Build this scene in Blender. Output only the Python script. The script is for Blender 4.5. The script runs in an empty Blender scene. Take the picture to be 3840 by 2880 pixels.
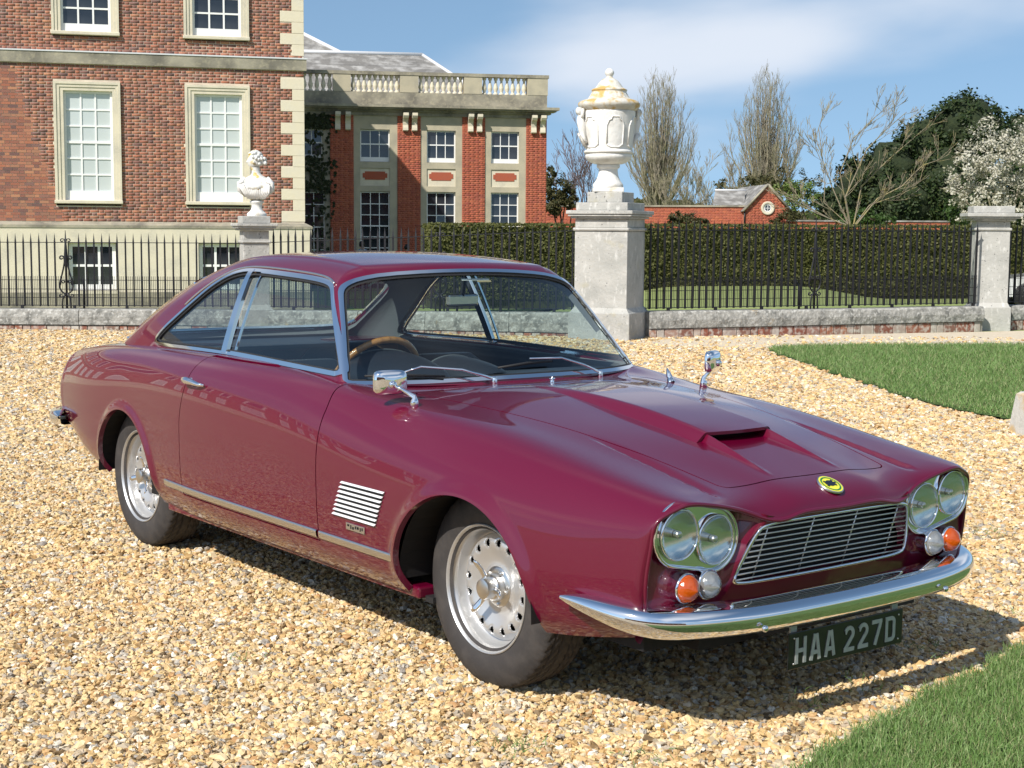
import bpy, bmesh, math, random
import numpy as np
from mathutils import Matrix, Vector, Euler

random.seed(7)
RNG = np.random.default_rng(11)
SC = bpy.context.scene
COL = SC.collection
R = math.radians

# ------------------------------------------------------------------ camera, sky, sun, exposure
CAM_Z = 1.45483
PITCH, ROLL, FPX = R(5.90505), R(0.4), 5635.2          # focal length in pixels of a 3840 px wide frame
_f = np.array([0, math.cos(PITCH), -math.sin(PITCH)])
_u = np.array([0, math.sin(PITCH), math.cos(PITCH)])
_r = np.array([1., 0, 0])


def cam_axes(roll):
    return np.array([math.cos(roll) * _r + math.sin(roll) * _u, -math.sin(roll) * _r + math.cos(roll) * _u, _f])


CAX = cam_axes(ROLL)
cam = bpy.data.cameras.new('camera')
cam_o = bpy.data.objects.new('camera', cam)
COL.objects.link(cam_o)
cam.sensor_width = 36
cam.lens = FPX / 3840 * 36
cam.clip_start, cam.clip_end = 0.05, 3000
m = Matrix.Identity(4)
for i in range(3):
    m[i][0], m[i][1], m[i][2] = CAX[0][i], CAX[1][i], -CAX[2][i]
m[2][3] = CAM_Z
cam_o.matrix_world = m
SC.camera = cam_o

SUN_EL = R(42.5)
SUN_AZ = math.atan2(-0.868, -0.654)                    # horizontal direction towards the sun (behind the camera, to the left)
to_sun = Vector((math.cos(SUN_EL) * math.cos(SUN_AZ), math.cos(SUN_EL) * math.sin(SUN_AZ), math.sin(SUN_EL)))
sun = bpy.data.lights.new('sun', 'SUN')
sun.energy, sun.angle, sun.color = 4.6, R(0.53), (1.0, 0.945, 0.86)
sun_o = bpy.data.objects.new('sun', sun)
COL.objects.link(sun_o)
sun_o.rotation_euler = to_sun.to_track_quat('Z', 'Y').to_euler()

W = bpy.data.worlds.new('World')
SC.world = W
W.use_nodes = True
nt = W.node_tree
nt.nodes.clear()
wo = nt.nodes.new('ShaderNodeOutputWorld')
bg = nt.nodes.new('ShaderNodeBackground')
sky = nt.nodes.new('ShaderNodeTexSky')
sky.sky_type = 'NISHITA'
sky.sun_disc = False
sky.sun_elevation = SUN_EL
sky.sun_rotation = math.pi / 2 - SUN_AZ
sky.air_density, sky.dust_density, sky.ozone_density = 1.0, 0.3, 1.5
bg.inputs['Strength'].default_value = 0.10
# broken fair-weather cloud, laid out on a flat cloud deck so that it continues all round the sky
tc = nt.nodes.new('ShaderNodeTexCoord')
sep = nt.nodes.new('ShaderNodeSeparateXYZ')
nt.links.new(tc.outputs['Generated'], sep.inputs[0])
# clear upper-sky blue carried down to the tree tops: the sky is read a little above the true direction
lift = nt.nodes.new('ShaderNodeMath'); lift.operation = 'MULTIPLY_ADD'; lift.inputs[1].default_value = 0.80; lift.inputs[2].default_value = 0.20
nt.links.new(sep.outputs['Z'], lift.inputs[0])
lv = nt.nodes.new('ShaderNodeCombineXYZ'); nt.links.new(sep.outputs['X'], lv.inputs[0]); nt.links.new(sep.outputs['Y'], lv.inputs[1]); nt.links.new(lift.outputs[0], lv.inputs[2])
nv = nt.nodes.new('ShaderNodeVectorMath'); nv.operation = 'NORMALIZE'; nt.links.new(lv.outputs[0], nv.inputs[0]); nt.links.new(nv.outputs[0], sky.inputs['Vector'])
zz = nt.nodes.new('ShaderNodeMath'); zz.operation = 'MAXIMUM'; zz.inputs[1].default_value = 0.0
nt.links.new(sep.outputs['Z'], zz.inputs[0])
za = nt.nodes.new('ShaderNodeMath'); za.operation = 'ADD'; za.inputs[1].default_value = 0.16
nt.links.new(zz.outputs[0], za.inputs[0])
dv = nt.nodes.new('ShaderNodeVectorMath'); dv.operation = 'DIVIDE'
cmb = nt.nodes.new('ShaderNodeCombineXYZ')
for k in range(3):
    nt.links.new(za.outputs[0], cmb.inputs[k])
nt.links.new(tc.outputs['Generated'], dv.inputs[0]); nt.links.new(cmb.outputs[0], dv.inputs[1])
mp = nt.nodes.new('ShaderNodeMapping'); mp.inputs['Location'].default_value = (1.15, 0.40, 0)
mp.inputs['Scale'].default_value = (1.0, 0.8, 0.0)
nt.links.new(dv.outputs[0], mp.inputs[0])
n1 = nt.nodes.new('ShaderNodeTexNoise'); n1.inputs['Scale'].default_value = 0.95; n1.inputs['Detail'].default_value = 5.5
n1.inputs['Roughness'].default_value = 0.40; n1.inputs['Distortion'].default_value = 0.25
nt.links.new(mp.outputs[0], n1.inputs['Vector'])
rp = nt.nodes.new('ShaderNodeValToRGB')
rp.color_ramp.elements[0].position, rp.color_ramp.elements[1].position = 0.47, 0.70
rp.color_ramp.interpolation = 'EASE'
nt.links.new(n1.outputs['Fac'], rp.inputs[0])
mixc = nt.nodes.new('ShaderNodeMix'); mixc.data_type = 'RGBA'
mixc.inputs['B'].default_value = (6.6, 7.0, 7.7, 1)
fm = nt.nodes.new('ShaderNodeMath'); fm.operation = 'MULTIPLY'; fm.inputs[1].default_value = 0.85
hz = nt.nodes.new('ShaderNodeMapRange'); hz.interpolation_type = 'SMOOTHSTEP'; hz.inputs[1].default_value = 0.02; hz.inputs[2].default_value = 0.11
nt.links.new(sep.outputs['Z'], hz.inputs[0])
hm = nt.nodes.new('ShaderNodeMath'); hm.operation = 'MULTIPLY'; nt.links.new(rp.outputs[0], hm.inputs[0]); nt.links.new(hz.outputs[0], hm.inputs[1])
nt.links.new(hm.outputs[0], fm.inputs[0]); nt.links.new(fm.outputs[0], mixc.inputs['Factor'])
tint = nt.nodes.new('ShaderNodeMix'); tint.data_type = 'RGBA'; tint.blend_type = 'MULTIPLY'; tint.inputs['Factor'].default_value = 1.0
tint.inputs['B'].default_value = (1.12, 1.18, 1.13, 1)
nt.links.new(sky.outputs[0], tint.inputs['A'])
nt.links.new(tint.outputs['Result'], mixc.inputs['A'])
nt.links.new(mixc.outputs['Result'], bg.inputs['Color'])
nt.links.new(bg.outputs[0], wo.inputs[0])

VS = SC.view_settings
VS.view_transform, VS.look, VS.gamma, VS.exposure = 'Standard', 'None', 1.0, 0.35
VS.use_curve_mapping = False
SC.cycles.max_bounces = 8
SC.cycles.transparent_max_bounces = 24


def ray_dir(px, py):
    return (px - 1920) / FPX * CAX[0] - (py - 1440) / FPX * CAX[1] + CAX[2]


def at(px, py, Y):
    """the point of the place seen at photo pixel (px, py), Y metres in front of the camera"""
    d = ray_dir(px, py)
    p = d * (Y / d[1])
    return np.array([p[0], p[1], p[2] + CAM_Z])


def gz(x, y):
    """gentle cross-fall of the drive, levelling out towards the railings"""
    x = np.asarray(x, float); y = np.asarray(y, float)
    t = np.clip((y - 11) / 9, 0, 1)
    return -0.0085 * np.clip(x, -6, 6) * (1 - t * t * (3 - 2 * t))


# ------------------------------------------------------------------ materials
MATS = {}


def nodes(name):
    mt = bpy.data.materials.new(name); mt.use_nodes = True
    t = mt.node_tree
    b = t.nodes['Principled BSDF']
    MATS[name] = mt
    return mt, t, b


def pmat(name, col, rough=0.6, metal=0.0, coat=0.0, coat_rough=0.03, spec=0.5, var=(), bump=(), trans=0.0, ior=1.45, alpha=1.0, rnd=0.0):
    """var: (noise scale, detail, low, high, colour, amount) layers; bump: (scale, detail, strength, distance)"""
    mt, t, b = nodes(name)
    b.inputs['Base Color'].default_value = (*col, 1)
    b.inputs['Roughness'].default_value = rough
    b.inputs['Metallic'].default_value = metal
    b.inputs['Coat Weight'].default_value = coat
    b.inputs['Coat Roughness'].default_value = coat_rough
    b.inputs['Specular IOR Level'].default_value = spec
    b.inputs['Transmission Weight'].default_value = trans
    b.inputs['IOR'].default_value = ior
    co = t.nodes.new('ShaderNodeTexCoord').outputs['Object']
    prev = None
    if rnd:
        oi = t.nodes.new('ShaderNodeObjectInfo')
        hs = t.nodes.new('ShaderNodeHueSaturation'); hs.inputs['Color'].default_value = (*col, 1)
        mr = t.nodes.new('ShaderNodeMapRange'); mr.inputs[3].default_value = 1 - rnd; mr.inputs[4].default_value = 1 + rnd
        t.links.new(oi.outputs['Random'], mr.inputs[0]); t.links.new(mr.outputs[0], hs.inputs['Value'])
        prev = hs.outputs[0]
    for sc, det, lo, hi, c2, amt in var:
        n = t.nodes.new('ShaderNodeTexNoise'); n.inputs['Detail'].default_value = det
        if isinstance(sc, tuple):
            mp_ = t.nodes.new('ShaderNodeMapping'); mp_.inputs['Scale'].default_value = sc
            t.links.new(co, mp_.inputs[0]); t.links.new(mp_.outputs[0], n.inputs['Vector']); n.inputs['Scale'].default_value = 1
        else:
            t.links.new(co, n.inputs['Vector']); n.inputs['Scale'].default_value = sc
        r_ = t.nodes.new('ShaderNodeMapRange'); r_.inputs[1].default_value = lo; r_.inputs[2].default_value = hi
        r_.inputs[4].default_value = amt
        t.links.new(n.outputs['Fac'], r_.inputs[0])
        mx = t.nodes.new('ShaderNodeMix'); mx.data_type = 'RGBA'
        mx.inputs['B'].default_value = (*c2, 1)
        if prev is None: mx.inputs['A'].default_value = (*col, 1)
        else: t.links.new(prev, mx.inputs['A'])
        t.links.new(r_.outputs[0], mx.inputs['Factor'])
        prev = mx.outputs['Result']
    if prev is not None: t.links.new(prev, b.inputs['Base Color'])
    nrm = None
    for sc, det, st, dist in bump:
        n = t.nodes.new('ShaderNodeTexNoise'); n.inputs['Scale'].default_value = sc; n.inputs['Detail'].default_value = det
        t.links.new(co, n.inputs['Vector'])
        bp = t.nodes.new('ShaderNodeBump'); bp.inputs['Strength'].default_value = st; bp.inputs['Distance'].default_value = dist
        t.links.new(n.outputs['Fac'], bp.inputs['Height'])
        if nrm is not None: t.links.new(nrm, bp.inputs['Normal'])
        nrm = bp.outputs[0]
    if nrm is not None: t.links.new(nrm, b.inputs['Normal'])
    return mt


# ------------------------------------------------------------------ object helpers
def tag(o, label=None, cat=None, group=None, kind=None):
    if label: o['label'] = label
    if cat: o['category'] = cat
    if group: o['group'] = group
    if kind: o['kind'] = kind
    return o


def empty(name, loc=(0, 0, 0), rz=0.0, label=None, cat=None, group=None):
    o = bpy.data.objects.new(name, None); COL.objects.link(o)
    o.empty_display_size = 0.1
    o.location = loc; o.rotation_euler = (0, 0, rz)
    return tag(o, label, cat, group)


def link(name, me, mat, parent=None, loc=None, rot=None):
    o = bpy.data.objects.new(name, me); COL.objects.link(o)
    if mat is not None and len(me.materials) == 0:
        me.materials.append(MATS[mat] if isinstance(mat, str) else mat)
    if parent is not None: o.parent = parent
    if loc is not None: o.location = loc
    if rot is not None: o.rotation_euler = rot
    return o


def copy_tree(o, parent=None):
    c = o.copy(); COL.objects.link(c)
    if parent is not None: c.parent = parent
    for ch in o.children:
        copy_tree(ch, c)
    return c


def np_mesh(name, V, F, smooth=False, N=None):
    """V (n,3); F (m,3) or (m,4) int array, or list of lists"""
    me = bpy.data.meshes.new(name)
    V = np.asarray(V, np.float32)
    if isinstance(F, np.ndarray):
        k = F.shape[1]
        me.vertices.add(len(V)); me.vertices.foreach_set('co', V.ravel())
        me.loops.add(F.size); me.loops.foreach_set('vertex_index', F.astype(np.int32).ravel())
        me.polygons.add(len(F)); me.polygons.foreach_set('loop_start', np.arange(0, F.size, k, dtype=np.int32))
        me.update(calc_edges=True)
    else:
        me.from_pydata(V.tolist(), [], F)
    if smooth:
        me.polygons.foreach_set('use_smooth', np.ones(len(me.polygons), bool))
    if N is not None:
        me.polygons.foreach_set('use_smooth', np.ones(len(me.polygons), bool))
        me.normals_split_custom_set_from_vertices(np.asarray(N, np.float64).tolist())
    me.update()
    return me


class B:
    """collects simple solids, then links them as ONE mesh object"""
    def __init__(s): s.V = []; s.F = []; s.sm = []

    def add(s, V, F, smooth=False):
        o = len(s.V)
        s.V.extend([tuple(map(float, v)) for v in V])
        s.F.extend([[i + o for i in f] for f in F]); s.sm.extend([smooth] * len(F))
        return s

    def box(s, c, d, rz=0.0, M=None, bev=0.0):
        x, y, z = [k / 2 for k in d]
        if bev > 0:
            bm = bmesh.new(); bmesh.ops.create_cube(bm, size=1)
            for v in bm.verts: v.co = (v.co.x * d[0], v.co.y * d[1], v.co.z * d[2])
            bmesh.ops.bevel(bm, geom=bm.edges[:], offset=bev, segments=2, affect='EDGES', profile=0.5)
            V = [v.co.copy() for v in bm.verts]; bm.verts.index_update()
            F = [[v.index for v in f.verts] for f in bm.faces]; bm.free()
        else:
            V = [(-x, -y, -z), (x, -y, -z), (x, y, -z), (-x, y, -z), (-x, -y, z), (x, -y, z), (x, y, z), (-x, y, z)]
            F = [[3, 2, 1, 0], [4, 5, 6, 7], [0, 1, 5, 4], [1, 2, 6, 5], [2, 3, 7, 6], [3, 0, 4, 7]]
        mm = Matrix.Translation(c) @ Matrix.Rotation(rz, 4, 'Z')
        if M is not None: mm = M @ mm
        return s.add([mm @ Vector(v) for v in V], F)

    def bx(s, x0, x1, y0, y1, z0, z1, bev=0.0):
        return s.box(((x0 + x1) / 2, (y0 + y1) / 2, (z0 + z1) / 2), (abs(x1 - x0), abs(y1 - y0), abs(z1 - z0)), bev=bev)

    def tube(s, P, rad, n=8, cap=True, smooth=True, flat=None):
        P = [Vector(p) for p in P]
        rad = list(rad) if hasattr(rad, '__len__') else [rad] * len(P)
        V = []; prev = None
        for i, p in enumerate(P):
            t = (P[min(i + 1, len(P) - 1)] - P[max(i - 1, 0)])
            t = t.normalized() if t.length > 1e-9 else Vector((0, 0, 1))
            if prev is None:
                a = Vector((0, 0, 1)) if abs(t.z) < 0.9 else Vector((1, 0, 0))
                u = t.cross(a).normalized()
            else:
                u = (prev - t * prev.dot(t)).normalized()
            prev = u; w = t.cross(u)
            for k in range(n):
                a = 2 * math.pi * k / n
                V.append(p + (u * math.cos(a) + w * math.sin(a) * (flat or 1.0)) * rad[i])
        F = []
        for i in range(len(P) - 1):
            for k in range(n):
                a, b = i * n + k, i * n + (k + 1) % n
                F.append([a, b, b + n, a + n])
        if cap:
            F.append(list(range(n))[::-1]); F.append([(len(P) - 1) * n + k for k in range(n)])
        return s.add(V, F, smooth)

    def lathe(s, prof, n=24, M=None, cap0=False, cap1=False, smooth=True):
        """prof: (radius, height) about local z"""
        V = []; F = []
        for r_, h in prof:
            for k in range(n):
                a = 2 * math.pi * k / n
                V.append(Vector((r_ * math.cos(a), r_ * math.sin(a), h)))
        for i in range(len(prof) - 1):
            for k in range(n):
                a, b = i * n + k, i * n + (k + 1) % n
                F.append([a, b, b + n, a + n])
        if cap0: F.append(list(range(n))[::-1])
        if cap1: F.append([(len(prof) - 1) * n + k for k in range(n)])
        if M is not None: V = [M @ v for v in V]
        return s.add(V, F, smooth)

    def prism(s, poly, h0, h1, M=None):
        """poly in local xy, extruded along z"""
        n = len(poly)
        V = [Vector((p[0], p[1], h0)) for p in poly] + [Vector((p[0], p[1], h1)) for p in poly]
        F = [list(range(n))[::-1], [n + i for i in range(n)]] + [[i, (i + 1) % n, n + (i + 1) % n, n + i] for i in range(n)]
        if M is not None: V = [M @ v for v in V]
        return s.add(V, F)

    def mesh(s, name='m'):
        me = bpy.data.meshes.new(name)
        me.from_pydata(s.V, [], s.F)
        me.polygons.foreach_set('use_smooth', np.array(s.sm, bool))
        me.update()
        return me

    def link(s, name, mat, parent=None, auto=None, **k):
        o = link(name, s.mesh(name), mat, parent, **k)
        if auto:
            sharp(o.data, auto)
        return o


def sharp(me, ang=35):
    bm = bmesh.new(); bm.from_mesh(me)
    for e in bm.edges:
        if len(e.link_faces) == 2 and e.calc_face_angle(0) > R(ang): e.smooth = False
    bm.to_mesh(me); bm.free()


def spline(xs, ys, xq):
    """natural cubic spline through (xs, ys[..., :]) evaluated at xq"""
    xs = np.asarray(xs, float); ys = np.asarray(ys, float); xq = np.asarray(xq, float)
    n = len(xs); h = np.diff(xs); sh = ys.shape[1:]
    Y = ys.reshape(n, -1)
    A = np.zeros((n, n)); rhs = np.zeros_like(Y); A[0, 0] = A[-1, -1] = 1
    for i in range(1, n - 1):
        A[i, i - 1], A[i, i], A[i, i + 1] = h[i - 1], 2 * (h[i - 1] + h[i]), h[i]
        rhs[i] = 6 * ((Y[i + 1] - Y[i]) / h[i] - (Y[i] - Y[i - 1]) / h[i - 1])
    M = np.linalg.solve(A, rhs)
    i = np.clip(np.searchsorted(xs, xq) - 1, 0, n - 2)
    dx = (xq - xs[i])[:, None]; hh = h[i][:, None]
    out = (M[i] * (hh - dx) ** 3 + M[i + 1] * dx ** 3) / (6 * hh) + (Y[i] / hh - M[i] * hh / 6) * (hh - dx) + (Y[i + 1] / hh - M[i + 1] * hh / 6) * dx
    return out.reshape((len(xq),) + sh)


def pchip(xs, ys, xq):
    return np.interp(xq, xs, ys)


def smooth01(t):
    t = np.clip(t, 0, 1); return t * t * (3 - 2 * t)


def chaikin(Q, n=2, closed=True):
    Q = np.asarray(Q, float)
    for _ in range(n):
        Nx = np.roll(Q, -1, 0)
        A = .75 * Q + .25 * Nx; Bq = .25 * Q + .75 * Nx
        if not closed: A, Bq = A[:-1], Bq[:-1]
        Z_ = np.empty((2 * len(A), Q.shape[1])); Z_[0::2] = A; Z_[1::2] = Bq
        if not closed: Z_ = np.vstack([Q[:1], Z_, Q[-1:]])
        Q = Z_
    return Q


# ------------------------------------------------------------------ ground, drive, path, lawns
def sheet(name, poly_or_grid, zf, mat, kind='structure', res=None):
    xs, ys = poly_or_grid
    X, Y = np.meshgrid(xs, ys, indexing='ij')
    V = np.stack([X, Y, zf(X, Y)], -1).reshape(-1, 3)
    i = np.arange(X.size).reshape(X.shape)
    F = np.stack([i[:-1, :-1].ravel(), i[1:, :-1].ravel(), i[1:, 1:].ravel(), i[:-1, 1:].ravel()], 1)
    o = link(name, np_mesh(name, V, F, smooth=True), mat)
    return tag(o, kind=kind)


def poly_sheet(name, poly, zf, mat, step=0.25):
    """a flat-triangulated polygon draped on the ground at zf"""
    bm = bmesh.new()
    vs = [bm.verts.new((p[0], p[1], 0)) for p in poly]
    f = bm.faces.new(vs)
    if f.normal.z < 0: f.normal_flip()
    bmesh.ops.triangulate(bm, faces=bm.faces[:])
    for _ in range(3):
        bmesh.ops.subdivide_edges(bm, edges=[e for e in bm.edges if e.calc_length() > step * 2], cuts=1)
        bmesh.ops.triangulate(bm, faces=bm.faces[:])
    bmesh.ops.recalc_face_normals(bm, faces=bm.faces[:])
    if sum(f.normal.z for f in bm.faces) < 0: bmesh.ops.reverse_faces(bm, faces=bm.faces[:])
    co = np.array([v.co[:] for v in bm.verts]); z = zf(co[:, 0], co[:, 1])
    for v, zz_ in zip(bm.verts, z): v.co.z = zz_
    me = bpy.data.meshes.new(name); bm.to_mesh(me); bm.free()
    o = link(name, me, mat)
    return tag(o, kind='structure')


def gfar(x, y):
    t = smooth01((y - 22.5) / 7) * (1 - smooth01((x - 0) / 4.5)) + smooth01((x - 7.5) / 3) * smooth01((y - 23) / 6) * .5
    return gz(x, y) - .012 - .74 * t


def mat_gravel():
    mt, t, b = nodes('gravel')
    co = t.nodes.new('ShaderNodeTexCoord').outputs['Object']
    v = t.nodes.new('ShaderNodeTexVoronoi'); v.inputs['Scale'].default_value = 52; t.links.new(co, v.inputs['Vector'])
    r_ = t.nodes.new('ShaderNodeValToRGB'); cr = r_.color_ramp
    sepc = t.nodes.new('ShaderNodeSeparateColor'); t.links.new(v.outputs['Color'], sepc.inputs[0]); t.links.new(sepc.outputs[0], r_.inputs[0])
    cols = [(0, (.30, .20, .11)), (.2, (.42, .29, .15)), (.4, (.52, .38, .20)), (.6, (.58, .46, .28)), (.8, (.60, .52, .38)), (1, (.34, .30, .26))]
    cr.elements[0].position = 0; cr.elements[0].color = (*cols[0][1], 1); cr.elements[1].position = 1; cr.elements[1].color = (*cols[-1][1], 1)
    for p_, c in cols[1:-1]:
        e = cr.elements.new(p_); e.color = (*c, 1)
    n = t.nodes.new('ShaderNodeTexNoise'); n.inputs['Scale'].default_value = .9; n.inputs['Detail'].default_value = 5; t.links.new(co, n.inputs['Vector'])
    mx = t.nodes.new('ShaderNodeMix'); mx.data_type = 'RGBA'; mx.blend_type = 'MULTIPLY'; mx.inputs['Factor'].default_value = .35
    t.links.new(r_.outputs[0], mx.inputs['A']); t.links.new(n.outputs['Fac'], mx.inputs['B'])
    t.links.new(mx.outputs['Result'], b.inputs['Base Color'])
    b.inputs['Roughness'].default_value = .85
    bp = t.nodes.new('ShaderNodeBump'); bp.inputs['Distance'].default_value = .018; bp.inputs['Strength'].default_value = 1; bp.invert = True
    t.links.new(v.outputs['Distance'], bp.inputs['Height']); t.links.new(bp.outputs[0], b.inputs['Normal'])


mat_gravel()
pmat('path_grit', (.60, .51, .38), rough=.95, var=[(6, 5, .4, .7, (.50, .42, .31), .6), (120, 3, .45, .7, (.66, .58, .46), .6)], bump=[(160, 4, .5, .01)])
pmat('turf', (.075, .150, .028), rough=.9, var=[(1.2, 5, .35, .7, (.12, .18, .045), .8), (60, 4, .4, .7, (.05, .10, .016), .7)], bump=[(90, 4, .8, .03)])
pmat('far_turf', (.24, .29, .095), rough=.95, var=[(.5, 5, .35, .7, (.29, .32, .12), .8), (14, 4, .4, .7, (.18, .23, .06), .6)], bump=[(50, 4, .6, .03)])
yy_ = np.concatenate([np.linspace(-1500, -60, 6), np.linspace(-50, 0, 8), np.linspace(2, 70, 90), np.linspace(80, 1800, 12)])
xx_ = np.concatenate([np.linspace(-1500, -60, 6), np.linspace(-50, -14, 8), np.linspace(-13, 24, 60), np.linspace(30, 1500, 8)])
sheet('ground', (xx_, yy_), lambda x, y: gfar(x, y) - .02, 'far_turf')
dr_x, dr_y = np.linspace(-30, 22, 140), np.concatenate([np.linspace(-45, 2.5, 12), np.linspace(3, 21.2, 120)])
sheet('gravel_drive', (dr_x, dr_y), lambda x, y: gz(x, y) - .008, 'gravel')
LAWN1 = [(.20, 3.20), (.55, 3.66), (.83, 4.0), (1.09, 4.31), (1.34, 4.64), (1.60, 4.91), (1.81, 5.17), (2.4, 5.75), (3.4, 6.5), (6, 7.4), (9, 7.5), (9, 1.5), (-.6, 1.5)]
LAWN2 = [(3.12, 18.1), (3.21, 18.43), (3.55, 18.67), (4.66, 18.98), (6.53, 19.14), (9.0, 20.0), (14, 20.3), (14, 12), (6, 11.0), (4.01, 11.70), (3.85, 12.0), (3.72, 12.38), (3.56, 13.0), (3.48, 13.7), (3.42, 14.6), (3.30, 15.36), (3.26, 16.2), (3.16, 17.0)]
RN = random.Random(5)


def rough_edge(poly, amp, n=4):
    out = []
    for i, p in enumerate(poly):
        q = poly[(i + 1) % len(poly)]
        for k in range(n):
            t = k / n
            out.append((p[0] + (q[0] - p[0]) * t + RN.uniform(-amp, amp), p[1] + (q[1] - p[1]) * t + RN.uniform(-amp, amp)))
    return out


L1, L2 = rough_edge(LAWN1, .018, 6), rough_edge(LAWN2, .05, 8)
poly_sheet('lawn', L1, lambda x, y: gz(x, y) + .012, 'turf', .4)
poly_sheet('lawn', L2, lambda x, y: gz(x, y) + .014, 'turf', .8)
PATH = [(1.55, 19.3), (2.2, 18.75), (3.0, 18.6), (3.55, 18.66), (4.66, 18.96), (6.53, 19.12), (9.0, 19.98), (14, 20.3), (15, 25.0), (8.0, 22.45), (6.9, 22.0), (3.7, 20.85), (2.05, 20.05)]
poly_sheet('path', PATH, lambda x, y: gz(x, y) - .001, 'path_grit', .6)


# ------------------------------------------------------------------ scattering with geometry nodes (stuff only)
def gn_scatter(name, pts, rot, scl, idx, protos, mat, kindlabel=None):
    me = bpy.data.meshes.new(name)
    me.vertices.add(len(pts)); me.vertices.foreach_set('co', np.asarray(pts, np.float32).ravel())
    for an, ty, arr in (('rot', 'FLOAT_VECTOR', rot), ('scl', 'FLOAT_VECTOR', scl), ('idx', 'INT', idx)):
        a = me.attributes.new(an, ty, 'POINT')
        a.data.foreach_set('vector' if ty == 'FLOAT_VECTOR' else 'value', np.asarray(arr, np.float32 if ty != 'INT' else np.int32).ravel())
    o = bpy.data.objects.new(name, me); COL.objects.link(o); me.materials.append(MATS[mat])
    ng = bpy.data.node_groups.new(name + '_nodes', 'GeometryNodeTree')
    ng.interface.new_socket('Geometry', in_out='INPUT', socket_type='NodeSocketGeometry')
    ng.interface.new_socket('Geometry', in_out='OUTPUT', socket_type='NodeSocketGeometry')
    N = ng.nodes; Lk = ng.links.new
    gi, go = N.new('NodeGroupInput'), N.new('NodeGroupOutput')
    iop = N.new('GeometryNodeInstanceOnPoints')
    iop.inputs['Pick Instance'].default_value = True
    jn = N.new('GeometryNodeJoinGeometry')
    for g in protos(ng)[::-1]:
        g2i = N.new('GeometryNodeGeometryToInstance'); Lk(g, g2i.inputs[0]); Lk(g2i.outputs[0], jn.inputs[0])
    def attr(nm, ty):
        a = N.new('GeometryNodeInputNamedAttribute'); a.data_type = ty; a.inputs['Name'].default_value = nm
        return a.outputs['Attribute']
    e2r = N.new('FunctionNodeEulerToRotation'); Lk(attr('rot', 'FLOAT_VECTOR'), e2r.inputs[0])
    Lk(gi.outputs[0], iop.inputs['Points']); Lk(jn.outputs[0], iop.inputs['Instance'])
    Lk(attr('idx', 'INT'), iop.inputs['Instance Index']); Lk(e2r.outputs[0], iop.inputs['Rotation']); Lk(attr('scl', 'FLOAT_VECTOR'), iop.inputs['Scale'])
    sm = N.new('GeometryNodeSetMaterial'); sm.inputs['Material'].default_value = MATS[mat]
    Lk(iop.outputs[0], sm.inputs[0]); Lk(sm.outputs[0], go.inputs[0])
    md = o.modifiers.new('scatter', 'NODES'); md.node_group = ng
    return tag(o, kind='stuff')


def stone_protos(ng):
    out = []
    for k in range(6):
        ico = ng.nodes.new('GeometryNodeMeshIcoSphere'); ico.inputs['Radius'].default_value = .5; ico.inputs['Subdivisions'].default_value = 2
        sp = ng.nodes.new('GeometryNodeSetPosition')
        nz = ng.nodes.new('ShaderNodeTexNoise'); nz.noise_dimensions = '4D'; nz.inputs['W'].default_value = k * 7.3; nz.inputs['Scale'].default_value = 1.7; nz.inputs['Detail'].default_value = 1
        vm = ng.nodes.new('ShaderNodeVectorMath'); vm.operation = 'SUBTRACT'; vm.inputs[1].default_value = (.5, .5, .5)
        vs = ng.nodes.new('ShaderNodeVectorMath'); vs.operation = 'SCALE'; vs.inputs['Scale'].default_value = 1.5
        ng.links.new(nz.outputs['Color'], vm.inputs[0]); ng.links.new(vm.outputs[0], vs.inputs[0])
        ng.links.new(ico.outputs['Mesh'], sp.inputs['Geometry']); ng.links.new(vs.outputs[0], sp.inputs['Offset'])
        out.append(sp.outputs[0])
    return out


def blade_protos(ng):
    out = []
    for k in range(4):
        c = ng.nodes.new('GeometryNodeMeshCone'); c.fill_type = 'NONE'
        c.inputs['Vertices'].default_value = 3; c.inputs['Side Segments'].default_value = 3
        c.inputs['Radius Top'].default_value = .01; c.inputs['Radius Bottom'].default_value = .05; c.inputs['Depth'].default_value = 1.0
        sp = ng.nodes.new('GeometryNodeSetPosition')
        ps = ng.nodes.new('GeometryNodeInputPosition'); sx = ng.nodes.new('ShaderNodeSeparateXYZ'); ng.links.new(ps.outputs[0], sx.inputs[0])
        mu = ng.nodes.new('ShaderNodeMath'); mu.operation = 'MULTIPLY'; ng.links.new(sx.outputs[2], mu.inputs[0]); ng.links.new(sx.outputs[2], mu.inputs[1])
        m2 = ng.nodes.new('ShaderNodeMath'); m2.operation = 'MULTIPLY'; m2.inputs[1].default_value = .15 + .2 * k; ng.links.new(mu.outputs[0], m2.inputs[0])
        cx = ng.nodes.new('ShaderNodeCombineXYZ'); ng.links.new(m2.outputs[0], cx.inputs[0])
        ng.links.new(c.outputs['Mesh'], sp.inputs['Geometry']); ng.links.new(cx.outputs[0], sp.inputs['Offset'])
        out.append(sp.outputs[0])
    return out


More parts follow.
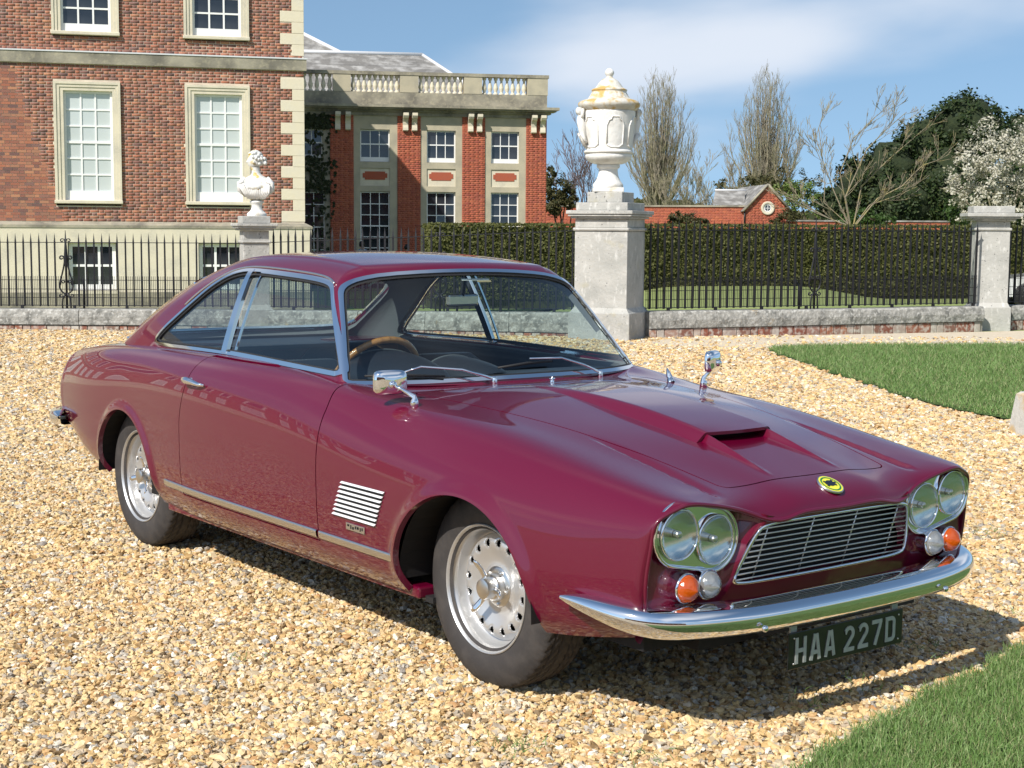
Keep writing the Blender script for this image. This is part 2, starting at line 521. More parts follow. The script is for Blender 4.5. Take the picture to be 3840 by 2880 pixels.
def ramp_mat(name, cols, rough=.7, attr=None, spec=.35, bump=None, trans=0.0, noise=None):
    """colour picked per instance (object random) or per attribute"""
    mt, t, b = nodes(name)
    if attr:
        a = t.nodes.new('ShaderNodeAttribute'); a.attribute_name = attr; src = a.outputs['Fac']
    else:
        src = t.nodes.new('ShaderNodeObjectInfo').outputs['Random']
    r_ = t.nodes.new('ShaderNodeValToRGB'); cr = r_.color_ramp
    cr.elements[0].position = 0; cr.elements[0].color = (*cols[0], 1); cr.elements[1].position = 1; cr.elements[1].color = (*cols[-1], 1)
    for i, c in enumerate(cols[1:-1]):
        e = cr.elements.new((i + 1) / (len(cols) - 1)); e.color = (*c, 1)
    t.links.new(src, r_.inputs[0])
    outc = r_.outputs[0]
    if noise:
        n = t.nodes.new('ShaderNodeTexNoise'); n.inputs['Scale'].default_value = noise[0]; n.inputs['Detail'].default_value = 4
        co = t.nodes.new('ShaderNodeTexCoord'); t.links.new(co.outputs['Object'], n.inputs['Vector'])
        mr = t.nodes.new('ShaderNodeMapRange'); mr.inputs[1].default_value = noise[1]; mr.inputs[2].default_value = noise[2]; mr.inputs[4].default_value = noise[4]
        mx = t.nodes.new('ShaderNodeMix'); mx.data_type = 'RGBA'; mx.inputs['B'].default_value = (*noise[3], 1)
        t.links.new(n.outputs['Fac'], mr.inputs[0]); t.links.new(mr.outputs[0], mx.inputs['Factor']); t.links.new(outc, mx.inputs['A'])
        outc = mx.outputs['Result']
    t.links.new(outc, b.inputs['Base Color'])
    b.inputs['Roughness'].default_value = rough; b.inputs['Specular IOR Level'].default_value = spec
    if trans: b.inputs['Subsurface Weight'].default_value = 0
    return mt


ramp_mat('gravel_stone', [(.16, .11, .06), (.46, .29, .12), (.62, .43, .19), (.67, .51, .27), (.58, .40, .18), (.72, .61, .42), (.42, .22, .085), (.66, .50, .26), (.26, .23, .20), (.76, .71, .60), (.57, .39, .19), (.38, .33, .27), (.68, .52, .28), (.60, .42, .20)], rough=.62, spec=.4)
ramp_mat('grass_blade', [(.10, .19, .04), (.15, .26, .07), (.10, .19, .045), (.19, .28, .10), (.085, .16, .03), (.30, .30, .15), (.14, .24, .07)], rough=.55)


def in_poly(x, y, Q):
    ins = np.zeros(len(x), bool); Q = np.asarray(Q)
    for i in range(len(Q)):
        a, b = Q[i], Q[(i + 1) % len(Q)]
        c = (a[1] > y) != (b[1] > y)
        with np.errstate(divide='ignore', invalid='ignore'):
            xi = a[0] + (y - a[1]) / (b[1] - a[1]) * (b[0] - a[0])
        ins ^= c & (x < xi)
    return ins


def jitter_band(y0, y1, sp, k=.36, extra=.4):
    w = k * y1 + extra
    nx, ny = int(2 * w / sp), int((y1 - y0) / sp)
    gx, gy = np.meshgrid((np.arange(nx) + .5) * sp - w, y0 + (np.arange(ny) + .5) * sp, indexing='ij')
    x = gx.ravel() + RNG.uniform(-.6, .6, gx.size) * sp; y = gy.ravel() + RNG.uniform(-.6, .6, gx.size) * sp
    m_ = np.abs(x) < k * y + extra
    return x[m_], y[m_]


gp, gs = [], []
for y0, y1, sp, dia in ((3.25, 6.3, .0150, .0185), (6.3, 9.5, .0185, .0215), (9.5, 14, .0245, .028), (14, 20.9, .034, .037)):
    x, y = jitter_band(y0, y1, sp)
    ok = ~in_poly(x, y, L1) & ~in_poly(x, y, L2) & ~(in_poly(x, y, PATH) & (RNG.random(len(x)) > .12))
    # no stones are ever seen under the middle of the car body far side
    x, y = x[ok], y[ok]
    gp.append(np.stack([x, y], 1)); gs.append(dia * np.clip(RNG.lognormal(-.06, .30, len(x)), .45, 1.8))
gp = np.concatenate(gp); gs = np.concatenate(gs); n = len(gp)
zpt = gz(gp[:, 0], gp[:, 1]) - .006 + RNG.uniform(-.004, .006, n)
scl = np.stack([gs * RNG.uniform(.8, 1.35, n), gs * RNG.uniform(.7, 1.1, n), gs * RNG.uniform(.45, .8, n)], 1)
rot = np.stack([RNG.normal(0, .25, n), RNG.normal(0, .25, n), RNG.uniform(0, 6.28, n)], 1)
gn_scatter('gravel', np.column_stack([gp, zpt]), rot, scl, RNG.integers(0, 6, n), stone_protos, 'gravel_stone')


def lawn_blades(name, poly, y0, y1, sp, hgt, wid, xmax=None):
    x, y = jitter_band(y0, y1, sp, .36, .3)
    jx, jy = x + RNG.normal(0, .012, len(x)), y + RNG.normal(0, .012, len(x))
    ok = in_poly(jx, jy, poly)
    x, y = x[ok], y[ok]; n = len(x)
    h = hgt * RNG.uniform(.55, 1.35, n)
    sc_ = np.stack([np.full(n, wid), np.full(n, wid), h], 1)
    rt = np.stack([RNG.normal(0, .30, n), RNG.normal(0, .30, n), RNG.uniform(0, 6.28, n)], 1)
    gn_scatter(name, np.stack([x, y, gz(x, y) + .010 + h * .42], 1), rt, sc_, RNG.integers(0, 4, n), blade_protos, 'grass_blade')


lawn_blades('grass', L1, 3.3, 6.2, .0068, .027, .034)
lawn_blades('grass', L2, 11.5, 20.0, .022, .040, .075)
# a few weeds and grass tufts pushing through the gravel
tf = []
for cx, cy, r_, k in ((.02, 4.06, .05, 60), (-.44, 3.84, .04, 30), (.38, 4.02, .05, 25), (.95, 4.55, .06, 40), (1.15, 4.72, .05, 30), (1.45, 5.15, .06, 40), (-.1, 3.66, .03, 14), (1.95, 5.6, .08, 40), (1.9, 6.6, .06, 30), (-.9, 4.9, .03, 10), (2.3, 7.2, .08, 40)):
    for _ in range(k): tf.append((cx + RN.gauss(0, r_), cy + RN.gauss(0, r_)))
tf = np.array(tf); n = len(tf); h = RNG.uniform(.012, .03, n)
gn_scatter('weeds', np.stack([tf[:, 0], tf[:, 1], gz(tf[:, 0], tf[:, 1]) + .006 + h * .4], 1), np.stack([RNG.normal(0, .6, n), RNG.normal(0, .6, n), RNG.uniform(0, 6.28, n)], 1),
           np.stack([np.full(n, .035), np.full(n, .035), h], 1), RNG.integers(0, 4, n), blade_protos, 'grass_blade')
# ------------------------------------------------------------------ masonry helpers
pmat('quoin', (.66, .59, .45), rough=.85, var=[(2.5, 5, .5, .75, (.60, .56, .48), .6), (12, 4, .5, .7, (.70, .64, .52), .4)], bump=[(30, 4, .3, .01)])
BRK = [(.36, .135, .085), (.24, .10, .075), (.42, .18, .11), (.30, .125, .09), (.15, .085, .08), (.45, .21, .12), (.33, .12, .075), (.21, .115, .10), (.39, .145, .085), (.27, .13, .10)]
ramp_mat('brick', BRK, rough=.85, attr='bcol', noise=(30, .4, .7, (.14, .07, .05), .35))
ramp_mat('brick_single', BRK, rough=.85)
WBR = [(.38, .095, .05), (.32, .075, .042), (.42, .12, .06), (.34, .085, .052), (.27, .065, .045), (.40, .11, .06)]
ramp_mat('red_brick', WBR, rough=.85, attr='bcol', noise=(6, .42, .7, (.32, .10, .07), .4))
pmat('mortar', (.66, .58, .47), rough=.95, var=[(3, 5, .4, .7, (.40, .33, .26), .7)])
pmat('red_mortar', (.42, .17, .10), rough=.95)
pmat('ashlar', (.63, .57, .44), rough=.85, var=[(2.2, 6, .46, .72, (.44, .41, .34), .7), (25, 4, .45, .7, (.70, .64, .52), .4)], bump=[(30, 4, .3, .01)])
pmat('grey_stone', (.34, .31, .24), rough=.9, var=[(1.3, 6, .40, .66, (.13, .12, .10), .85), (9, 5, .5, .75, (.45, .40, .28), .6)], bump=[(25, 5, .5, .01)])
pmat('window_stone', (.46, .41, .30), rough=.9, var=[(2.0, 6, .42, .70, (.30, .28, .22), .7)], bump=[(25, 5, .4, .01)])
pmat('white_stone', (.74, .73, .70), rough=.8, var=[(5, 6, .52, .72, (.46, .44, .40), .7), (2.3, 5, .62, .72, (.52, .36, .10), .55)], bump=[(22, 5, .5, .01), (90, 3, .4, .004)])
pmat('pier_stone', (.44, .43, .40), rough=.88, var=[(3.2, 6, .42, .70, (.30, .30, .28), .7), ((16, 16, 7), 5, .56, .70, (.60, .59, .56), .7), (2.6, 5, .62, .74, (.40, .34, .16), .5), (30, 3, .66, .70, (.08, .08, .08), .7)], bump=[(24, 6, .7, .012)])
pmat('wall_stone', (.36, .35, .32), rough=.92, var=[(9, 8, .40, .66, (.12, .12, .11), .8), (24, 6, .52, .68, (.58, .57, .53), .7), (5, 4, .64, .72, (.42, .27, .08), .5)], bump=[(14, 6, .9, .03)])
pmat('white_paint', (.80, .80, .79), rough=.45, var=[(6, 4, .5, .75, (.72, .71, .69), .4)])
pmat('blind_pane', (.50, .55, .55), rough=.08, spec=.8, var=[(.9, 2, .4, .65, (.60, .64, .63), .6)])
pmat('dark_pane', (.012, .015, .022), rough=.04, spec=.9, var=[(1.1, 3, .4, .65, (.05, .055, .065), .7)])
pmat('slate', (.20, .19, .175), rough=.75, var=[(2.5, 6, .45, .62, (.44, .43, .41), .75), ((.6, .6, 9), 4, .4, .65, (.12, .115, .11), .6)], bump=[(14, 4, .6, .03)])
pmat('lead', (.62, .63, .65), rough=.6)
pmat('iron', (.012, .012, .016), rough=.45, spec=.5, bump=[(80, 3, .2, .002)])
pmat('ivy_dark', (.022, .030, .010), rough=.8)


def bricks(s0, s1, h0, h1, holes, course=.0747, j=.010):
    """flemish bond; returns centres and widths of the bricks (clipped at holes and ends)"""
    out = []
    rows_ = int(round((h1 - h0) / course)); course = (h1 - h0) / rows_
    for r_ in range(rows_):
        hc = h0 + (r_ + .5) * course
        cuts = sorted([(a, b) for a, b, c, d in holes if c < hc < d])
        segs = []; x = s0
        for a, b in cuts:
            if a > x: segs.append((x, a))
            x = max(x, b)
        if x < s1: segs.append((x, s1))
        for a, b in segs:
            x = a - (.0 if r_ % 2 else .0565) - RN.uniform(0, .02); k = r_ % 2
            while x < b:
                w = .222 if k % 2 == 0 else .107
                xa, xb = max(x, a), min(x + w, b)
                if xb - xa > .03: out.append(((xa + xb) / 2, hc, xb - xa - j * .0))
                x += w + j; k += 1
    return out, course


def brick_mesh(name, L, hh, mat, parent, depth=.008, base=0.0):
    """one mesh of many bricks standing proud of the mortar, facing local -y"""
    L = np.array(L); n = len(L)
    hw = L[:, 2] / 2; hh = hh / 2
    d = depth * RNG.uniform(.5, 1.2, n)
    V = np.zeros((n, 8, 3))
    for k, (sx, sz) in enumerate(((-1, -1), (1, -1), (1, 1), (-1, 1))):
        for f, dd in ((0, np.zeros(n)), (4, d)):
            V[:, k + f, 0] = L[:, 0] + sx * (hw - (.0015 if f else 0)); V[:, k + f, 1] = base - dd; V[:, k + f, 2] = L[:, 1] + sz * (hh - (.0015 if f else 0))
    i = np.arange(n)[:, None] * 8
    F = np.concatenate([i + np.array([[4, 5, 6, 7]]), i + np.array([[0, 1, 5, 4]]), i + np.array([[1, 2, 6, 5]]), i + np.array([[2, 3, 7, 6]]), i + np.array([[3, 0, 4, 7]])])
    me = np_mesh(name, V.reshape(-1, 3), F)
    a = me.attributes.new('bcol', 'FLOAT', 'POINT'); a.data.foreach_set('value', np.repeat(RNG.random(n), 8).astype(np.float32))
    o = link(name, me, mat, parent)
    return tag(o, kind='stuff')


def wall_holes(b, s0, s1, h0, h1, holes, y0, y1):
    """solid wall between local y0 (front) and y1 with rectangular openings"""
    ss = sorted({s0, s1, *[v for q in holes for v in q[:2] if s0 < v < s1]})
    hs = sorted({h0, h1, *[v for q in holes for v in q[2:] if h0 < v < h1]})
    for a, c in zip(ss[:-1], ss[1:]):
        run = None
        for e, f in zip(hs[:-1], hs[1:]):
            m_ = ((a + c) / 2, (e + f) / 2)
            hole = any(q[0] < m_[0] < q[1] and q[2] < m_[1] < q[3] for q in holes)
            if not hole:
                if run and run[1] == e: run[1] = f
                else:
                    if run: b.bx(a, c, y0, y1, run[0], run[1])
                    run = [e, f]
            else:
                if run: b.bx(a, c, y0, y1, run[0], run[1])
                run = None
        if run: b.bx(a, c, y0, y1, run[0], run[1])
    return b


PANES = {}


def sash(parent, s0, s1, h0, h1, cols, rows, yf, pane_mat, bar=.028, frame=.055, meet=True, name='window', bottom=None):
    """white sash window filling (s0,s1,h0,h1); panes are separate pieces"""
    b = B(); bt = bottom or frame * 1.6
    b.bx(s0, s0 + frame, yf, yf + .06, h0, h1); b.bx(s1 - frame, s1, yf, yf + .06, h0, h1)
    b.bx(s0 + frame, s1 - frame, yf, yf + .06, h1 - frame, h1); b.bx(s0 + frame, s1 - frame, yf - .004, yf + .06, h0, h0 + bt)
    g0, g1, k0, k1 = s0 + frame, s1 - frame, h0 + bt, h1 - frame
    for c in range(1, cols):
        x = g0 + (g1 - g0) * c / cols; b.bx(x - bar / 2, x + bar / 2, yf + .012, yf + .05, k0, k1)
    for r_ in range(1, rows):
        z = k0 + (k1 - k0) * r_ / rows; w = bar * (1.5 if (meet and r_ * 2 == rows) else 1)
        b.bx(g0, g1, yf + (.004 if w > bar else .014), yf + .048, z - w / 2, z + w / 2)
    o = b.link(name, 'white_paint', parent)
    pw, ph_ = (g1 - g0) / cols, (k1 - k0) / rows
    key = (round(pw, 3), round(ph_, 3), pane_mat)
    if key not in PANES:
        me = np_mesh('pane', [(-pw / 2, 0, -ph_ / 2), (pw / 2, 0, -ph_ / 2), (pw / 2, 0, ph_ / 2), (-pw / 2, 0, ph_ / 2), (-pw / 2, .006, -ph_ / 2), (pw / 2, .006, -ph_ / 2), (pw / 2, .006, ph_ / 2), (-pw / 2, .006, ph_ / 2)],
                     [[0, 1, 2, 3], [7, 6, 5, 4], [0, 4, 5, 1], [1, 5, 6, 2], [2, 6, 7, 3], [3, 7, 4, 0]])
        me.materials.append(MATS[pane_mat]); PANES[key] = me
    for c in range(cols):
        for r_ in range(rows):
            link('pane', PANES[key], None, o, loc=(g0 + (c + .5) * pw, yf + .034, k0 + (r_ + .5) * ph_), rot=(RN.gauss(0, .006), 0, RN.gauss(0, .006)))
    return o


def architrave(parent, a0, a1, h0, h1, g0, g1, k0, k1, mat='ashlar', sill=True, name='architrave'):
    """moulded stone surround from the outer (a,h) to the inner (g,k) rectangle"""
    b = B()
    steps = [(0.0, .075), (.28, .055), (.62, .035)]
    for i, (f, pr) in enumerate(steps):
        f2 = steps[i + 1][0] if i + 1 < len(steps) else 1.0
        oa0, oa1, oh1 = a0 + (g0 - a0) * f, a1 + (g1 - a1) * f, h1 + (k1 - h1) * f
        ia0, ia1, ih1 = a0 + (g0 - a0) * f2, a1 + (g1 - a1) * f2, h1 + (k1 - h1) * f2
        b.bx(oa0, ia0, -pr, .14, h0, oh1); b.bx(ia1, oa1, -pr, .14, h0, oh1); b.bx(ia0, ia1, -pr, .14, ih1, oh1)
    o = b.link(name, mat, parent)
    if sill:
        B().bx(a0 - .02, a1 + .02, -.11, .14, h0 - .09, h0 - .002, bev=.015).link('sill', mat, o)
    return o


# ------------------------------------------------------------------ main house (local x along the front, -y towards the drive)
house = empty('brick_house', (-5.504, 39.9, 0), R(13.722), 'tall brown-red brick mansion with pale stone quoins and plinth at the left', 'house')
WIN = [(-6.29, -4.65), (-3.05, -1.40)]
HOL = []
for a, c in WIN:
    HOL += [(a + .02, c - .02, 1.96, 5.05), (a + .02, c - .02, 6.20, 9.0)]
LEFTW = (-9.53, -7.89)
HOL += [(LEFTW[0], LEFTW[1], 1.96, 5.05)]
b = B(); wall_holes(b, -14, 0, 1.45, 9.3, HOL, 0, .35)
b.bx(-14, -.4, .36, 13.2, -.9, 9.3); b.bx(-.4, -.002, .352, 13.2, -.9, 9.3)
wall = b.link('wall', 'mortar', house)
# the parapet and hipped roof above the frame
B().bx(-14.2, .25, -.30, 13.4, 9.3, 9.62).link('cornice', 'ashlar', house)
b = B(); b.add([(-14, 0, 9.62), (0, 0, 9.62), (0, 13.2, 9.62), (-14, 13.2, 9.62), (-9, 6, 12.2), (-5, 6, 12.2)], [[0, 1, 5, 4], [1, 2, 5], [2, 3, 4, 5], [3, 0, 4]]); b.link('roof', 'slate', house)
holes2 = [(a, c, d - .02, e + .02) for a, c, d, e in [(a, c, 1.92, 5.08) for a, c in WIN] + [(a, c, 6.22, 9.3) for a, c in WIN]]
qz = [1.59 + .2868 * k for k in range(27)]
qholes = []
for k in range(26):
    if qz[k + 1] < 5.52 or qz[k] > 5.80:
        qholes.append((-(.605 if k % 2 == 0 else .305), .1, qz[k], qz[k + 1]))
L, ch = bricks(-8.0, .0, 1.56, 5.50, holes2 + qholes)
L2_, ch2 = bricks(-8.0, .0, 5.83, 8.0, holes2 + qholes)
near = sorted(range(len(L)), key=lambda i: L[i][0] * 1.0 + L[i][1] * .3)
near = [i for i in near if L[i][0] > -7.7][:300]
sel = set(near)
pb = {}
for i in near:
    s_, h_, w = L[i]
    key = round(w, 2)
    if key not in pb:
        bb = B().box((0, -.004, 0), (key - .001, .008, ch - .010)); pb[key] = bb.mesh('brick'); pb[key].materials.append(MATS['brick_single'])
    link('brick', pb[key], None, wall, loc=(s_, -.001 - RN.uniform(0, .003), h_))
brick_mesh('brickwork', [L[i] for i in range(len(L)) if i not in sel], ch - .010, 'brick', wall)
brick_mesh('brickwork', L2_, ch2 - .010, 'brick', wall)
# pale repointed patches round the right-hand window
pmat('fresh_mortar', (.66, .55, .44), rough=.95)
B().bx(-3.25, -1.25, -.0025, .0, 5.10, 5.50).link('repointing', 'fresh_mortar', wall)
B().bx(-3.1, -1.25, -.0025, .0, 5.84, 6.18).link('repointing', 'fresh_mortar', wall)
B().bx(-3.3, -1.7, -.0025, .0, 1.57, 1.90).link('repointing', 'fresh_mortar', wall)
# quoin stones
for k in range(26):
    if qz[k + 1] < 5.52 or qz[k] > 5.80:
        w = .600 if k % 2 == 0 else .300
        B().bx(-w, .012, -.014 - RN.uniform(0, .006), .10, qz[k] + .003, qz[k + 1] - .003, bev=.006).link('quoin_stone', 'quoin' if 'quoin' in MATS else 'ashlar', wall)
band = B().bx(-14, .07, -.075, .02, 5.515, 5.80).link('band_course', 'grey_stone', house)
B().bx(-14, .085, -.095, .02, 5.80, 5.835).link('band_weathering', 'lead', band)
# stone plinth with basement windows
BW = [(-6.02, -4.82), (-2.76, -1.56)]
b = B(); wall_holes(b, -14, .17, -.9, 1.40, [(a, c, -.20, 1.02) for a, c in BW], -.13, .34)
plinth = b.link('plinth', 'ashlar', house)
b = B(); b.add([(-14, -.15, 1.40), (.19, -.15, 1.40), (.19, -.15, 1.47), (-14, -.15, 1.47), (-14, .02, 1.56), (.02, .02, 1.56), (.19, .02, 1.40), (.19, .3, 1.40), (.02, .3, 1.56)], [[0, 1, 2, 3], [3, 2, 5, 4], [1, 7, 8, 5, 2]]); b.link('plinth_cap', 'grey_stone', plinth)
B().bx(-14, .20, -.16, .0, -.92, -.24).link('plinth_base', 'grey_stone', plinth)
for a, c in BW:
    sash(plinth, a + .02, c - .02, -.19, 1.01, 3, 2, .02, 'dark_pane', bar=.06, frame=.09, meet=False)
    B().bx(a - .03, c + .03, -.17, .05, -.28, -.20).link('sill', 'ashlar', plinth)
for i, (a, c) in enumerate(WIN):
    architrave(house, a, c, 2.10, 5.07, a + .24, c - .20, 2.10, 4.85)
    sash(house, a + .24, c - .20, 2.10, 4.85, 3, 6, .06, 'blind_pane', bar=.042, frame=.062, bottom=.24)
    architrave(house, a, c, 6.32, 9.2, a + .22, c - .20, 6.32, 8.9)
    sash(house, a + .22, c - .20, 6.32, 8.9, 3, 6, .06, 'dark_pane', bar=.045, frame=.062, bottom=.20)

# the front runs on to the left, out of the frame; it is mirrored in the side of the car
pmat('plain_brick', (.30, .11, .07), rough=.9, var=[(2, 5, .4, .7, (.22, .085, .06), .7), (40, 3, .4, .7, (.42, .22, .15), .5)])
ext = B().bx(-88, -14.01, 0, 13.2, 1.45, 9.3).link('west_wall', 'plain_brick', house)
B().bx(-88, -14.01, -.13, 13.2, -.9, 1.47).link('west_plinth', 'ashlar', ext)
B().bx(-88, -14.01, -.075, .02, 5.515, 5.80).link('west_band', 'grey_stone', ext)
B().bx(-88.2, -14.21, -.30, 13.4, 9.3, 9.62).link('west_cornice', 'ashlar', ext)
b = B(); b.add([(-88, 0, 9.62), (-14.01, 0, 9.62), (-18, 6, 12.2), (-84, 6, 12.2)], [[0, 1, 2, 3]]); b.link('west_roof', 'slate', ext)
for k in range(22):
    a = -16.0 - k * 3.24
    for h0_, h1_ in ((2.10, 4.95), (6.32, 8.9)):
        w_ = B().bx(a, a + 1.5, -.06, .02, h0_, h1_).link('window', 'white_paint', house)
        B().bx(a + .25, a + 1.25, -.066, -.061, h0_ + .2, h1_ - .15).link('pane', 'blind_pane' if h0_ < 3 else 'dark_pane', w_)

# ------------------------------------------------------------------ lower wing set back behind the house
wing = empty('brick_wing', (1.223, 56.5, 0), R(9.662), 'low wing of bright red brick piers and stone window bays under a balustrade', 'house')
b = B(); b.bx(-10.5, 0, .30, 9, -.6, 5.9); b.bx(-10.5, -.01, .02, .31, 5.55, 6.3)
b.link('wall', 'red_mortar', wing)
PIER = [(-8.0, -7.15), (-5.55, -4.70), (-3.16, -2.31), (-.77, 0.0)]
for a, c in PIER:
    p_ = B().bx(a, c, 0, .31, -.6, 5.56).link('brick_pier', 'red_mortar', wing)
    Lb, cb = bricks(a, c, -.3, 5.56, [], .0752)
    brick_mesh('brickwork', Lb, cb - .011, 'red_brick', p_, .005)
BAY = [(-7.15, -5.55, -6.91, -5.83), (-4.70, -3.16, -4.47, -3.40), (-2.31, -.77, -2.08, -1.03)]
for a, c, w0, w1 in BAY:
    b = B(); wall_holes(b, a + .001, c - .001, -.6, 5.56, [(w0, w1, 3.85, 5.02), (w0, w1, 2.98, 3.62), (w0, w1, .2, 2.78)], .03, .28)
    bay = b.link('stone_bay', 'window_stone', wing)
    sash(wing, w0, w1, 3.86, 5.01, 3, 2, .14, 'dark_pane', bar=.03, frame=.045, bottom=.16)
    sash(wing, w0, w1, .24, 2.77, 3, 6, .14, 'dark_pane', bar=.03, frame=.045, meet=True)
    # recessed panel with an eared brick field
    B().bx(w0, w1, .07, .12, 2.98, 3.62).link('panel', 'ashlar', bay)
    b = B(); b.bx(w0 + .17, w1 - .17, .055, .0695, 3.20, 3.50); b.bx(w0 + .09, w0 + .1695, .055, .0695, 3.27, 3.44); b.bx(w1 - .1695, w1 - .09, .055, .0695, 3.27, 3.44)
    b.link('brick_panel', 'red_brick', bay)
# shaded return at the left, grown over with ivy
b = B(); wall_holes(b, -10.5, -8.001, -.6, 5.56, [(-9.4, -8.27, 3.95, 5.0), (-9.35, -8.2, .1, 2.75)], .05, .29); ret = b.link('stone_return', 'grey_stone', wing)
sash(wing, -9.4, -8.27, 3.96, 4.99, 3, 2, .14, 'dark_pane', bar=.03, frame=.045, bottom=.12)
sash(wing, -9.35, -8.2, .15, 2.74, 3, 6, .14, 'dark_pane', bar=.03, frame=.045)
# entablature
b = B()
b.bx(-10.5, .02, -.03, .30, 5.52, 5.66); b.bx(-10.5, .14, -.14, .30, 5.66, 5.74); b.bx(-10.5, .30, -.32, .30, 5.74, 5.80); b.bx(-10.5, .40, -.42, .30, 5.80, 5.90)
b.link('cornice', 'grey_stone', wing)
for a in (-7.82, -7.45, -5.36, -5.03, -2.96, -2.63, -.60, -.26):
    b = B()
    prof = [(0, 5.62), (-.34, 5.62), (-.35, 5.52), (-.30, 5.44), (-.20, 5.40), (-.13, 5.30), (-.11, 5.18), (-.14, 5.08), (-.15, 5.00), (-.10, 4.965), (0, 4.97)]
    Mx = Matrix(((0, 0, 1, a), (1, 0, 0, 0), (0, 1, 0, 0), (0, 0, 0, 1)))
    b.prism(prof, 0, .19, Mx); b.link('bracket', 'ashlar', wing)
# balustrade
bal = B().bx(-10.5, 0.0, -.04, .28, 5.905, 6.36).link('balustrade', 'grey_stone', wing)
B().bx(-10.5, .06, -.07, .31, 6.98, 7.10).link('coping', 'grey_stone', bal)
DIE = [(-7.89, -7.25), (-5.46, -4.79), (-3.11, -2.44), (-.74, .02)]
for a, c in DIE:
    B().bx(a, c, -.05, .29, 6.365, 6.975).link('die', 'window_stone', bal)
bpf = [(.085, 0), (.085, .05), (.055, .06), (.05, .10), (.088, .20), (.082, .26), (.045, .42), (.042, .50), (.07, .53), (.075, .61)]
bme = B().lathe(bpf, 10).mesh('baluster'); bme.materials.append(MATS['ashlar'])
for x0, x1, n in ((-10.4, -7.89, 11), (-7.25, -5.46, 9), (-4.79, -3.11, 8), (-2.44, -.74, 8)):
    for k in range(n):
        link('baluster', bme, None, bal, loc=(x0 + (x1 - x0) * (k + .5) / n, .12, 6.365))
# slate roofs
b = B(); b.add([(-12, .9, 6.0), (-1.6, .9, 6.0), (-4.05, 5.4, 8.32), (-12, 5.4, 8.32), (-1.6, 12, 6.0), (-4.05, 9, 8.32)], [[0, 1, 2, 3], [1, 4, 5, 2]])
rf = b.link('roof', 'slate', wing)
B().tube([(-12, 5.4, 8.34), (-4.05, 5.4, 8.34)], .09, 6).link('ridge', 'lead', rf); B().tube([(-4.05, 5.4, 8.34), (-1.6, .9, 6.02)], .07, 6).link('hip', 'lead', rf)
b = B(); b.add([(-14, 6.5, 7.2), (-4.6, 6.5, 7.2), (-9.8, 10.5, 10.2), (-14, 10.5, 10.2)], [[0, 1, 2, 3]]); rf2 = b.link('rear_roof', 'slate', wing)
B().tube([(-9.8, 10.5, 10.23), (-4.6, 6.5, 7.22)], .09, 6).link('hip', 'lead', rf2)
# ivy straggling over the return
V = []; F = []
for k in range(900):
    c = Vector((RN.uniform(-9.6, -7.75), RN.uniform(-.08, .02), RN.choice([RN.uniform(5.0, 5.55), RN.uniform(2.7, 3.95), RN.uniform(.5, 5.4)])))
    if c.x > -8.0 and RN.random() < .6: continue
    u = Vector((RN.gauss(0, 1), RN.gauss(0, .4), RN.gauss(0, 1))).normalized() * .055; w = u.cross(Vector((RN.gauss(0, .4), 1, RN.gauss(0, .4)))).normalized() * .045
    o = len(V); V += [c - u - w, c + u - w, c + u + w, c - u + w]; F.append([o, o + 1, o + 2, o + 3])
tag(B().add(V, F).link('ivy', 'ivy_dark', wing), kind='stuff')

# ------------------------------------------------------------------ unseen brick range added behind the camera for its reflection in the paintwork
refl_range = empty('reflection_range', (-8, -38, 0), R(180), 'unseen two-storey red brick range with white windows, added behind the camera for reflections in the car', 'house')
b = B(); b.bx(-34, 30, 0, 8, -.2, 6.2)
pmat('refl_brick', (.30, .085, .045), rough=.9, var=[(1.2, 5, .4, .7, (.20, .06, .04), .7), (30, 3, .4, .7, (.40, .16, .09), .5)])
b.link('wall', 'refl_brick', refl_range)
b = B(); b.add([(-34.5, -.5, 6.15), (30.5, -.5, 6.15), (26, 4, 9.0), (-30, 4, 9.0), (30.5, 8.5, 6.15), (-34.5, 8.5, 6.15)], [[0, 1, 2, 3], [1, 4, 2], [4, 5, 3, 2], [5, 0, 3]]); b.link('roof', 'slate', refl_range)
for k in range(15):
    for z0 in (.9, 3.7):
        a = -32 + k * 4.2
        b = B(); b.bx(a, a + 1.1, -.05, .02, z0, z0 + 1.7); w_ = b.link('window', 'white_paint', refl_range)
        b = B(); b.bx(a + .12, a + .98, -.06, -.051, z0 + .12, z0 + 1.58); b.link('glazing', 'dark_pane', w_)
pmat('white_stone_lichen', (.62, .60, .54), rough=.85, var=[(7, 6, .47, .60, (.50, .30, .05), .9), (3, 5, .5, .7, (.40, .38, .33), .6)], bump=[(22, 5, .6, .01)])
pmat('bust_stone', (.66, .66, .63), rough=.8, var=[(9, 5, .56, .64, (.55, .38, .05), .85), (5, 5, .52, .7, (.42, .41, .38), .6)], bump=[(30, 5, .6, .01)])
pmat('post_stone', (.48, .46, .42), rough=.9, var=[(6, 5, .50, .62, (.50, .30, .07), .8), (12, 4, .5, .7, (.34, .33, .30), .6)], bump=[(30, 5, .6, .01)])
pmat('mortar_old', (.36, .33, .29), rough=.95, var=[(5, 5, .42, .66, (.22, .20, .17), .8)])
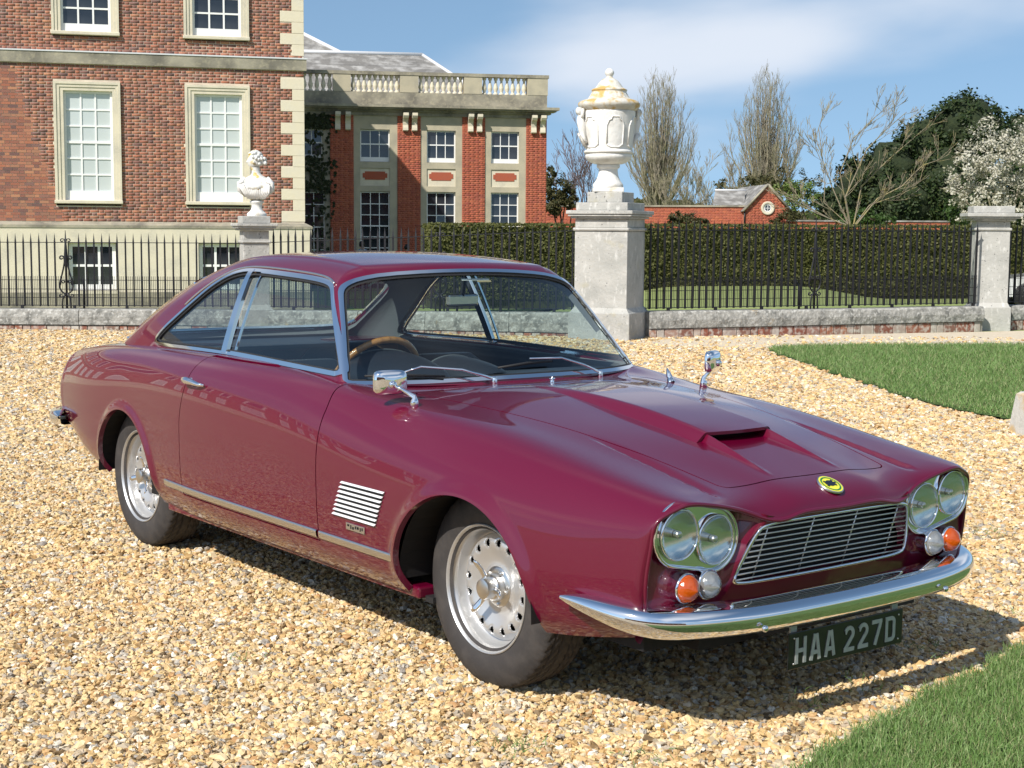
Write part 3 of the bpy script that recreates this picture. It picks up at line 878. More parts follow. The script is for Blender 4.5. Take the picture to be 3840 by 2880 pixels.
# ------------------------------------------------------------------ piers, low wall and iron railings along the forecourt
def pier(name, loc, rz, a, hts, label, mats=('pier_stone',)):
    """square stone pier: plinth, shaft, moulded neck, cornice and blocking course; hts dict"""
    o = empty(name, loc, rz, label, 'pier')
    m_ = mats[0]
    pl, sh, nk, co, tp = hts
    B().bx(-pl[0] / 2, pl[0] / 2, -pl[0] / 2, pl[0] / 2, -.1, pl[1], bev=.012).link('plinth', m_, o)
    b = B(); k = a / 2
    b.add([(-pl[0] / 2 + .02, -pl[0] / 2 + .02, pl[1]), (pl[0] / 2 - .02, -pl[0] / 2 + .02, pl[1]), (pl[0] / 2 - .02, pl[0] / 2 - .02, pl[1]), (-pl[0] / 2 + .02, pl[0] / 2 - .02, pl[1]),
           (-k, -k, pl[1] + .06), (k, -k, pl[1] + .06), (k, k, pl[1] + .06), (-k, k, pl[1] + .06)], [[0, 1, 5, 4], [1, 2, 6, 5], [2, 3, 7, 6], [3, 0, 4, 7]])
    b.link('plinth_moulding', m_, o)
    B().bx(-k, k, -k, k, pl[1] + .02, sh, bev=.008).link('shaft', m_, o)
    B().bx(-k - .025, k + .025, -k - .025, k + .025, sh + .002, sh + .045, bev=.018).link('necking', m_, o)
    B().bx(-k + .004, k - .004, -k + .004, k - .004, sh + .047, nk, bev=.004).link('frieze', m_, o)
    w = co[0] / 2
    b = B()
    for z0, z1, ww in ((nk + .002, nk + .03, k + (w - k) * .45), (nk + .032, nk + .06, k + (w - k) * .8), (nk + .062, co[1], w)):
        b.bx(-ww, ww, -ww, ww, z0, z1, bev=.008)
    b.link('cornice', m_, o)
    z = co[1]
    for ww, z1 in tp:
        B().bx(-ww / 2, ww / 2, -ww / 2, ww / 2, z + .001, z1, bev=.010).link('blocking', m_, o); z = z1
    return o


urn_pier = pier('stone_pier', (1.30, 20.20, 0), R(-23), .735, ((.86, .36), 1.43, 1.59, (.925, 1.70), [(.72, 1.805), (.49, 1.945)]), 'broad weathered grey stone pier carrying the white urn')
right_pier = pier('stone_pier', (7.25, 22.95, 0), R(-8), .50, ((.60, .33), 1.47, 1.62, (.80, 1.735), [(.60, 1.84)]), 'slender pale stone pier with a bare top at the right end of the railings')
bust_pier = pier('stone_pier', (-3.66, 21.35, 0), R(19), .365, ((.46, .30), 1.22, 1.40, (.58, 1.50), [(.40, 1.605)]), 'narrow stone pier under the marble bust beside the house corner')

# --- urn
urn = empty('stone_urn', (1.262, 20.20, 1.945), 0, 'large carved white stone urn with a domed lid on the broad pier', 'urn')
n = 96


def turned(name, prof, mod=None, mat='white_stone', parent=None, nseg=96):
    prof = chaikin(np.array(prof, float), 2, False)
    th_ = np.linspace(0, 2 * math.pi, nseg + 1)[:-1]
    V = np.zeros((len(prof), nseg, 3))
    for i, (r_, z_) in enumerate(prof):
        rr = r_ * (np.ones(nseg) if mod is None else mod(th_, z_))
        V[i, :, 0] = rr * np.cos(th_); V[i, :, 1] = rr * np.sin(th_); V[i, :, 2] = z_
    ii = np.arange(V.shape[0] * nseg).reshape(V.shape[0], nseg); jj = np.roll(ii, -1, 1)
    F = np.stack([ii[:-1].ravel(), jj[:-1].ravel(), jj[1:].ravel(), ii[1:].ravel()], 1)
    return link(name, np_mesh(name, V.reshape(-1, 3), F, smooth=True), mat, parent)


B().bx(-.20, .20, -.20, .20, .001, .06, bev=.01).link('foot', 'white_stone', urn)
turned('stem', [(.20, .06), (.205, .10), (.17, .14), (.14, .20), (.125, .27), (.125, .31), (.155, .325), (.155, .36), (.14, .37)], parent=urn)
turned('bowl', [(.14, .365), (.20, .375), (.27, .41), (.305, .455), (.305, .49), (.29, .51)], lambda t, z: 1 + .022 * np.abs(np.cos(16 * t)) * (z > .372) - .012, parent=urn)
body_u = turned('body', [(.29, .505), (.325, .515), (.325, .545), (.300, .555), (.305, .60), (.318, .70), (.338, .90), (.352, 1.02), (.352, 1.06), (.34, 1.07)], parent=urn)
turned('rim', [(.34, 1.065), (.36, 1.075), (.385, 1.10), (.405, 1.125), (.412, 1.15), (.405, 1.175), (.37, 1.20), (.32, 1.215)], lambda t, z: 1 + .008 * np.cos(40 * t), mat='white_stone_lichen', parent=urn)
lid = turned('lid', [(.33, 1.21), (.285, 1.225), (.265, 1.25), (.235, 1.30), (.225, 1.32), (.238, 1.335), (.238, 1.35), (.19, 1.365), (.165, 1.40), (.13, 1.45), (.085, 1.485), (.05, 1.50), (.038, 1.52)], lambda t, z: 1 + .012 * np.cos(24 * t) * ((z > 1.23) & (z < 1.31)), 'white_stone_lichen' if 'white_stone_lichen' in MATS else 'white_stone', urn)
turned('finial', [(.036, 1.515), (.045, 1.53), (.060, 1.555), (.060, 1.585), (.045, 1.605), (.038, 1.612), (.030, 1.622), (.001, 1.626)], parent=urn, nseg=24)
# raised strapwork panels round the body
for a0 in (-78, -20, 40, 100, 160, 220):
    b = B(); pts = []
    for (da, z_) in ((-20, .62), (-20, .86), (-15, .93), (-10, .94), (-8, .98), (8, .98), (10, .94), (15, .93), (20, .86), (20, .62), (10, .585), (-10, .585), (-20, .62)):
        r_ = np.interp(z_, [.555, .70, .90, 1.02], [.302, .318, .338, .352]) + .004
        t = R(a0 + da); pts.append((r_ * math.cos(t), r_ * math.sin(t), z_))
    b.tube(pts, .011, 6).link('strapwork', 'white_stone', body_u)
# crouching figures that serve as handles
for a0 in (196, 16):
    b = B(); t0 = R(a0)
    def pp(r_, z_, da=0): return (r_ * math.cos(t0 + da), r_ * math.sin(t0 + da), z_)
    b.tube([pp(.33, .60), pp(.35, .70), pp(.37, .80), pp(.385, .88), pp(.40, .95), pp(.405, 1.0)], [.03, .045, .05, .055, .05, .03], 10)
    b.lathe([(.002, -.055), (.03, -.045), (.05, -.01), (.05, .02), (.03, .05), (.002, .056)], 12, Matrix.Translation(pp(.415, 1.055)))
    for da in (-.14, .14):
        b.tube([pp(.39, .95), pp(.395, 1.0, da), pp(.39, 1.09, da * 1.2)], [.025, .025, .02], 8); b.tube([pp(.35, .70), pp(.39, .76, da), pp(.34, .64, da * 1.3)], [.03, .035, .02], 8)
    b.link('handle_figure', 'white_stone', body_u)

# --- bust
bust = empty('marble_bust', (-3.62, 21.35, 1.606), 0, 'classical marble bust of a draped figure looking left, stained with yellow lichen', 'statue')
turned('socle', [(.135, .0), (.14, .035), (.10, .06), (.075, .10), (.07, .15), (.09, .18), (.10, .20), (.08, .215)], parent=bust, nseg=32)
SEC_B = np.array([(.205,.05,.05,0),(.24,.10,.075,0),(.29,.165,.105,0),(.35,.205,.128,0),(.42,.222,.138,0),(.47,.218,.128,0),(.51,.188,.112,0),(.545,.130,.090,0),(.570,.084,.074,0),(.60,.064,.064,-.004),(.64,.058,.060,-.010),(.68,.058,.060,-.014)])
zq_ = np.linspace(.205, .68, 44); sq_ = spline(SEC_B[:, 0], SEC_B[:, 1:], zq_)
t_ = np.linspace(0, 2 * math.pi, 57)[:-1]
Vb = np.zeros((44, 56, 3))
for i in range(44):
    fold = 1 + .05 * np.sin(9 * t_ + 6 * zq_[i]) * smooth01((.53 - zq_[i]) / .06) + .03 * np.sin(17 * t_ - 20 * zq_[i]) * smooth01((.53 - zq_[i]) / .06)
    breast = 1 + .22 * (np.exp(-((t_ - 4.35) / .35) ** 2) + np.exp(-((t_ - 5.05) / .35) ** 2)) * math.exp(-((zq_[i] - .40) / .05) ** 2)
    Vb[i, :, 0] = sq_[i, 2] + sq_[i, 0] * np.cos(t_) * fold; Vb[i, :, 1] = sq_[i, 1] * np.sin(t_) * fold * breast; Vb[i, :, 2] = zq_[i]
# head: a sphere pushed into brow, nose, lips and chin; it looks towards -x
e1, e2 = np.linspace(-math.pi / 2, math.pi / 2, 41), np.linspace(0, 2 * math.pi, 61)[:-1]
Vh = np.zeros((41, 60, 3))
for i, el in enumerate(e1):
    for k_, az in enumerate(e2):
        d_ = np.array([math.cos(el) * math.cos(az), math.cos(el) * math.sin(az), math.sin(el)])
        r_ = 1.0
        fr_ = max(0.0, -d_[0]); la = d_[1]
        zf = d_[2]
        r_ += .26 * math.exp(-((zf + .12) / .16) ** 2 - (la / .13) ** 2) * (fr_ > .5) * (1.0 if zf < 0 else .8)   # nose
        r_ += .07 * math.exp(-((zf - .18) / .09) ** 2 - (la / .5) ** 2) * (fr_ > .4)                              # brow
        r_ -= .07 * math.exp(-((zf - .02) / .09) ** 2 - ((abs(la) - .28) / .14) ** 2) * (fr_ > .4)                # eyes
        r_ += .09 * math.exp(-((zf + .50) / .07) ** 2 - (la / .25) ** 2) * (fr_ > .3)                             # lips
        r_ += .16 * math.exp(-((zf + .80) / .14) ** 2 - (la / .30) ** 2) * (fr_ > .15)                            # chin
        Vh[i, k_] = np.array([-.022, 0, .775]) + d_ * r_ * np.array([.098, .078, .118])
parts_V = [Vb.reshape(-1, 3), Vh.reshape(-1, 3)]; FF = []
for (nr, nc, off_) in ((44, 56, 0), (41, 60, 44 * 56)):
    ii = np.arange(nr * nc).reshape(nr, nc) + off_; jj = np.roll(ii, -1, 1)
    FF.append(np.stack([ii[:-1].ravel(), jj[:-1].ravel(), jj[1:].ravel(), ii[1:].ravel()], 1))
link('figure', np_mesh('figure', np.concatenate(parts_V), np.concatenate(FF), smooth=True), 'bust_stone', bust)
b = B()
for k in range(120):   # curls of hair drawn back to a knot
    t = RN.uniform(0, 6.28); el = RN.uniform(-.5, 1.5)
    d_ = Vector((math.cos(el) * math.cos(t), math.cos(el) * math.sin(t), math.sin(el)))
    if d_.x < -.25 and d_.z < .62: continue
    c = Vector((-.018, 0, .785)) + Vector((d_.x * .105, d_.y * .086, d_.z * .118))
    s_ = RN.uniform(.018, .028)
    b.lathe([(.001, -s_), (s_ * .7, -s_ * .7), (s_, 0), (s_ * .7, s_ * .7), (.001, s_)], 8, Matrix.Translation(c))
for k in range(14):
    c = Vector((.105 + RN.gauss(0, .02), RN.gauss(0, .025), .765 + RN.gauss(0, .03))); s_ = .026
    b.lathe([(.001, -s_), (s_ * .7, -s_ * .7), (s_, 0), (s_ * .7, s_ * .7), (.001, s_)], 8, Matrix.Translation(c))
b.link('hair', 'bust_stone', bust)
b = B()
for k in range(15):   # folds of drapery
    t = k / 14
    x0 = -.22 + .42 * t
    b.tube([(x0 * .75, -.05 - .05 * math.sin(t * 3.1), .52 - .10 * abs(t - .5)), (x0, -.125 - .02 * math.sin(k), .42), (x0 * .85 + .03, -.13, .33), (x0 * .55 + .02, -.10, .24)], [.012, .020, .020, .010], 6)
for sx in (-1, 1):
    for k in range(4):
        b.tube([(sx * .16, -.02 - .03 * k, .54 - .02 * k), (sx * .23, -.04 - .02 * k, .46), (sx * .23, -.03 - .02 * k, .36), (sx * .15, -.05, .27)], [.02, .03, .028, .012], 7)
b.link('drapery', 'white_stone', bust)

# --- low wall
def low_wall(p, q, top_p, top_q, label, bricks_on=True, zb=0.0):
    p, q = np.array(p, float), np.array(q, float)
    d = q - p; Lh = np.linalg.norm(d); rz = math.atan2(d[1], d[0])
    o = empty('low_wall', (p[0], p[1], zb), rz, label, 'wall'); tag(o, kind='thing')
    bh = .125 if bricks_on else .055
    # coping stones, each its own block, slightly uneven
    x = 0.0
    while x < Lh - .05:
        w = min(RN.uniform(.85, 1.35), Lh - x)
        if Lh - x - w < .3: w = Lh - x
        ta, tb = top_p + (top_q - top_p) * x / Lh, top_p + (top_q - top_p) * (x + w) / Lh
        dy = RN.uniform(-.008, .008); dz = RN.uniform(-.006, .006)
        b = B()
        nx_ = 8
        V = []
        for i in range(nx_ + 1):
            xx = x + .004 + (w - .008) * i / nx_; tz = ta + (tb - ta) * i / nx_ + dz
            er = RN.uniform(-.008, .004)
            V += [(xx, -.16 + dy, bh + .004), (xx, -.165 + dy + er, (bh + tz) / 2), (xx, -.145 + dy + er, tz - .02), (xx, -.12 + dy, tz), (xx, .16, tz), (xx, .16, bh + .004)]
        F = [[i * 6 + k, (i + 1) * 6 + k, (i + 1) * 6 + (k + 1) % 6, i * 6 + (k + 1) % 6] for i in range(nx_) for k in range(6)] + [[5, 4, 3, 2, 1, 0], [nx_ * 6 + k for k in range(6)]]
        b.add(V, F).link('coping_stone', 'wall_stone', o)
        x += w
    B().bx(0, Lh, -.130, .15, -.25, bh).link('footing', 'mortar_old' if 'mortar_old' in MATS else 'mortar', o)
    if True:
        x = .01
        while x < Lh - .06:
            w = RN.choice((.215, .105)); w = min(w, Lh - x)
            B().bx(x, x + w, -.142 - RN.uniform(0, .006), -.10, -.03, bh - .010, bev=.005).link('brick', 'base_brick' if 'base_brick' in MATS else 'brick_single', o)
            x += w + .012
    return o


ramp_mat('base_brick', [(.30, .10, .06), (.22, .08, .055), (.36, .15, .09), (.45, .40, .35), (.26, .09, .06), (.20, .14, .11)], rough=.9, noise=(14, .45, .62, (.60, .56, .50), .7))
low_wall((-9.6, 21.45), (-3.9, 21.40), .262, .285, 'mottled low stone wall under the railings at the left edge, in front of the house', False)
low_wall((-3.42, 21.32), (.88, 20.38), .285, .33, 'low stone wall between the bust pier and the urn pier, behind the car', False)
low_wall((1.78, 20.30), (6.98, 22.58), .352, .345, 'low stone wall on a course of red bricks, right of the urn pier')
low_wall((7.52, 22.95), (10.6, 24.3), .345, .345, 'short end of low stone wall beyond the right-hand pier')


# --- iron railings
def railing(p, q, zb0, zb1, zt0, zt1, label, t_bar, orn=None, pitch_=.1125, rods=True, side_r=True):
    p, q = np.array(p, float), np.array(q, float)
    d = q - p; Lh = np.linalg.norm(d); rz = math.atan2(d[1], d[0])
    o = empty('iron_railing', (p[0], p[1], 0), rz, label, 'railing')
    zb = lambda x: zb0 + (zb1 - zb0) * x / Lh
    zt = lambda x: zt0 + (zt1 - zt0) * x / Lh
    n = int(Lh / pitch_)
    hgt = (zt0 + zt1) / 2 - (zb0 + zb1) / 2
    hb = t_bar / 2
    bm_ = B()
    z0, z1 = .02, hgt
    V = [(-hb, -hb, z0), (hb, -hb, z0), (hb, hb, z0), (-hb, hb, z0), (-hb, -hb, z1 - .17), (hb, -hb, z1 - .17), (hb, hb, z1 - .17), (-hb, hb, z1 - .17),
         (-hb * 1.05, -hb * 1.05, z1 - .14), (hb * 1.05, -hb * 1.05, z1 - .14), (hb * 1.05, hb * 1.05, z1 - .14), (-hb * 1.05, hb * 1.05, z1 - .14), (0, 0, z1)]
    F = []
    for k in range(4):
        F += [[k, (k + 1) % 4, 4 + (k + 1) % 4, 4 + k], [4 + k, 4 + (k + 1) % 4, 8 + (k + 1) % 4, 8 + k], [8 + k, 8 + (k + 1) % 4, 12]]
    me = bm_.add(V, F).mesh('bar'); me.materials.append(MATS['iron'])
    for k in range(n + 1):
        x = (k + .5) * Lh / (n + 1)
        if orn and abs(x - orn) < .125: continue
        link('bar', me, None, o, loc=(x, 0, zb(x)), rot=(RN.gauss(0, .003), RN.gauss(0, .004), R(6)))
    tr = -.145
    for (dz, w, hgt_) in ((None, .034, .010), (.03, .034, .010)):
        a, c = (zt(0) + tr, zt(Lh) + tr) if dz is None else (zb(0) + dz, zb(Lh) + dz)
        b = B(); b.add([(0, -w / 2, a), (Lh, -w / 2, c), (Lh, w / 2, c), (0, w / 2, a), (0, -w / 2, a + hgt_), (Lh, -w / 2, c + hgt_), (Lh, w / 2, c + hgt_), (0, w / 2, a + hgt_)],
                      [[3, 2, 1, 0], [4, 5, 6, 7], [0, 1, 5, 4], [1, 2, 6, 5], [2, 3, 7, 6], [3, 0, 4, 7]]); b.link('rail', 'iron', o)
    if rods:
        b = B(); m_ = int(Lh / (pitch_ / 4.5))
        for k in range(m_):
            x = (k + .5) * Lh / m_
            b.box((x, .02, zb(x) + .03 + .21), (.0055, .0055, .42))
        tag(b.link('rods', 'iron', o), kind='stuff')
        for dz in (.145, .265, .395):
            b = B(); b.tube([(0, .024, zb(0) + dz), (Lh, .024, zb(Lh) + dz)], .0042, 4).link('wire_rail', 'iron', o)
    # feet leaded into the coping
    for k in range(int(Lh / .75) + 1):
        x = min(.35 + k * .75, Lh - .05)
        B().bx(x - .018, x + .018, -.018, .018, zb(x) - .03, zb(x) + .03).link('foot', 'iron', o)
    if orn:
        H = zt(orn) - zb(orn); z0 = zb(orn)
        s = B()
        s.tube([(orn, 0, z0 - .02), (orn, 0, z0 + H * .55), (orn, 0, z0 + H * .62), (orn, 0, z0 + H * .80), (orn, 0, z0 + H * 1.03)], [.017, .017, .034, .020, .004], 8)
        def vol(cx, cz, r_, a0, turns, sg):
            return [(orn + sg * (cx + r_ * (1 - .55 * t) * math.cos(a0 + t * turns)), -.005, z0 + cz + r_ * (1 - .55 * t) * math.sin(a0 + t * turns)) for t in np.linspace(0, 1, 16)]
        for sg in (-1, 1):
            s.tube([(orn + sg * .005, -.005, z0 + H * .86), (orn + sg * .02, -.005, z0 + H * .915)] + vol(.048, H * .895, .026, 2.2, -5.2, sg), .008, 6)
            s.tube([(orn + sg * .012, -.005, z0 + H * .60), (orn + sg * .028, -.005, z0 + H * .67)] + vol(.062, H * .665, .030, 2.4, -5.4, sg), .011, 6)
            # lyre: from the waist down and out, round to the middle
            ly = [(.018, .62), (.035, .53), (.062, .43), (.088, .355), (.098, .30), (.088, .245), (.055, .205), (.012, .185)]
            s.tube([(orn + sg * a, -.005, z0 + H * c) for a, c in chaikin(np.array(ly), 2, False)], .012, 6)
            s.tube([(orn + sg * .085, -.006, z0 + H * .30), (orn + sg * .070, -.006, z0 + H * .355)] + vol(.045, H * .345, .024, 1.5, 4.8, sg), .009, 6)
            s.tube([(orn + sg * .012, -.005, z0 + H * .185), (orn + sg * .035, -.005, z0 + H * .15), (orn + sg * .055, -.005, z0 + H * .12), (orn + sg * .060, -.005, z0 + H * .06), (orn + sg * .060, -.005, z0 - .01)], .012, 6)
            s.tube([(orn + sg * .035, -.006, z0 + H * .155)] + vol(.080, H * .165, .026, 3.6, 5.0, sg), .009, 6)
        s.link('scroll_panel', 'iron', o)
    # back stay
    if orn:
        x = orn + .24 * (1 if side_r else -1)
        B().tube([(x, .02, zb(x) - .02), (x, .03, zb(x) + .30), (x - .03, .10, zb(x) + .42)], [.017, .017, .011], 6).link('stay', 'iron', o)
    return o


railing((-9.6, 21.48), (-3.88, 21.42), .275, .295, 1.345, 1.362, 'black iron spiked railing in front of the house at the left edge', .0215, orn=3.24)
railing((-3.44, 21.35), (.86, 20.42), .295, .34, 1.375, 1.575, 'black iron spiked railing between the bust pier and the urn pier', .024, orn=2.49)
railing((1.80, 20.32), (6.99, 22.62), .362, .357, 1.588, 1.600, 'black iron spiked railing with a scroll panel, between the urn pier and the right-hand pier', .023, orn=2.73, side_r=False)
railing((7.53, 22.98), (10.5, 24.3), .357, .357, 1.60, 1.60, 'end of the black iron railing beyond the right-hand pier', .023)
# leaning stone post on the lawn edge at the right of the frame
post = empty('stone_post', (3.885, 11.06, float(gz(3.885, 11.06)) + .004), R(12), 'short tapered stone post with orange lichen, at the right edge of the lawn', 'post')
b = B(); b.add([(-.15, -.14, -.05), (.15, -.14, -.05), (.15, .14, -.05), (-.15, .14, -.05), (-.11, -.10, .285), (.11, -.10, .29), (.11, .10, .29), (-.11, .10, .285), (-.085, -.08, .305), (.085, -.08, .31), (.085, .08, .31), (-.085, .08, .305)],
                [[0, 1, 5, 4], [1, 2, 6, 5], [2, 3, 7, 6], [3, 0, 4, 7], [4, 5, 9, 8], [5, 6, 10, 9], [6, 7, 11, 10], [7, 4, 8, 11], [8, 9, 10, 11]])
b.link('shaft', 'post_stone' if 'post_stone' in MATS else 'pier_stone', post)
# ------------------------------------------------------------------ the car
def mtx(a):
    return Matrix([list(map(float, r_)) for r_ in a])


CAR_ANG, CAR_X, CAR_Y = R(-51.92682), -0.29892, 6.15336
_rot = cam_axes(ROLL).T @ cam_axes(R(0.88822))          # the car stands on the cross-fall of the drive
_C = Matrix.Translation((0, 0, CAM_Z))
CARM = _C @ mtx(_rot).to_4x4() @ _C.inverted() @ Matrix.Translation((CAR_X, CAR_Y, 0)) @ Matrix.Rotation(CAR_ANG, 4, 'Z')
car = empty('classic_car', label='maroon two-door classic coupe parked on the gravel drive', cat='car')
car.matrix_world = CARM


class Surf:
    def __init__(s, V, T, N=None):
        s.V = np.asarray(V, float); s.T = np.asarray(T, int)
        s.N = vnorm(s.V, s.T) if N is None else np.asarray(N, float)


def vnorm(V, T):
    fn = np.cross(V[T[:, 1]] - V[T[:, 0]], V[T[:, 2]] - V[T[:, 0]])
    N = np.zeros_like(V)
    for k in range(3): np.add.at(N, T[:, k], fn)
    return N / np.maximum(np.linalg.norm(N, axis=1, keepdims=True), 1e-12)


def grid(P, flip=False):
    nu, nv = P.shape[:2]
    i = np.arange(nu * nv).reshape(nu, nv)
    a, b, c, d = i[:-1, :-1].ravel(), i[1:, :-1].ravel(), i[1:, 1:].ravel(), i[:-1, 1:].ravel()
    T = np.concatenate([np.stack([a, b, c], 1), np.stack([a, c, d], 1)])
    if flip: T = T[:, ::-1]
    return Surf(P.reshape(-1, 3), T)


def clip(S, s):
    """keep the part of S where s < 0, cutting triangles exactly on s = 0"""
    s = np.where(np.abs(s) < 1e-7, -1e-7, s)
    ins = s < 0
    c = ins[S.T].sum(1)
    keep = S.T[c == 3]
    out = [keep]; V = [S.V]; N = [S.N]
    E_ = {}
    ed = []
    def rot_to(T, mask):
        k = np.argmax(mask, 1)
        return np.stack([T[np.arange(len(T)), (k + j) % 3] for j in range(3)], 1)
    T1 = S.T[c == 1]; T2 = S.T[c == 2]
    if len(T1): T1 = rot_to(T1, ins[T1])
    if len(T2): T2 = rot_to(T2, ~ins[T2])
    pairs = []
    if len(T1): pairs += [T1[:, [0, 1]], T1[:, [0, 2]]]
    if len(T2): pairs += [T2[:, [0, 1]], T2[:, [0, 2]]]
    if pairs:
        allp = np.sort(np.concatenate(pairs), 1)
        key = allp[:, 0].astype(np.int64) * (len(S.V) + 1) + allp[:, 1]
        uq, first, inv = np.unique(key, return_index=True, return_inverse=True)
        ab = allp[first]
        t = s[ab[:, 0]] / (s[ab[:, 0]] - s[ab[:, 1]])
        V.append(S.V[ab[:, 0]] * (1 - t)[:, None] + S.V[ab[:, 1]] * t[:, None])
        nn = S.N[ab[:, 0]] * (1 - t)[:, None] + S.N[ab[:, 1]] * t[:, None]
        N.append(nn / np.maximum(np.linalg.norm(nn, axis=1, keepdims=True), 1e-12))
        idx = inv.ravel() + len(S.V); o = 0
        if len(T1):
            e1 = idx[o:o + len(T1)]; o += len(T1); e2 = idx[o:o + len(T1)]; o += len(T1)
            out.append(np.stack([T1[:, 0], e1, e2], 1))
        if len(T2):
            e1 = idx[o:o + len(T2)]; o += len(T2); e2 = idx[o:o + len(T2)]
            out.append(np.stack([e1, T2[:, 1], T2[:, 2]], 1)); out.append(np.stack([e1, T2[:, 2], e2], 1))
    V = np.concatenate(V); N = np.concatenate(N); T = np.concatenate(out)
    ok = (T[:, 0] != T[:, 1]) & (T[:, 1] != T[:, 2]) & (T[:, 0] != T[:, 2]); T = T[ok]
    us, inv = np.unique(T, return_inverse=True)
    return Surf(V[us], inv.reshape(T.shape), N[us])


def mirror(S): return Surf(S.V * [1, -1, 1], S.T[:, ::-1], S.N * [1, -1, 1])


def join(*L):
    o = 0; T = []
    for s in L: T.append(s.T + o); o += len(s.V)
    return Surf(np.concatenate([s.V for s in L]), np.concatenate(T), np.concatenate([s.N for s in L]))


def offset(S, d): return Surf(S.V + S.N * d, S.T, S.N)


def flip(S): return Surf(S.V, S.T[:, ::-1], -S.N)


def boundary(S):
    e = np.concatenate([S.T[:, [0, 1]], S.T[:, [1, 2]], S.T[:, [2, 0]]])
    key = np.sort(e, 1); k = key[:, 0].astype(np.int64) * (len(S.V) + 1) + key[:, 1]
    u, idx, cnt = np.unique(k, return_index=True, return_counts=True)
    return e[idx[cnt == 1]]


def skirt(S, depth, keep=None):
    """turn the open edges of S inwards by depth"""
    e = boundary(S)
    if keep is not None: e = e[keep(S.V[e].mean(1))]
    n = len(e)
    a, b = S.V[e[:, 0]], S.V[e[:, 1]]
    c, d = b - S.N[e[:, 1]] * depth, a - S.N[e[:, 0]] * depth
    V = np.concatenate([a, b, c, d])
    i = np.arange(n)
    T = np.concatenate([np.stack([i + n, i, i + 3 * n], 1), np.stack([i + n, i + 3 * n, i + 2 * n], 1)])
    fn = np.cross(b - a, S.N[e[:, 0]]); fn /= np.maximum(np.linalg.norm(fn, axis=1, keepdims=True), 1e-12)
    return join(S, Surf(V, T, np.concatenate([fn] * 4)))


def put(S, name, mat, parent=None):
    me = np_mesh(name, S.V, S.T, N=S.N)
    return link(name, me, mat, car if parent is None else parent)


def sdpoly(P, Q):
    """signed distance (negative inside) of points P (n,2) to polygon Q (m,2)"""
    P = np.asarray(P, float); Q = np.asarray(Q, float)
    d2 = np.full(len(P), 1e9); ins = np.zeros(len(P), bool)
    for i in range(len(Q)):
        a, b = Q[i], Q[(i + 1) % len(Q)]
        e = b - a; w = P - a
        t = np.clip((w @ e) / (e @ e + 1e-18), 0, 1)
        d2 = np.minimum(d2, ((w - t[:, None] * e) ** 2).sum(1))
        c = (a[1] > P[:, 1]) != (b[1] > P[:, 1])
        with np.errstate(divide='ignore', invalid='ignore'):
            xi = a[0] + (P[:, 1] - a[1]) / (b[1] - a[1]) * (b[0] - a[0])
        ins ^= c & (P[:, 0] < xi)
    return np.where(ins, -1, 1) * np.sqrt(d2)


def smax(a, b, k):
    h = np.clip(0.5 - 0.5 * (b - a) / k, 0, 1)
    return b * (1 - h) + a * h + k * h * (1 - h)


# --- lower body: twelve feature lines per station (y, z), from the centre line to the bottom edge
ST = [-2.2, -1.9, -1.3, -0.6, 0.0, 0.45, 0.8, 1.3, 1.7, 2.0]
SEC = [
 [(0,.835),(.27,.834),(.47,.832),(.55,.831),(.615,.824),(.668,.798),(.710,.735),(.735,.640),(.732,.560),(.715,.490),(.690,.450),(.660,.425)],
 [(0,.872),(.28,.871),(.50,.869),(.58,.869),(.650,.862),(.708,.838),(.752,.775),(.780,.660),(.780,.530),(.768,.430),(.745,.370),(.715,.338)],
 [(0,.890),(.30,.893),(.54,.900),(.60,.902),(.664,.903),(.735,.886),(.785,.825),(.812,.700),(.812,.550),(.802,.400),(.780,.315),(.750,.262)],
 [(0,.890),(.30,.895),(.56,.912),(.63,.917),(.690,.921),(.757,.908),(.815,.855),(.850,.720),(.852,.550),(.842,.385),(.818,.295),(.785,.245)],
 [(0,.890),(.30,.893),(.56,.908),(.64,.914),(.702,.917),(.762,.904),(.816,.850),(.855,.715),(.858,.550),(.848,.385),(.825,.295),(.790,.245)],
 [(0,.872),(.28,.874),(.585,.880),(.655,.886),(.715,.887),(.765,.870),(.815,.812),(.855,.685),(.858,.535),(.848,.385),(.825,.295),(.790,.245)],
 [(0,.886),(.27,.882),(.545,.861),(.615,.858),(.685,.852),(.742,.833),(.802,.772),(.848,.655),(.856,.520),(.847,.380),(.824,.293),(.788,.245)],
 [(0,.842),(.24,.839),(.468,.824),(.560,.818),(.645,.814),(.715,.791),(.790,.727),(.842,.625),(.852,.500),(.843,.380),(.818,.295),(.783,.245)],
 [(0,.782),(.21,.779),(.412,.764),(.520,.760),(.628,.759),(.702,.739),(.766,.680),(.806,.590),(.816,.480),(.808,.385),(.784,.308),(.752,.262)],
 [(0,.712),(.19,.710),(.371,.700),(.485,.706),(.608,.714),(.672,.703),(.722,.664),(.750,.590),(.757,.490),(.748,.405),(.728,.345),(.700,.312)]]
NOSE = [(2.116,0,.640),(2.114,.19,.639),(2.098,.338,.641),(2.080,.440,.674),(2.077,.585,.700),(2.070,.650,.693),(2.058,.705,.668),(2.046,.729,.600),(2.034,.735,.500),(2.024,.728,.412),(2.008,.712,.350),(1.990,.690,.318)]
SEC = np.array(SEC); NOSE = np.array(NOSE)
_m = SEC[4]; tv = np.concatenate([[0], np.cumsum(np.linalg.norm(np.diff(_m, axis=0), axis=1))])
NU, NV = 400, 210
U = np.linspace(ST[0], ST[-1], NU)
vq = np.concatenate([np.linspace(0, tv[4], 131)[:-1], np.linspace(tv[4], tv[-1], NV - 130)])


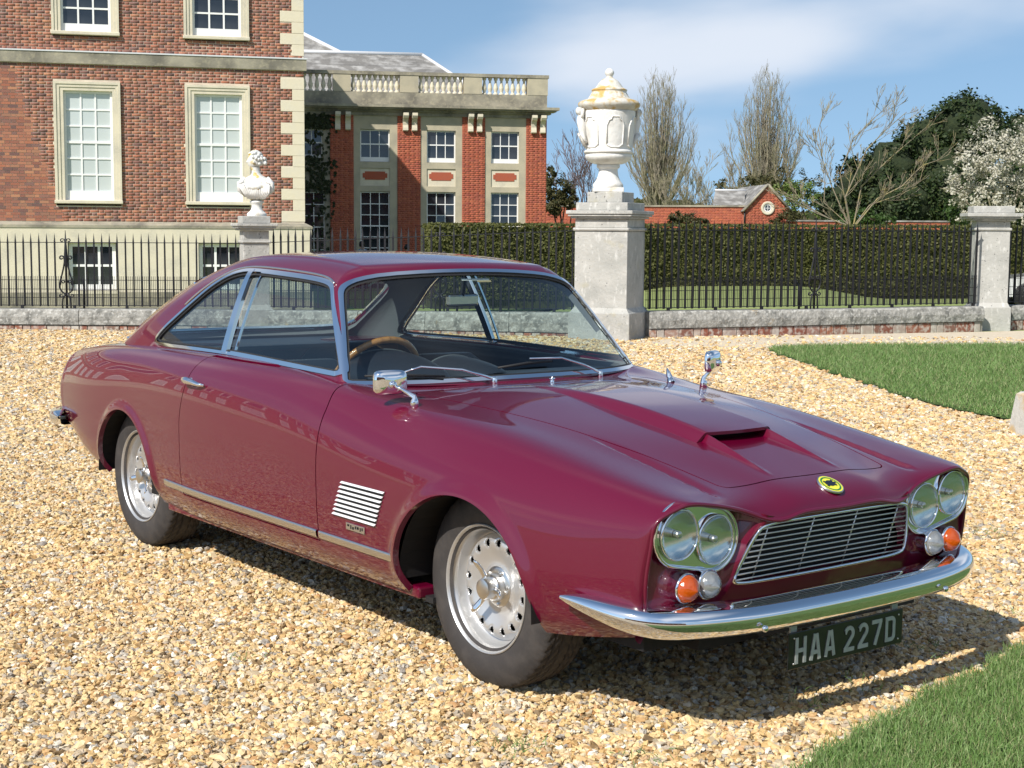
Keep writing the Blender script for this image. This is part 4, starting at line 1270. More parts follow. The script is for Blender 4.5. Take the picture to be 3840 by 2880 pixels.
def across(L):
    """spline the 12 lines of each row across; mirrored about the centre line for a smooth crown"""
    sgn = np.array([-1 if k == L.shape[-1] - 2 else 1 for k in range(L.shape[-1])])
    X = np.moveaxis(L, 1, 0)
    ext = np.concatenate([(X[3:0:-1]) * sgn, X]); tx = np.concatenate([-tv[3:0:-1], tv])
    return np.moveaxis(spline(tx, ext, vq), 0, 1)


rows = across(spline(ST, SEC, U))                      # (NU, NV, 2)
P = np.concatenate([np.broadcast_to(U[:, None, None], (NU, NV, 1)), rows], 2)
Nn = across(NOSE[None, :, :])[0]                       # nose outline (NV,3)
P0 = P[-1]; d = (P[-1] - P[-3]); d /= d[:, :1]
L_ = (Nn[:, :1] - P0[:, :1]) * 0.85
P1 = P0 + d * L_
tt = np.linspace(0, 1, 26)[1:, None, None]
nose = (1 - tt) ** 2 * P0 + 2 * tt * (1 - tt) * P1 + tt ** 2 * Nn


def inward(Q):
    """unit vector in the y-z plane pointing into the outline Q (NV,3)"""
    t = np.gradient(Q[:, 1:], axis=0); t /= np.linalg.norm(t, axis=1, keepdims=True)
    e = np.stack([np.zeros(len(Q)), t[:, 1], -t[:, 0]], 1)
    return e


eN = inward(Nn)
th = np.linspace(0, math.pi, 11)[1:, None, None]
rl = 0.007
roll_ = Nn + rl * ((1 - np.cos(th)) * eN + np.sin(th) * np.array([1., 0, 0]))
back_ = (Nn + 2 * rl * eN)[None] - np.linspace(0.02, 0.06, 3)[:, None, None] * np.array([1., 0, 0])
Q = P[0]; eT = inward(Q)
th = np.linspace(0, math.pi / 2, 14)[1:, None, None]
Rt = np.minimum(0.13, 0.5 * (Q[:, 2:3] - 0.36) + 0.03)
tail = Q + (1 - np.cos(th)) * Rt * eT - np.sin(th) * np.array([.15, 0, 0])
cen = tail[-1] * np.array([1, 0, 0]) + np.array([0, 0, .62])
tcap = tail[-1] + (cen - tail[-1]) * np.linspace(0.12, 1, 9)[:, None, None]
P = np.concatenate([tcap[::-1], tail[::-1], P, nose, roll_, back_])
AX = ((1.2955, .345, .325), (-1.2955, .325, .322))
x, y, z = P[..., 0], P[..., 1], P[..., 2]
for x0, rx, rz in AX:                                   # rolled wheel-arch lips
    rho = np.sqrt(((x - x0) / rx) ** 2 + (np.maximum(z - .30, 0) / rz) ** 2)
    dd = (rho - 1) * .335
    k = np.where((y > .5), smooth01(1 - dd / .052), 0) * smooth01((z - .23) / .16)
    P[..., 1] += .014 * np.where(dd > -.05, k, 0)
# creases running forward from the mouth of the bonnet scoop
yr = .139 + (x - 1.69) * .05
hr = .026 * np.clip((1.97 - x) / .28, 0, 1) ** 1.1 * (x > 1.6)
P[..., 2] += np.where((z > .6) & (y < .4), hr * np.exp(-((y - yr) / .011) ** 2), 0)
# crisp crease along the inner top of each front wing
gq = np.where(y < .4585, smooth01((y - .405) / .0535) ** 1.6, 1 - smooth01((y - .4585) / .007))
fq = smooth01((x - 1.42) / .28) * (1 - smooth01((x - 1.985) / .07))
P[..., 2] -= np.where((z > .6) & (y > .38) & (y < .5), .0085 * fq * gq, 0)
BODY = grid(P)
BODY.N[np.abs(BODY.V[:, 1]) < 1e-6, 1] = 0
BODY.N /= np.maximum(np.linalg.norm(BODY.N, axis=1, keepdims=True), 1e-9)


def ysurf(xq, zq):
    """half width of the body side at (x, z)"""
    xq = np.atleast_1d(xq).astype(float); zq = np.atleast_1d(zq).astype(float)
    r_ = across(spline(ST, SEC, np.clip(xq, -2.2, 2.0)))
    return np.array([np.interp(-zz_, -row[140:, 1], row[140:, 0]) for row, zz_ in zip(r_, zq)])


def ztop(xq, yq):
    xq = np.atleast_1d(xq).astype(float); yq = np.abs(np.atleast_1d(yq).astype(float))
    r_ = across(spline(ST, SEC, np.clip(xq, -2.2, 2.0)))
    return np.array([np.interp(yy, row[:150, 0], row[:150, 1]) for row, yy in zip(r_, yq)])


# --- greenhouse: rounded intersection of side, screen, roof and backlight surfaces
def xws(y, z): return .585 - .95 * (z - .885) - .36 * y * y


def fgh(P):
    x, y, z = P[..., 0], np.abs(P[..., 1]), P[..., 2]
    h = z - .92
    side = (y - (.700 + .0155 * x - .34 * h - .25 * h * h - .02 * np.clip((-x - .7) / .9, 0, 2) ** 2)) * .93
    ws = (x - xws(y, z)) * .72
    dxr = x + .42
    roof = z - (1.352 - .10 * y * y - .105 * dxr * dxr - .10 * np.clip(-dxr - .35, 0, 2) ** 2 - .004 * smooth01((y - .44) / .014))
    back = (-(1.27 + 1.62 * (1.2 - z)) - .10 * (1 - (y / .6) ** 2) - x) * .53
    g = smax(roof, back, .22)
    g = smax(g, side, .10)
    return smax(g, ws, .022)


nT, nP = 330, 170
thg = np.linspace(0, math.pi, nT)
ph = R(90) - (R(90) - R(4)) * np.linspace(0, 1, nP)
TH, PH = np.meshgrid(thg, ph, indexing='ij')
D = np.stack([np.cos(PH) * np.cos(TH), np.cos(PH) * np.sin(TH), np.sin(PH)], -1)
c0 = np.array([-.5, 0, .80])
lo = np.full(TH.shape, .03); hi = np.full(TH.shape, 3.0)
for _ in range(44):
    mid = (lo + hi) / 2
    v = fgh(c0 + D * mid[..., None]) < 0
    lo = np.where(v, mid, lo); hi = np.where(v, hi, mid)
GP = c0 + D * lo[..., None]
GH = grid(GP, flip=True)
e_ = 1e-4
G = np.stack([(fgh(GH.V + np.eye(3)[k] * e_) - fgh(GH.V - np.eye(3)[k] * e_)) / (2 * e_) for k in range(3)], 1)
G[np.abs(GH.V[:, 1]) < 1e-6, 1] = 0
GH.N = G / np.linalg.norm(G, axis=1, keepdims=True)
fn = np.cross(GH.V[GH.T[:, 1]] - GH.V[GH.T[:, 0]], GH.V[GH.T[:, 2]] - GH.V[GH.T[:, 0]])
if (fn * GH.N[GH.T[:, 0]]).sum() < 0: GH.T = GH.T[:, ::-1]
GH = clip(GH, .845 - GH.V[:, 2])

DLO = chaikin([(-1.258,.915),(-1.264,.951),(-1.204,1.000),(-1.125,1.049),(-1.052,1.096),(-.981,1.141),(-.913,1.183),(-.841,1.219),(-.766,1.248),(-.682,1.265),(-.613,1.270),(-.494,1.270),(-.305,1.265),(-.122,1.259),(.012,1.251),(.083,1.240),(.121,1.219),(.165,1.174),(.284,1.045),(.363,.953),(.394,.909),(.218,.911),(-.034,.915),(-.306,.920),(-.534,.922),(-.906,.917),(-1.132,.912)], 1)
WSO = [(0,.888),(.3,.884),(.474,.880),(.635,.880),(.709,.882),(.690,.935),(.681,.95),(.638,1.057),(.595,1.168),(.574,1.214),(.546,1.238),(.49,1.258),(.387,1.275),(.187,1.287),(0,1.290)]
WSO = chaikin(WSO + [(-a, b) for a, b in WSO[-2:0:-1]], 1)
RWO = [(0,.925),(.3,.925),(.52,.930),(.600,.945),(.588,1.04),(.560,1.14),(.52,1.20),(.42,1.235),(.2,1.25),(0,1.254)]
RWO = chaikin(RWO + [(-a, b) for a, b in RWO[-2:0:-1]], 1)


def sd_side(S): return np.where(S.V[:, 1] > .48, sdpoly(S.V[:, [0, 2]], DLO), .5)
def sd_ws(S): return np.where(S.V[:, 0] > .05, sdpoly(S.V[:, [1, 2]], WSO), .5)
def sd_rw(S): return np.where((S.N[:, 0] < -.2) & (S.V[:, 0] < -.8), sdpoly(S.V[:, [1, 2]], RWO), .5)
def bp(z, a, b): return a + (b - a) * (z - .932) / (1.256 - .932)


roof = clip(GH, -sd_side(GH)); roof = clip(roof, -sd_ws(roof)); roof = clip(roof, -sd_rw(roof))
roof2 = join(roof, mirror(roof))
pmat('car_paint', (0.105, 0.0004, 0.0190), rough=0.34, coat=1.0, coat_rough=0.015, spec=0.35)
pmat('vent_bright', (0.82, 0.82, 0.82), rough=0.35, metal=0.3)
pmat('chrome', (0.86, 0.87, 0.89), rough=0.045, metal=1.0)
pmat('dull_chrome', (0.70, 0.69, 0.67), rough=0.28, metal=1.0)
pmat('rubber', (0.016, 0.016, 0.017), rough=0.62, bump=[(60, 3, .25, .002)])
pmat('tyre_rubber', (0.040, 0.036, 0.035), rough=0.72, var=[(18, 4, .45, .7, (0.075, 0.066, 0.060), .6)], bump=[(120, 3, .3, .002)])
pmat('black', (0.006, 0.006, 0.007), rough=0.75)
pmat('vinyl', (0.018, 0.022, 0.032), rough=0.42, bump=[(300, 2, .15, .001)])
pmat('headlining', (0.16, 0.17, 0.18), rough=0.9)
pmat('wheel_silver', (0.60, 0.60, 0.60), rough=0.33, metal=0.65, coat=.3, var=[(9, 4, .45, .75, (0.46, 0.45, 0.43), .4)])
pmat('wood_rim', (0.42, 0.19, 0.055), rough=0.3, coat=.6, var=[(40, 3, .4, .65, (0.25, 0.10, 0.03), .7)])


def thin_glass(name, tint, rough=0.0, ior=1.5, bumps=None):
    mt, t, b = nodes(name)
    t.nodes.remove(b)
    out = t.nodes['Material Output']
    tr = t.nodes.new('ShaderNodeBsdfTransparent'); tr.inputs[0].default_value = (*tint, 1)
    gl = t.nodes.new('ShaderNodeBsdfGlossy'); gl.inputs['Roughness'].default_value = rough
    lw = t.nodes.new('ShaderNodeLayerWeight'); lw.inputs[0].default_value = .5
    pw = t.nodes.new('ShaderNodeMath'); pw.operation = 'POWER'; pw.inputs[1].default_value = 5
    t.links.new(lw.outputs['Facing'], pw.inputs[0])
    fr = t.nodes.new('ShaderNodeMath'); fr.operation = 'MULTIPLY_ADD'; fr.inputs[1].default_value = .92; fr.inputs[2].default_value = .045
    t.links.new(pw.outputs[0], fr.inputs[0])
    mx = t.nodes.new('ShaderNodeMixShader')
    ml = t.nodes.new('ShaderNodeMath'); ml.operation = 'MULTIPLY'; ml.inputs[1].default_value = 1.7; ml.use_clamp = True
    t.links.new(fr.outputs[0], ml.inputs[0])
    t.links.new(ml.outputs[0], mx.inputs[0]); t.links.new(tr.outputs[0], mx.inputs[1]); t.links.new(gl.outputs[0], mx.inputs[2])
    t.links.new(mx.outputs[0], out.inputs[0])
    if bumps:
        co = t.nodes.new('ShaderNodeTexCoord')
        wv = t.nodes.new('ShaderNodeTexWave'); wv.bands_direction = bumps[0]; wv.inputs['Scale'].default_value = bumps[1]
        bpn = t.nodes.new('ShaderNodeBump'); bpn.inputs['Strength'].default_value = bumps[2]; bpn.inputs['Distance'].default_value = .002
        t.links.new(co.outputs['Object'], wv.inputs[0]); t.links.new(wv.outputs['Fac'], bpn.inputs['Height'])
        t.links.new(bpn.outputs[0], gl.inputs['Normal'])
    return mt


thin_glass('car_glass', (0.80, 0.88, 0.87))
thin_glass('lens_glass', (0.90, 0.93, 0.92), .02, 1.5, ('Y', 55, .6))

# --- body panels
xs_, ys_, zs_ = BODY.V.T


def yshut(x):
    t = 1.985 - x
    return .373 + .131 * t + .011 * t * t


def sd_bonnet(V):
    a = np.abs(V[:, 1]) - yshut(V[:, 0]); b = V[:, 0] - (1.992 - .10 * V[:, 1] ** 2); c_ = .690 - V[:, 0] - .16 * V[:, 1] ** 2
    r_ = .03
    q1, q2 = a + r_, np.maximum(b, c_) + r_
    s = np.minimum(np.maximum(q1, q2), 0) + np.hypot(np.maximum(q1, 0), np.maximum(q2, 0)) - r_
    return np.where(V[:, 2] > .62, s, .5)


def sd_door(V):
    z = V[:, 2]
    xf = .462 - .035 * smooth01((z - .80) / .12)
    xr = -.652 + .06 * smooth01((z - .62) / .30) + .02 * smooth01((z - .85) / .08)
    a = np.maximum(V[:, 0] - xf, xr - V[:, 0]); b = np.maximum(.338 - z, z - .9165)
    return np.where(V[:, 1] > .60, np.maximum(a, b), .5)


def sd_cabin(V):
    x, y, z = V.T
    g = np.maximum(np.maximum(np.abs(y) - (.675 + .0155 * x), x - (xws(y, .885) - .03)), -1.30 - x)
    return np.where(z > .80, g, .5)


body = clip(BODY, -sd_cabin(BODY.V))
for x0, rx, rz in AX:
    V = body.V
    rho = np.sqrt(((V[:, 0] - x0) / rx) ** 2 + (np.maximum(V[:, 2] - .30, 0) / rz) ** 2)
    body = clip(body, np.where((V[:, 1] > .5) & (V[:, 2] < .72), 1 - rho, -1))
gap = .0026
door_s = clip(body, sd_door(body.V) + gap)
bon_s = clip(body, sd_bonnet(body.V) + gap)
shell = clip(body, -(sd_door(body.V) - gap)); shell = clip(shell, -(sd_bonnet(shell.V) - gap))
noseam = lambda C_: np.abs(C_[:, 1]) > 1e-4
shell = skirt(shell, .022, noseam)
put(join(shell, mirror(shell)), 'body', 'car_paint')
bon = skirt(bon_s, .02, noseam)
bonnet = put(join(bon, mirror(bon)), 'bonnet', 'car_paint')
doors = []
for sgn in (-1, 1):
    s_ = skirt(door_s, .022)
    doors.append(put(s_ if sgn > 0 else mirror(s_), 'door', 'car_paint'))
put(join(skirt(roof, .012, noseam), mirror(skirt(roof, .012, noseam))), 'roof', 'car_paint')
hl = flip(offset(roof, -.036)); hl2 = skirt(offset(roof, -.013), .024, noseam); hl2 = Surf(hl2.V, hl2.T[len(roof.T):], hl2.N); hl = join(hl, hl2); put(join(hl, mirror(hl)), 'headlining', 'headlining')

# --- glass and bright trim
sds = sd_side(GH)
side_all = clip(GH, sds)
zS = side_all.V[:, 2]; xS = side_all.V[:, 0]; sd = sdpoly(side_all.V[:, [0, 2]], DLO)
bl, br = bp(zS, -.577, -.613), bp(zS, -.533, -.573)
qg = clip(side_all, np.maximum(sd + .013, xS - bl))
dg = clip(clip(side_all, sd + .021), bp(clip(side_all, sd + .021).V[:, 2], -.523, -.563) - clip(side_all, sd + .021).V[:, 0])
trim_ring = clip(side_all, -(sd + .0165))
trim_ring = clip(trim_ring, np.where(trim_ring.V[:, 0] > -.5, -1., -(sdpoly(trim_ring.V[:, [0, 2]], DLO) + .0125)))
def band(S, *fs):
    for f in fs: S = clip(S, f(S))
    return S


sdf_ = lambda S: sdpoly(S.V[:, [0, 2]], DLO)
bpill = band(side_all, lambda S: bp(S.V[:, 2], -.577, -.613) - S.V[:, 0], lambda S: S.V[:, 0] - bp(S.V[:, 2], -.533, -.573), lambda S: sdf_(S) + .004)
rub = band(side_all, lambda S: -(sdf_(S) + .023), lambda S: sdf_(S) + .0165)
bl2 = lambda S: S.V[:, 0] - bp(S.V[:, 2], -.482, -.508)
strip2 = band(side_all, lambda S: bl2(S) - .004, lambda S: -bl2(S) - .004, lambda S: sdf_(S) + .021)
for sgn, dr in ((-1, doors[0]), (1, doors[1])):
    f_ = (lambda s: s) if sgn > 0 else mirror
    put(f_(offset(qg, -.007)), 'quarter_window', 'car_glass')
    put(f_(offset(dg, -.009)), 'window', 'car_glass', dr)
    put(f_(skirt(offset(trim_ring, .006), .014)), 'window_trim', 'chrome')
    put(f_(skirt(offset(bpill, .009), .016)), 'door_pillar', 'chrome', dr)
    put(f_(skirt(offset(rub, -.001), .010)), 'window_seal', 'rubber', dr)
    put(f_(skirt(offset(strip2, -.003), .008)), 'window_channel', 'chrome', dr)
sdw = sd_ws(GH)
ws_all = clip(GH, sdw); sdw2 = sdpoly(ws_all.V[:, [1, 2]], WSO)
wsg = offset(clip(ws_all, sdw2 + .014), -.004); put(join(wsg, mirror(wsg)), 'windscreen', 'car_glass')
wst = skirt(offset(clip(ws_all, -(sdw2 + .0125)), .007), .014, noseam); put(join(wst, mirror(wst)), 'windscreen_trim', 'chrome')
sdw_ = lambda S: sdpoly(S.V[:, [1, 2]], WSO)
wsr = band(ws_all, lambda S: sdw_(S) + .0125, lambda S: -(sdw_(S) + .021)); wsr = offset(wsr, .0005); put(join(wsr, mirror(wsr)), 'windscreen_seal', 'rubber')
rw_all = clip(GH, sd_rw(GH)); sdr = sdpoly(rw_all.V[:, [1, 2]], RWO)
rwg = offset(clip(rw_all, sdr + .012), -.004); put(join(rwg, mirror(rwg)), 'rear_window', 'car_glass')
rwt = skirt(offset(clip(rw_all, -(sdr + .012)), .006), .012, noseam); put(join(rwt, mirror(rwt)), 'rear_window_trim', 'chrome')
# drip rail along the top of the side glass
for sgn in (-1, 1):
    pts = [(-1.07, 1.100), (-1.00, 1.148), (-.92, 1.193), (-.842, 1.230), (-.765, 1.259), (-.67, 1.276), (-.54, 1.281), (-.30, 1.276), (-.08, 1.267), (.035, 1.256), (.10, 1.237)]
    pp = []
    for a, b in chaikin(np.array(pts), 2, False):
        yy = .5
        l, h_ = .3, .8
        for _ in range(30):
            mdl = (l + h_) / 2
            if fgh(np.array([a, mdl, b])) < 0: l = mdl
            else: h_ = mdl
        pp.append((a, sgn * (l + .004), b))
    B().tube(pp, .0055, 6).link('drip_rail', 'dull_chrome', car)

# --- bonnet scoop: a raised shell with an open mouth
xsq = np.linspace(.74, 1.692, 90); ysq = np.linspace(-.215, .215, 87)
XX, YY = np.meshgrid(xsq, ysq, indexing='ij')
XX = XX + np.where(XX > 1.6, (XX - 1.6) / .092 * (-.020) * (YY / .16) ** 2, 0)
ZB = np.array([np.interp(np.abs(YY[i]), r_[:150, 0], r_[:150, 1]) for i, r_ in enumerate(across(spline(ST, SEC, xsq)))])
hgt = .037 * smooth01((XX - .70) / .75) ** .8 + .002
wid = .128 + .014 * (XX - .74)
prof = smooth01(1 - (np.abs(YY) - wid) / .052)
ZS = ZB - .003 + hgt * prof
sc_ = grid(np.stack([XX, YY, ZS], -1))
sc_ = clip(sc_, np.abs(sc_.V[:, 1]) - (.186 + .012 * (sc_.V[:, 0] - .74)))
scoop = put(skirt(sc_, .011), 'scoop', 'car_paint', bonnet)
B().bx(1.40, 1.63, -.125, .125, .70, .806).link('scoop_duct', 'black', bonnet)

# --- front panel between the lamps, with the grille opening
OUT = np.concatenate([Nn[:, 1:], Nn[::-1, 1:] * [-1, 1]])
yq = np.linspace(0, .76, 130); zq = np.linspace(.335, .72, 100)
YP, ZP = np.meshgrid(yq, zq, indexing='ij')


def xfront(y, z):
    wg = smooth01((np.interp(z, [.43, .50, .55, .62], [.455, .43, .398, .378]) - np.abs(y)) / .055)
    Xg = 2.101 + (z - .61) * .31 + np.where(z > .60, 0, 0)
    Xl = 2.034 + .05 * smooth01((z - .60) / .2) * 0 - .03 * np.clip(np.abs(y) - .60, 0, 1) ** .9 * 1.2
    return Xl * (1 - wg) + Xg * wg


GR = chaikin([(-.322,.612),(-.18,.614),(0,.6145),(.18,.614),(.322,.612),(.352,.585),(.398,.452),(.384,.430),(.2,.426),(0,.425),(-.2,.426),(-.384,.430),(-.398,.452),(-.352,.585)], 2)
fp = grid(np.stack([xfront(YP, ZP), YP, ZP], -1))
fp = Surf(fp.V, fp.T)
if fp.N[:, 0].mean() < 0: fp = flip(fp)
fp = clip(fp, sdpoly(fp.V[:, 1:], OUT) - .004)
fp = clip(fp, -sdpoly(fp.V[:, 1:], GR))
fp = skirt(fp, .03, lambda C_: (np.abs(C_[:, 1]) > 1e-4) & (sdpoly(C_[:, 1:], GR) < .01))
put(join(fp, mirror(fp)), 'front_panel', 'car_paint')
grille = B().bx(2.000, 2.006, -.42, .42, .40, .63).link('grille', 'black', car)


def xg_(z): return 2.101 + (z - .61) * .31


ring = np.array([(xg_(b) - .002, a, b) for a, b in GR]); ring = np.vstack([ring, ring[:1]])
B().tube(ring, .0058, 8, cap=False).link('grille_frame', 'chrome', grille)
for k in range(10):
    zc = .443 + k * .0172
    hw = np.interp(zc, [.43, .452, .585, .612], [.384, .398, .352, .322]) - .002
    B().tube([(xg_(zc) - .004 - .010 * (t / hw) ** 2 * 0, t, zc) for t in np.linspace(-hw, hw, 9)], .0028, 6).link('slat', 'dull_chrome', grille)
for yv in (-.30, -.10, .10, .30):
    B().tube([(xg_(.428) - .008, yv * 1.02, .428), (xg_(.611) - .008, yv, .611)], .0026, 6).link('bar', 'dull_chrome', grille)

# --- lamps
MY = Matrix.Rotation(math.pi / 2, 4, 'Y')               # local z -> car x
pmat('reflector', (0.80, 0.82, 0.82), rough=0.16, metal=1.0)
pmat('amber_lens', (0.40, 0.060, 0.001), rough=0.12, coat=1, spec=.6, bump=[(90, 1, .5, .003)])
pmat('clear_lens', (0.30, 0.31, 0.31), rough=0.14, metal=.5, coat=1, spec=.6, bump=[(90, 1, .5, .003)])
for sgn in (-1, 1):
    ca, cb = np.array([.626, .607]), np.array([.482, .578])
    ax = (ca - cb) / np.linalg.norm(ca - cb); nr = np.array([-ax[1], ax[0]])
    out = [ca + .0915 * (ax * math.cos(t) + nr * math.sin(t)) for t in np.linspace(-math.pi / 2, math.pi / 2, 17)] + \
          [cb - .0915 * (ax * math.cos(t) + nr * math.sin(t)) for t in np.linspace(-math.pi / 2, math.pi / 2, 17)]
    out = [(sgn * a, b) for a, b in out]
    ctr = sgn * .554
    gy, gz_ = np.meshgrid(np.linspace(.37, .73, 100), np.linspace(.47, .71, 70), indexing='ij')
    pl = grid(np.stack([np.full(gy.shape, 2.048), gy, gz_], -1))
    if pl.N[:, 0].mean() < 0: pl = flip(pl)
    qv = pl.V[:, 1:]; tt_ = np.clip((qv - cb) @ ax, 0, np.linalg.norm(ca - cb))
    pl = clip(pl, np.linalg.norm(qv - (cb + tt_[:, None] * ax), axis=1) - .0905)
    for c0_ in (ca, cb): pl = clip(pl, .0700 - np.linalg.norm(pl.V[:, 1:] - c0_, axis=1))
    if sgn < 0: pl = mirror(pl)
    bez = put(pl, 'headlight_bezel', 'chrome')
    rg = [(2.052, a, c_) for a, c_ in out]
    B().tube(rg + [rg[0], rg[1]], .0062, 8, cap=False).link('bezel_rim', 'chrome', bez)
    for (cy, czz) in (ca, cb):
        hlx = B()
        Mh = Matrix.Translation((2.048, sgn * cy, czz)) @ MY
        hd = B().lathe([(.0745, -.002), (.0750, .010), (.0725, .015), (.0690, .012), (.0680, .004)], 40, Mh).link('headlight', 'chrome', car)
        B().lathe([(.0685, .006), (.060, .0005), (.045, -.0050), (.025, -.0085), (.008, -.0098)], 40, Mh, cap1=True).link('reflector', 'reflector', hd)
        B().lathe([(.0010, .0245), (.020, .0235), (.040, .0205), (.056, .0155), (.0690, .0085)], 40, Mh, cap0=True).link('lens', 'lens_glass', hd)
        B().lathe([(.011, -.008), (.011, .008), (.008, .010)], 16, Mh, cap1=True).link('bulb_shield', 'dull_chrome', hd)
    for cy, mname, lname in ((.606, 'amber_lens', 'indicator'), (.519, 'clear_lens', 'side_light')):
        Mh = Matrix.Translation((2.052, sgn * cy, .454)) @ MY
        o = B().lathe([(.041, -.03), (.041, .012), (.0445, .014), (.0445, .020), (.041, .023)], 36, Mh).link(lname, 'chrome', car)
        B().lathe([(.001, .062), (.006, .058), (.020, .050), (.032, .040), (.039, .028), (.0405, .020)], 36, Mh, cap0=True).link('lens', mname, o)

# --- bumpers
def bumper(path, sec, name):
    """path rows: x, y, scale, z shift (right half from centre to tip); sec: (out, z)"""
    path = np.array(path)
    tq = np.linspace(0, len(path) - 1, 90)
    full = spline(np.arange(-2, len(path)), np.vstack([path[2:0:-1] * [1, -1, 1, 1], path]), tq)
    xy = full[:, :2]; tg = np.gradient(xy, axis=0); tg /= np.linalg.norm(tg, axis=1, keepdims=True)
    sgnx = np.sign(path[0, 0])
    nrm = np.stack([tg[:, 1], -tg[:, 0]], 1) * 1.0
    nrm *= np.sign((nrm * [[sgnx, 0.3]]).sum(1))[:, None]
    sq = chaikin(np.array(sec), 3, False)
    zc = np.mean([a[1] for a in sec])
    rows_ = []
    for i in range(len(full)):
        s_, dz = full[i, 2], full[i, 3]
        o = sq[:, 0] * s_; zz_ = zc + (sq[:, 1] - zc) * s_ + dz
        rows_.append(np.stack([xy[i, 0] + nrm[i, 0] * o, xy[i, 1] + nrm[i, 1] * o, zz_], 1))
    S_ = grid(np.array(rows_))
    if (S_.N * np.concatenate([np.repeat(nrm, len(sq), 0), np.zeros((len(S_.V), 1))], 1)).sum() < 0: S_ = flip(S_)
    S2 = join(S_, flip(Surf(S_.V - S_.N * .004, S_.T, S_.N)))
    return put(join(S2, mirror(S2)), name, 'chrome')


fb = bumper([(2.206,0,1,0),(2.203,.2,1,0),(2.190,.4,1,.0),(2.165,.55,1,.002),(2.128,.66,1,.004),(2.068,.745,.98,.008),(1.985,.796,.86,.018),(1.905,.822,.66,.031),(1.835,.835,.42,.041),(1.790,.838,.14,.046)],
       [(-.095,.402),(-.06,.404),(-.025,.400),(-.004,.384),(.002,.362),(-.003,.338),(-.018,.320),(-.04,.311),(-.065,.309)], 'front_bumper')
rb = bumper([(-2.47,0,1,0),(-2.465,.2,1,0),(-2.452,.4,1,0),(-2.43,.55,1,0),(-2.395,.66,1,0),(-2.33,.745,.96,.002),(-2.25,.785,.8,.006),(-2.17,.800,.55,.012),(-2.10,.803,.18,.018)],
       [(-.09,.528),(-.05,.530),(-.02,.524),(-.002,.508),(.003,.482),(-.002,.456),(-.018,.440),(-.04,.433),(-.07,.431)], 'rear_bumper')
for yy in (-.19, .19):
    B().lathe([(.010, .0), (.010, .006), (.006, .010)], 12, Matrix.Translation((2.196, yy * 2.2, .338)) @ MY, cap1=True).link('bumper_bolt', 'chrome', fb)

# --- number plate hanging below the front bumper
pmat('plate_black', (0.008, 0.010, 0.010), rough=0.35, coat=.4, bump=[(30, 3, .15, .002)])
pmat('plate_silver', (0.46, 0.48, 0.46), rough=0.42, metal=.35, var=[(60, 3, .45, .7, (0.33, 0.35, 0.33), .5)])
plate = B().box((2.152, 0, .234), (.006, .532, .111), bev=.0025).link('number_plate', 'plate_black', car)


def stroke(pts, w, hgt=.0022):
    """flat raised stroke in local (a right, b up) -> plate plane"""
    pts = [np.array(p, float) for p in pts]
    L, Rr = [], []
    for i, p in enumerate(pts):
        t = pts[min(i + 1, len(pts) - 1)] - pts[max(i - 1, 0)]
        if 0 < i < len(pts) - 1:
            t1 = pts[i] - pts[i - 1]; t2 = pts[i + 1] - pts[i]
            t1 /= np.linalg.norm(t1); t2 /= np.linalg.norm(t2); t = t1 + t2
            n_ = np.array([-t[1], t[0]]) / np.linalg.norm(t)
            k = 1 / max(.5, abs(n_ @ np.array([-t1[1], t1[0]])))
        else:
            n_ = np.array([-t[1], t[0]]) / np.linalg.norm(t); k = 1
        L.append(p + n_ * w / 2 * k); Rr.append(p - n_ * w / 2 * k)
    V = []; F = []
    n = len(pts)
    for lay in (0.0, hgt):
        V += [(a[0], a[1], lay) for a in L] + [(a[0], a[1], lay) for a in Rr]
    for i in range(n - 1):
        F.append([2 * n + i, 2 * n + i + 1, 3 * n + i + 1, 3 * n + i])
        F.append([i, i + 1, 2 * n + i + 1, 2 * n + i]); F.append([n + i + 1, n + i, 3 * n + i, 3 * n + i + 1])
    F.append([0, 2 * n, 3 * n, n]); F.append([n - 1, 2 * n - 1, 4 * n - 1, 3 * n - 1])
    return V, F


CH_H, CH_W, SW = .079, .048, .0125
h2 = CH_H / 2 - SW / 2; w2 = CH_W / 2 - SW / 2
arc = lambda cx, cy, r_, a0, a1, n=9: [(cx + r_ * math.cos(R(a)), cy + r_ * math.sin(R(a))) for a in np.linspace(a0, a1, n)]
GLY = {
 'H': [[(-w2, -CH_H/2), (-w2, CH_H/2)], [(w2, -CH_H/2), (w2, CH_H/2)], [(-w2, 0), (w2, 0)]],
 'A': [[(-w2 - .001, -CH_H/2), (-.0035, CH_H/2)], [(w2 + .001, -CH_H/2), (.0035, CH_H/2)], [(-w2 * .6, -.016), (w2 * .6, -.016)]],
 '2': [[(-w2, .020)] + arc(0, .0155, w2, 165, -30, 12) + [(-w2 + .002, -h2 + .004), (-w2, -h2)], [(-w2 - SW/2, -h2), (w2 + SW/2, -h2)]],
 '7': [[(-w2 - SW/2, h2), (w2 + SW/2, h2)], [(w2, h2 + .002), (w2 - .004, .018), (-.008, -CH_H/2)]],
 'D': [[(-w2, -CH_H/2), (-w2, CH_H/2)], [(-w2, h2), (w2 - .010, h2)] + arc(w2 - .012, h2 - .012, .012, 90, 0, 6)[1:] + arc(w2 - .012, -h2 + .012, .012, 0, -90, 6) + [(-w2, -h2)]]}
xs0 = -.2135
for ch, adv in (('H', .0655), ('A', .0655), ('A', .088), ('2', .0655), ('2', .0655), ('7', .0655), ('D', 0)):
    b = B()
    for k, st in enumerate(GLY[ch]):
        V, F = stroke(st, SW, .0022 + .0002 * k)
        b.add([(2.1552 + v[2], v[0] + xs0, v[1] + .233) for v in V], F)
    b.link('plate_character', 'plate_silver', plate)
    xs0 += adv
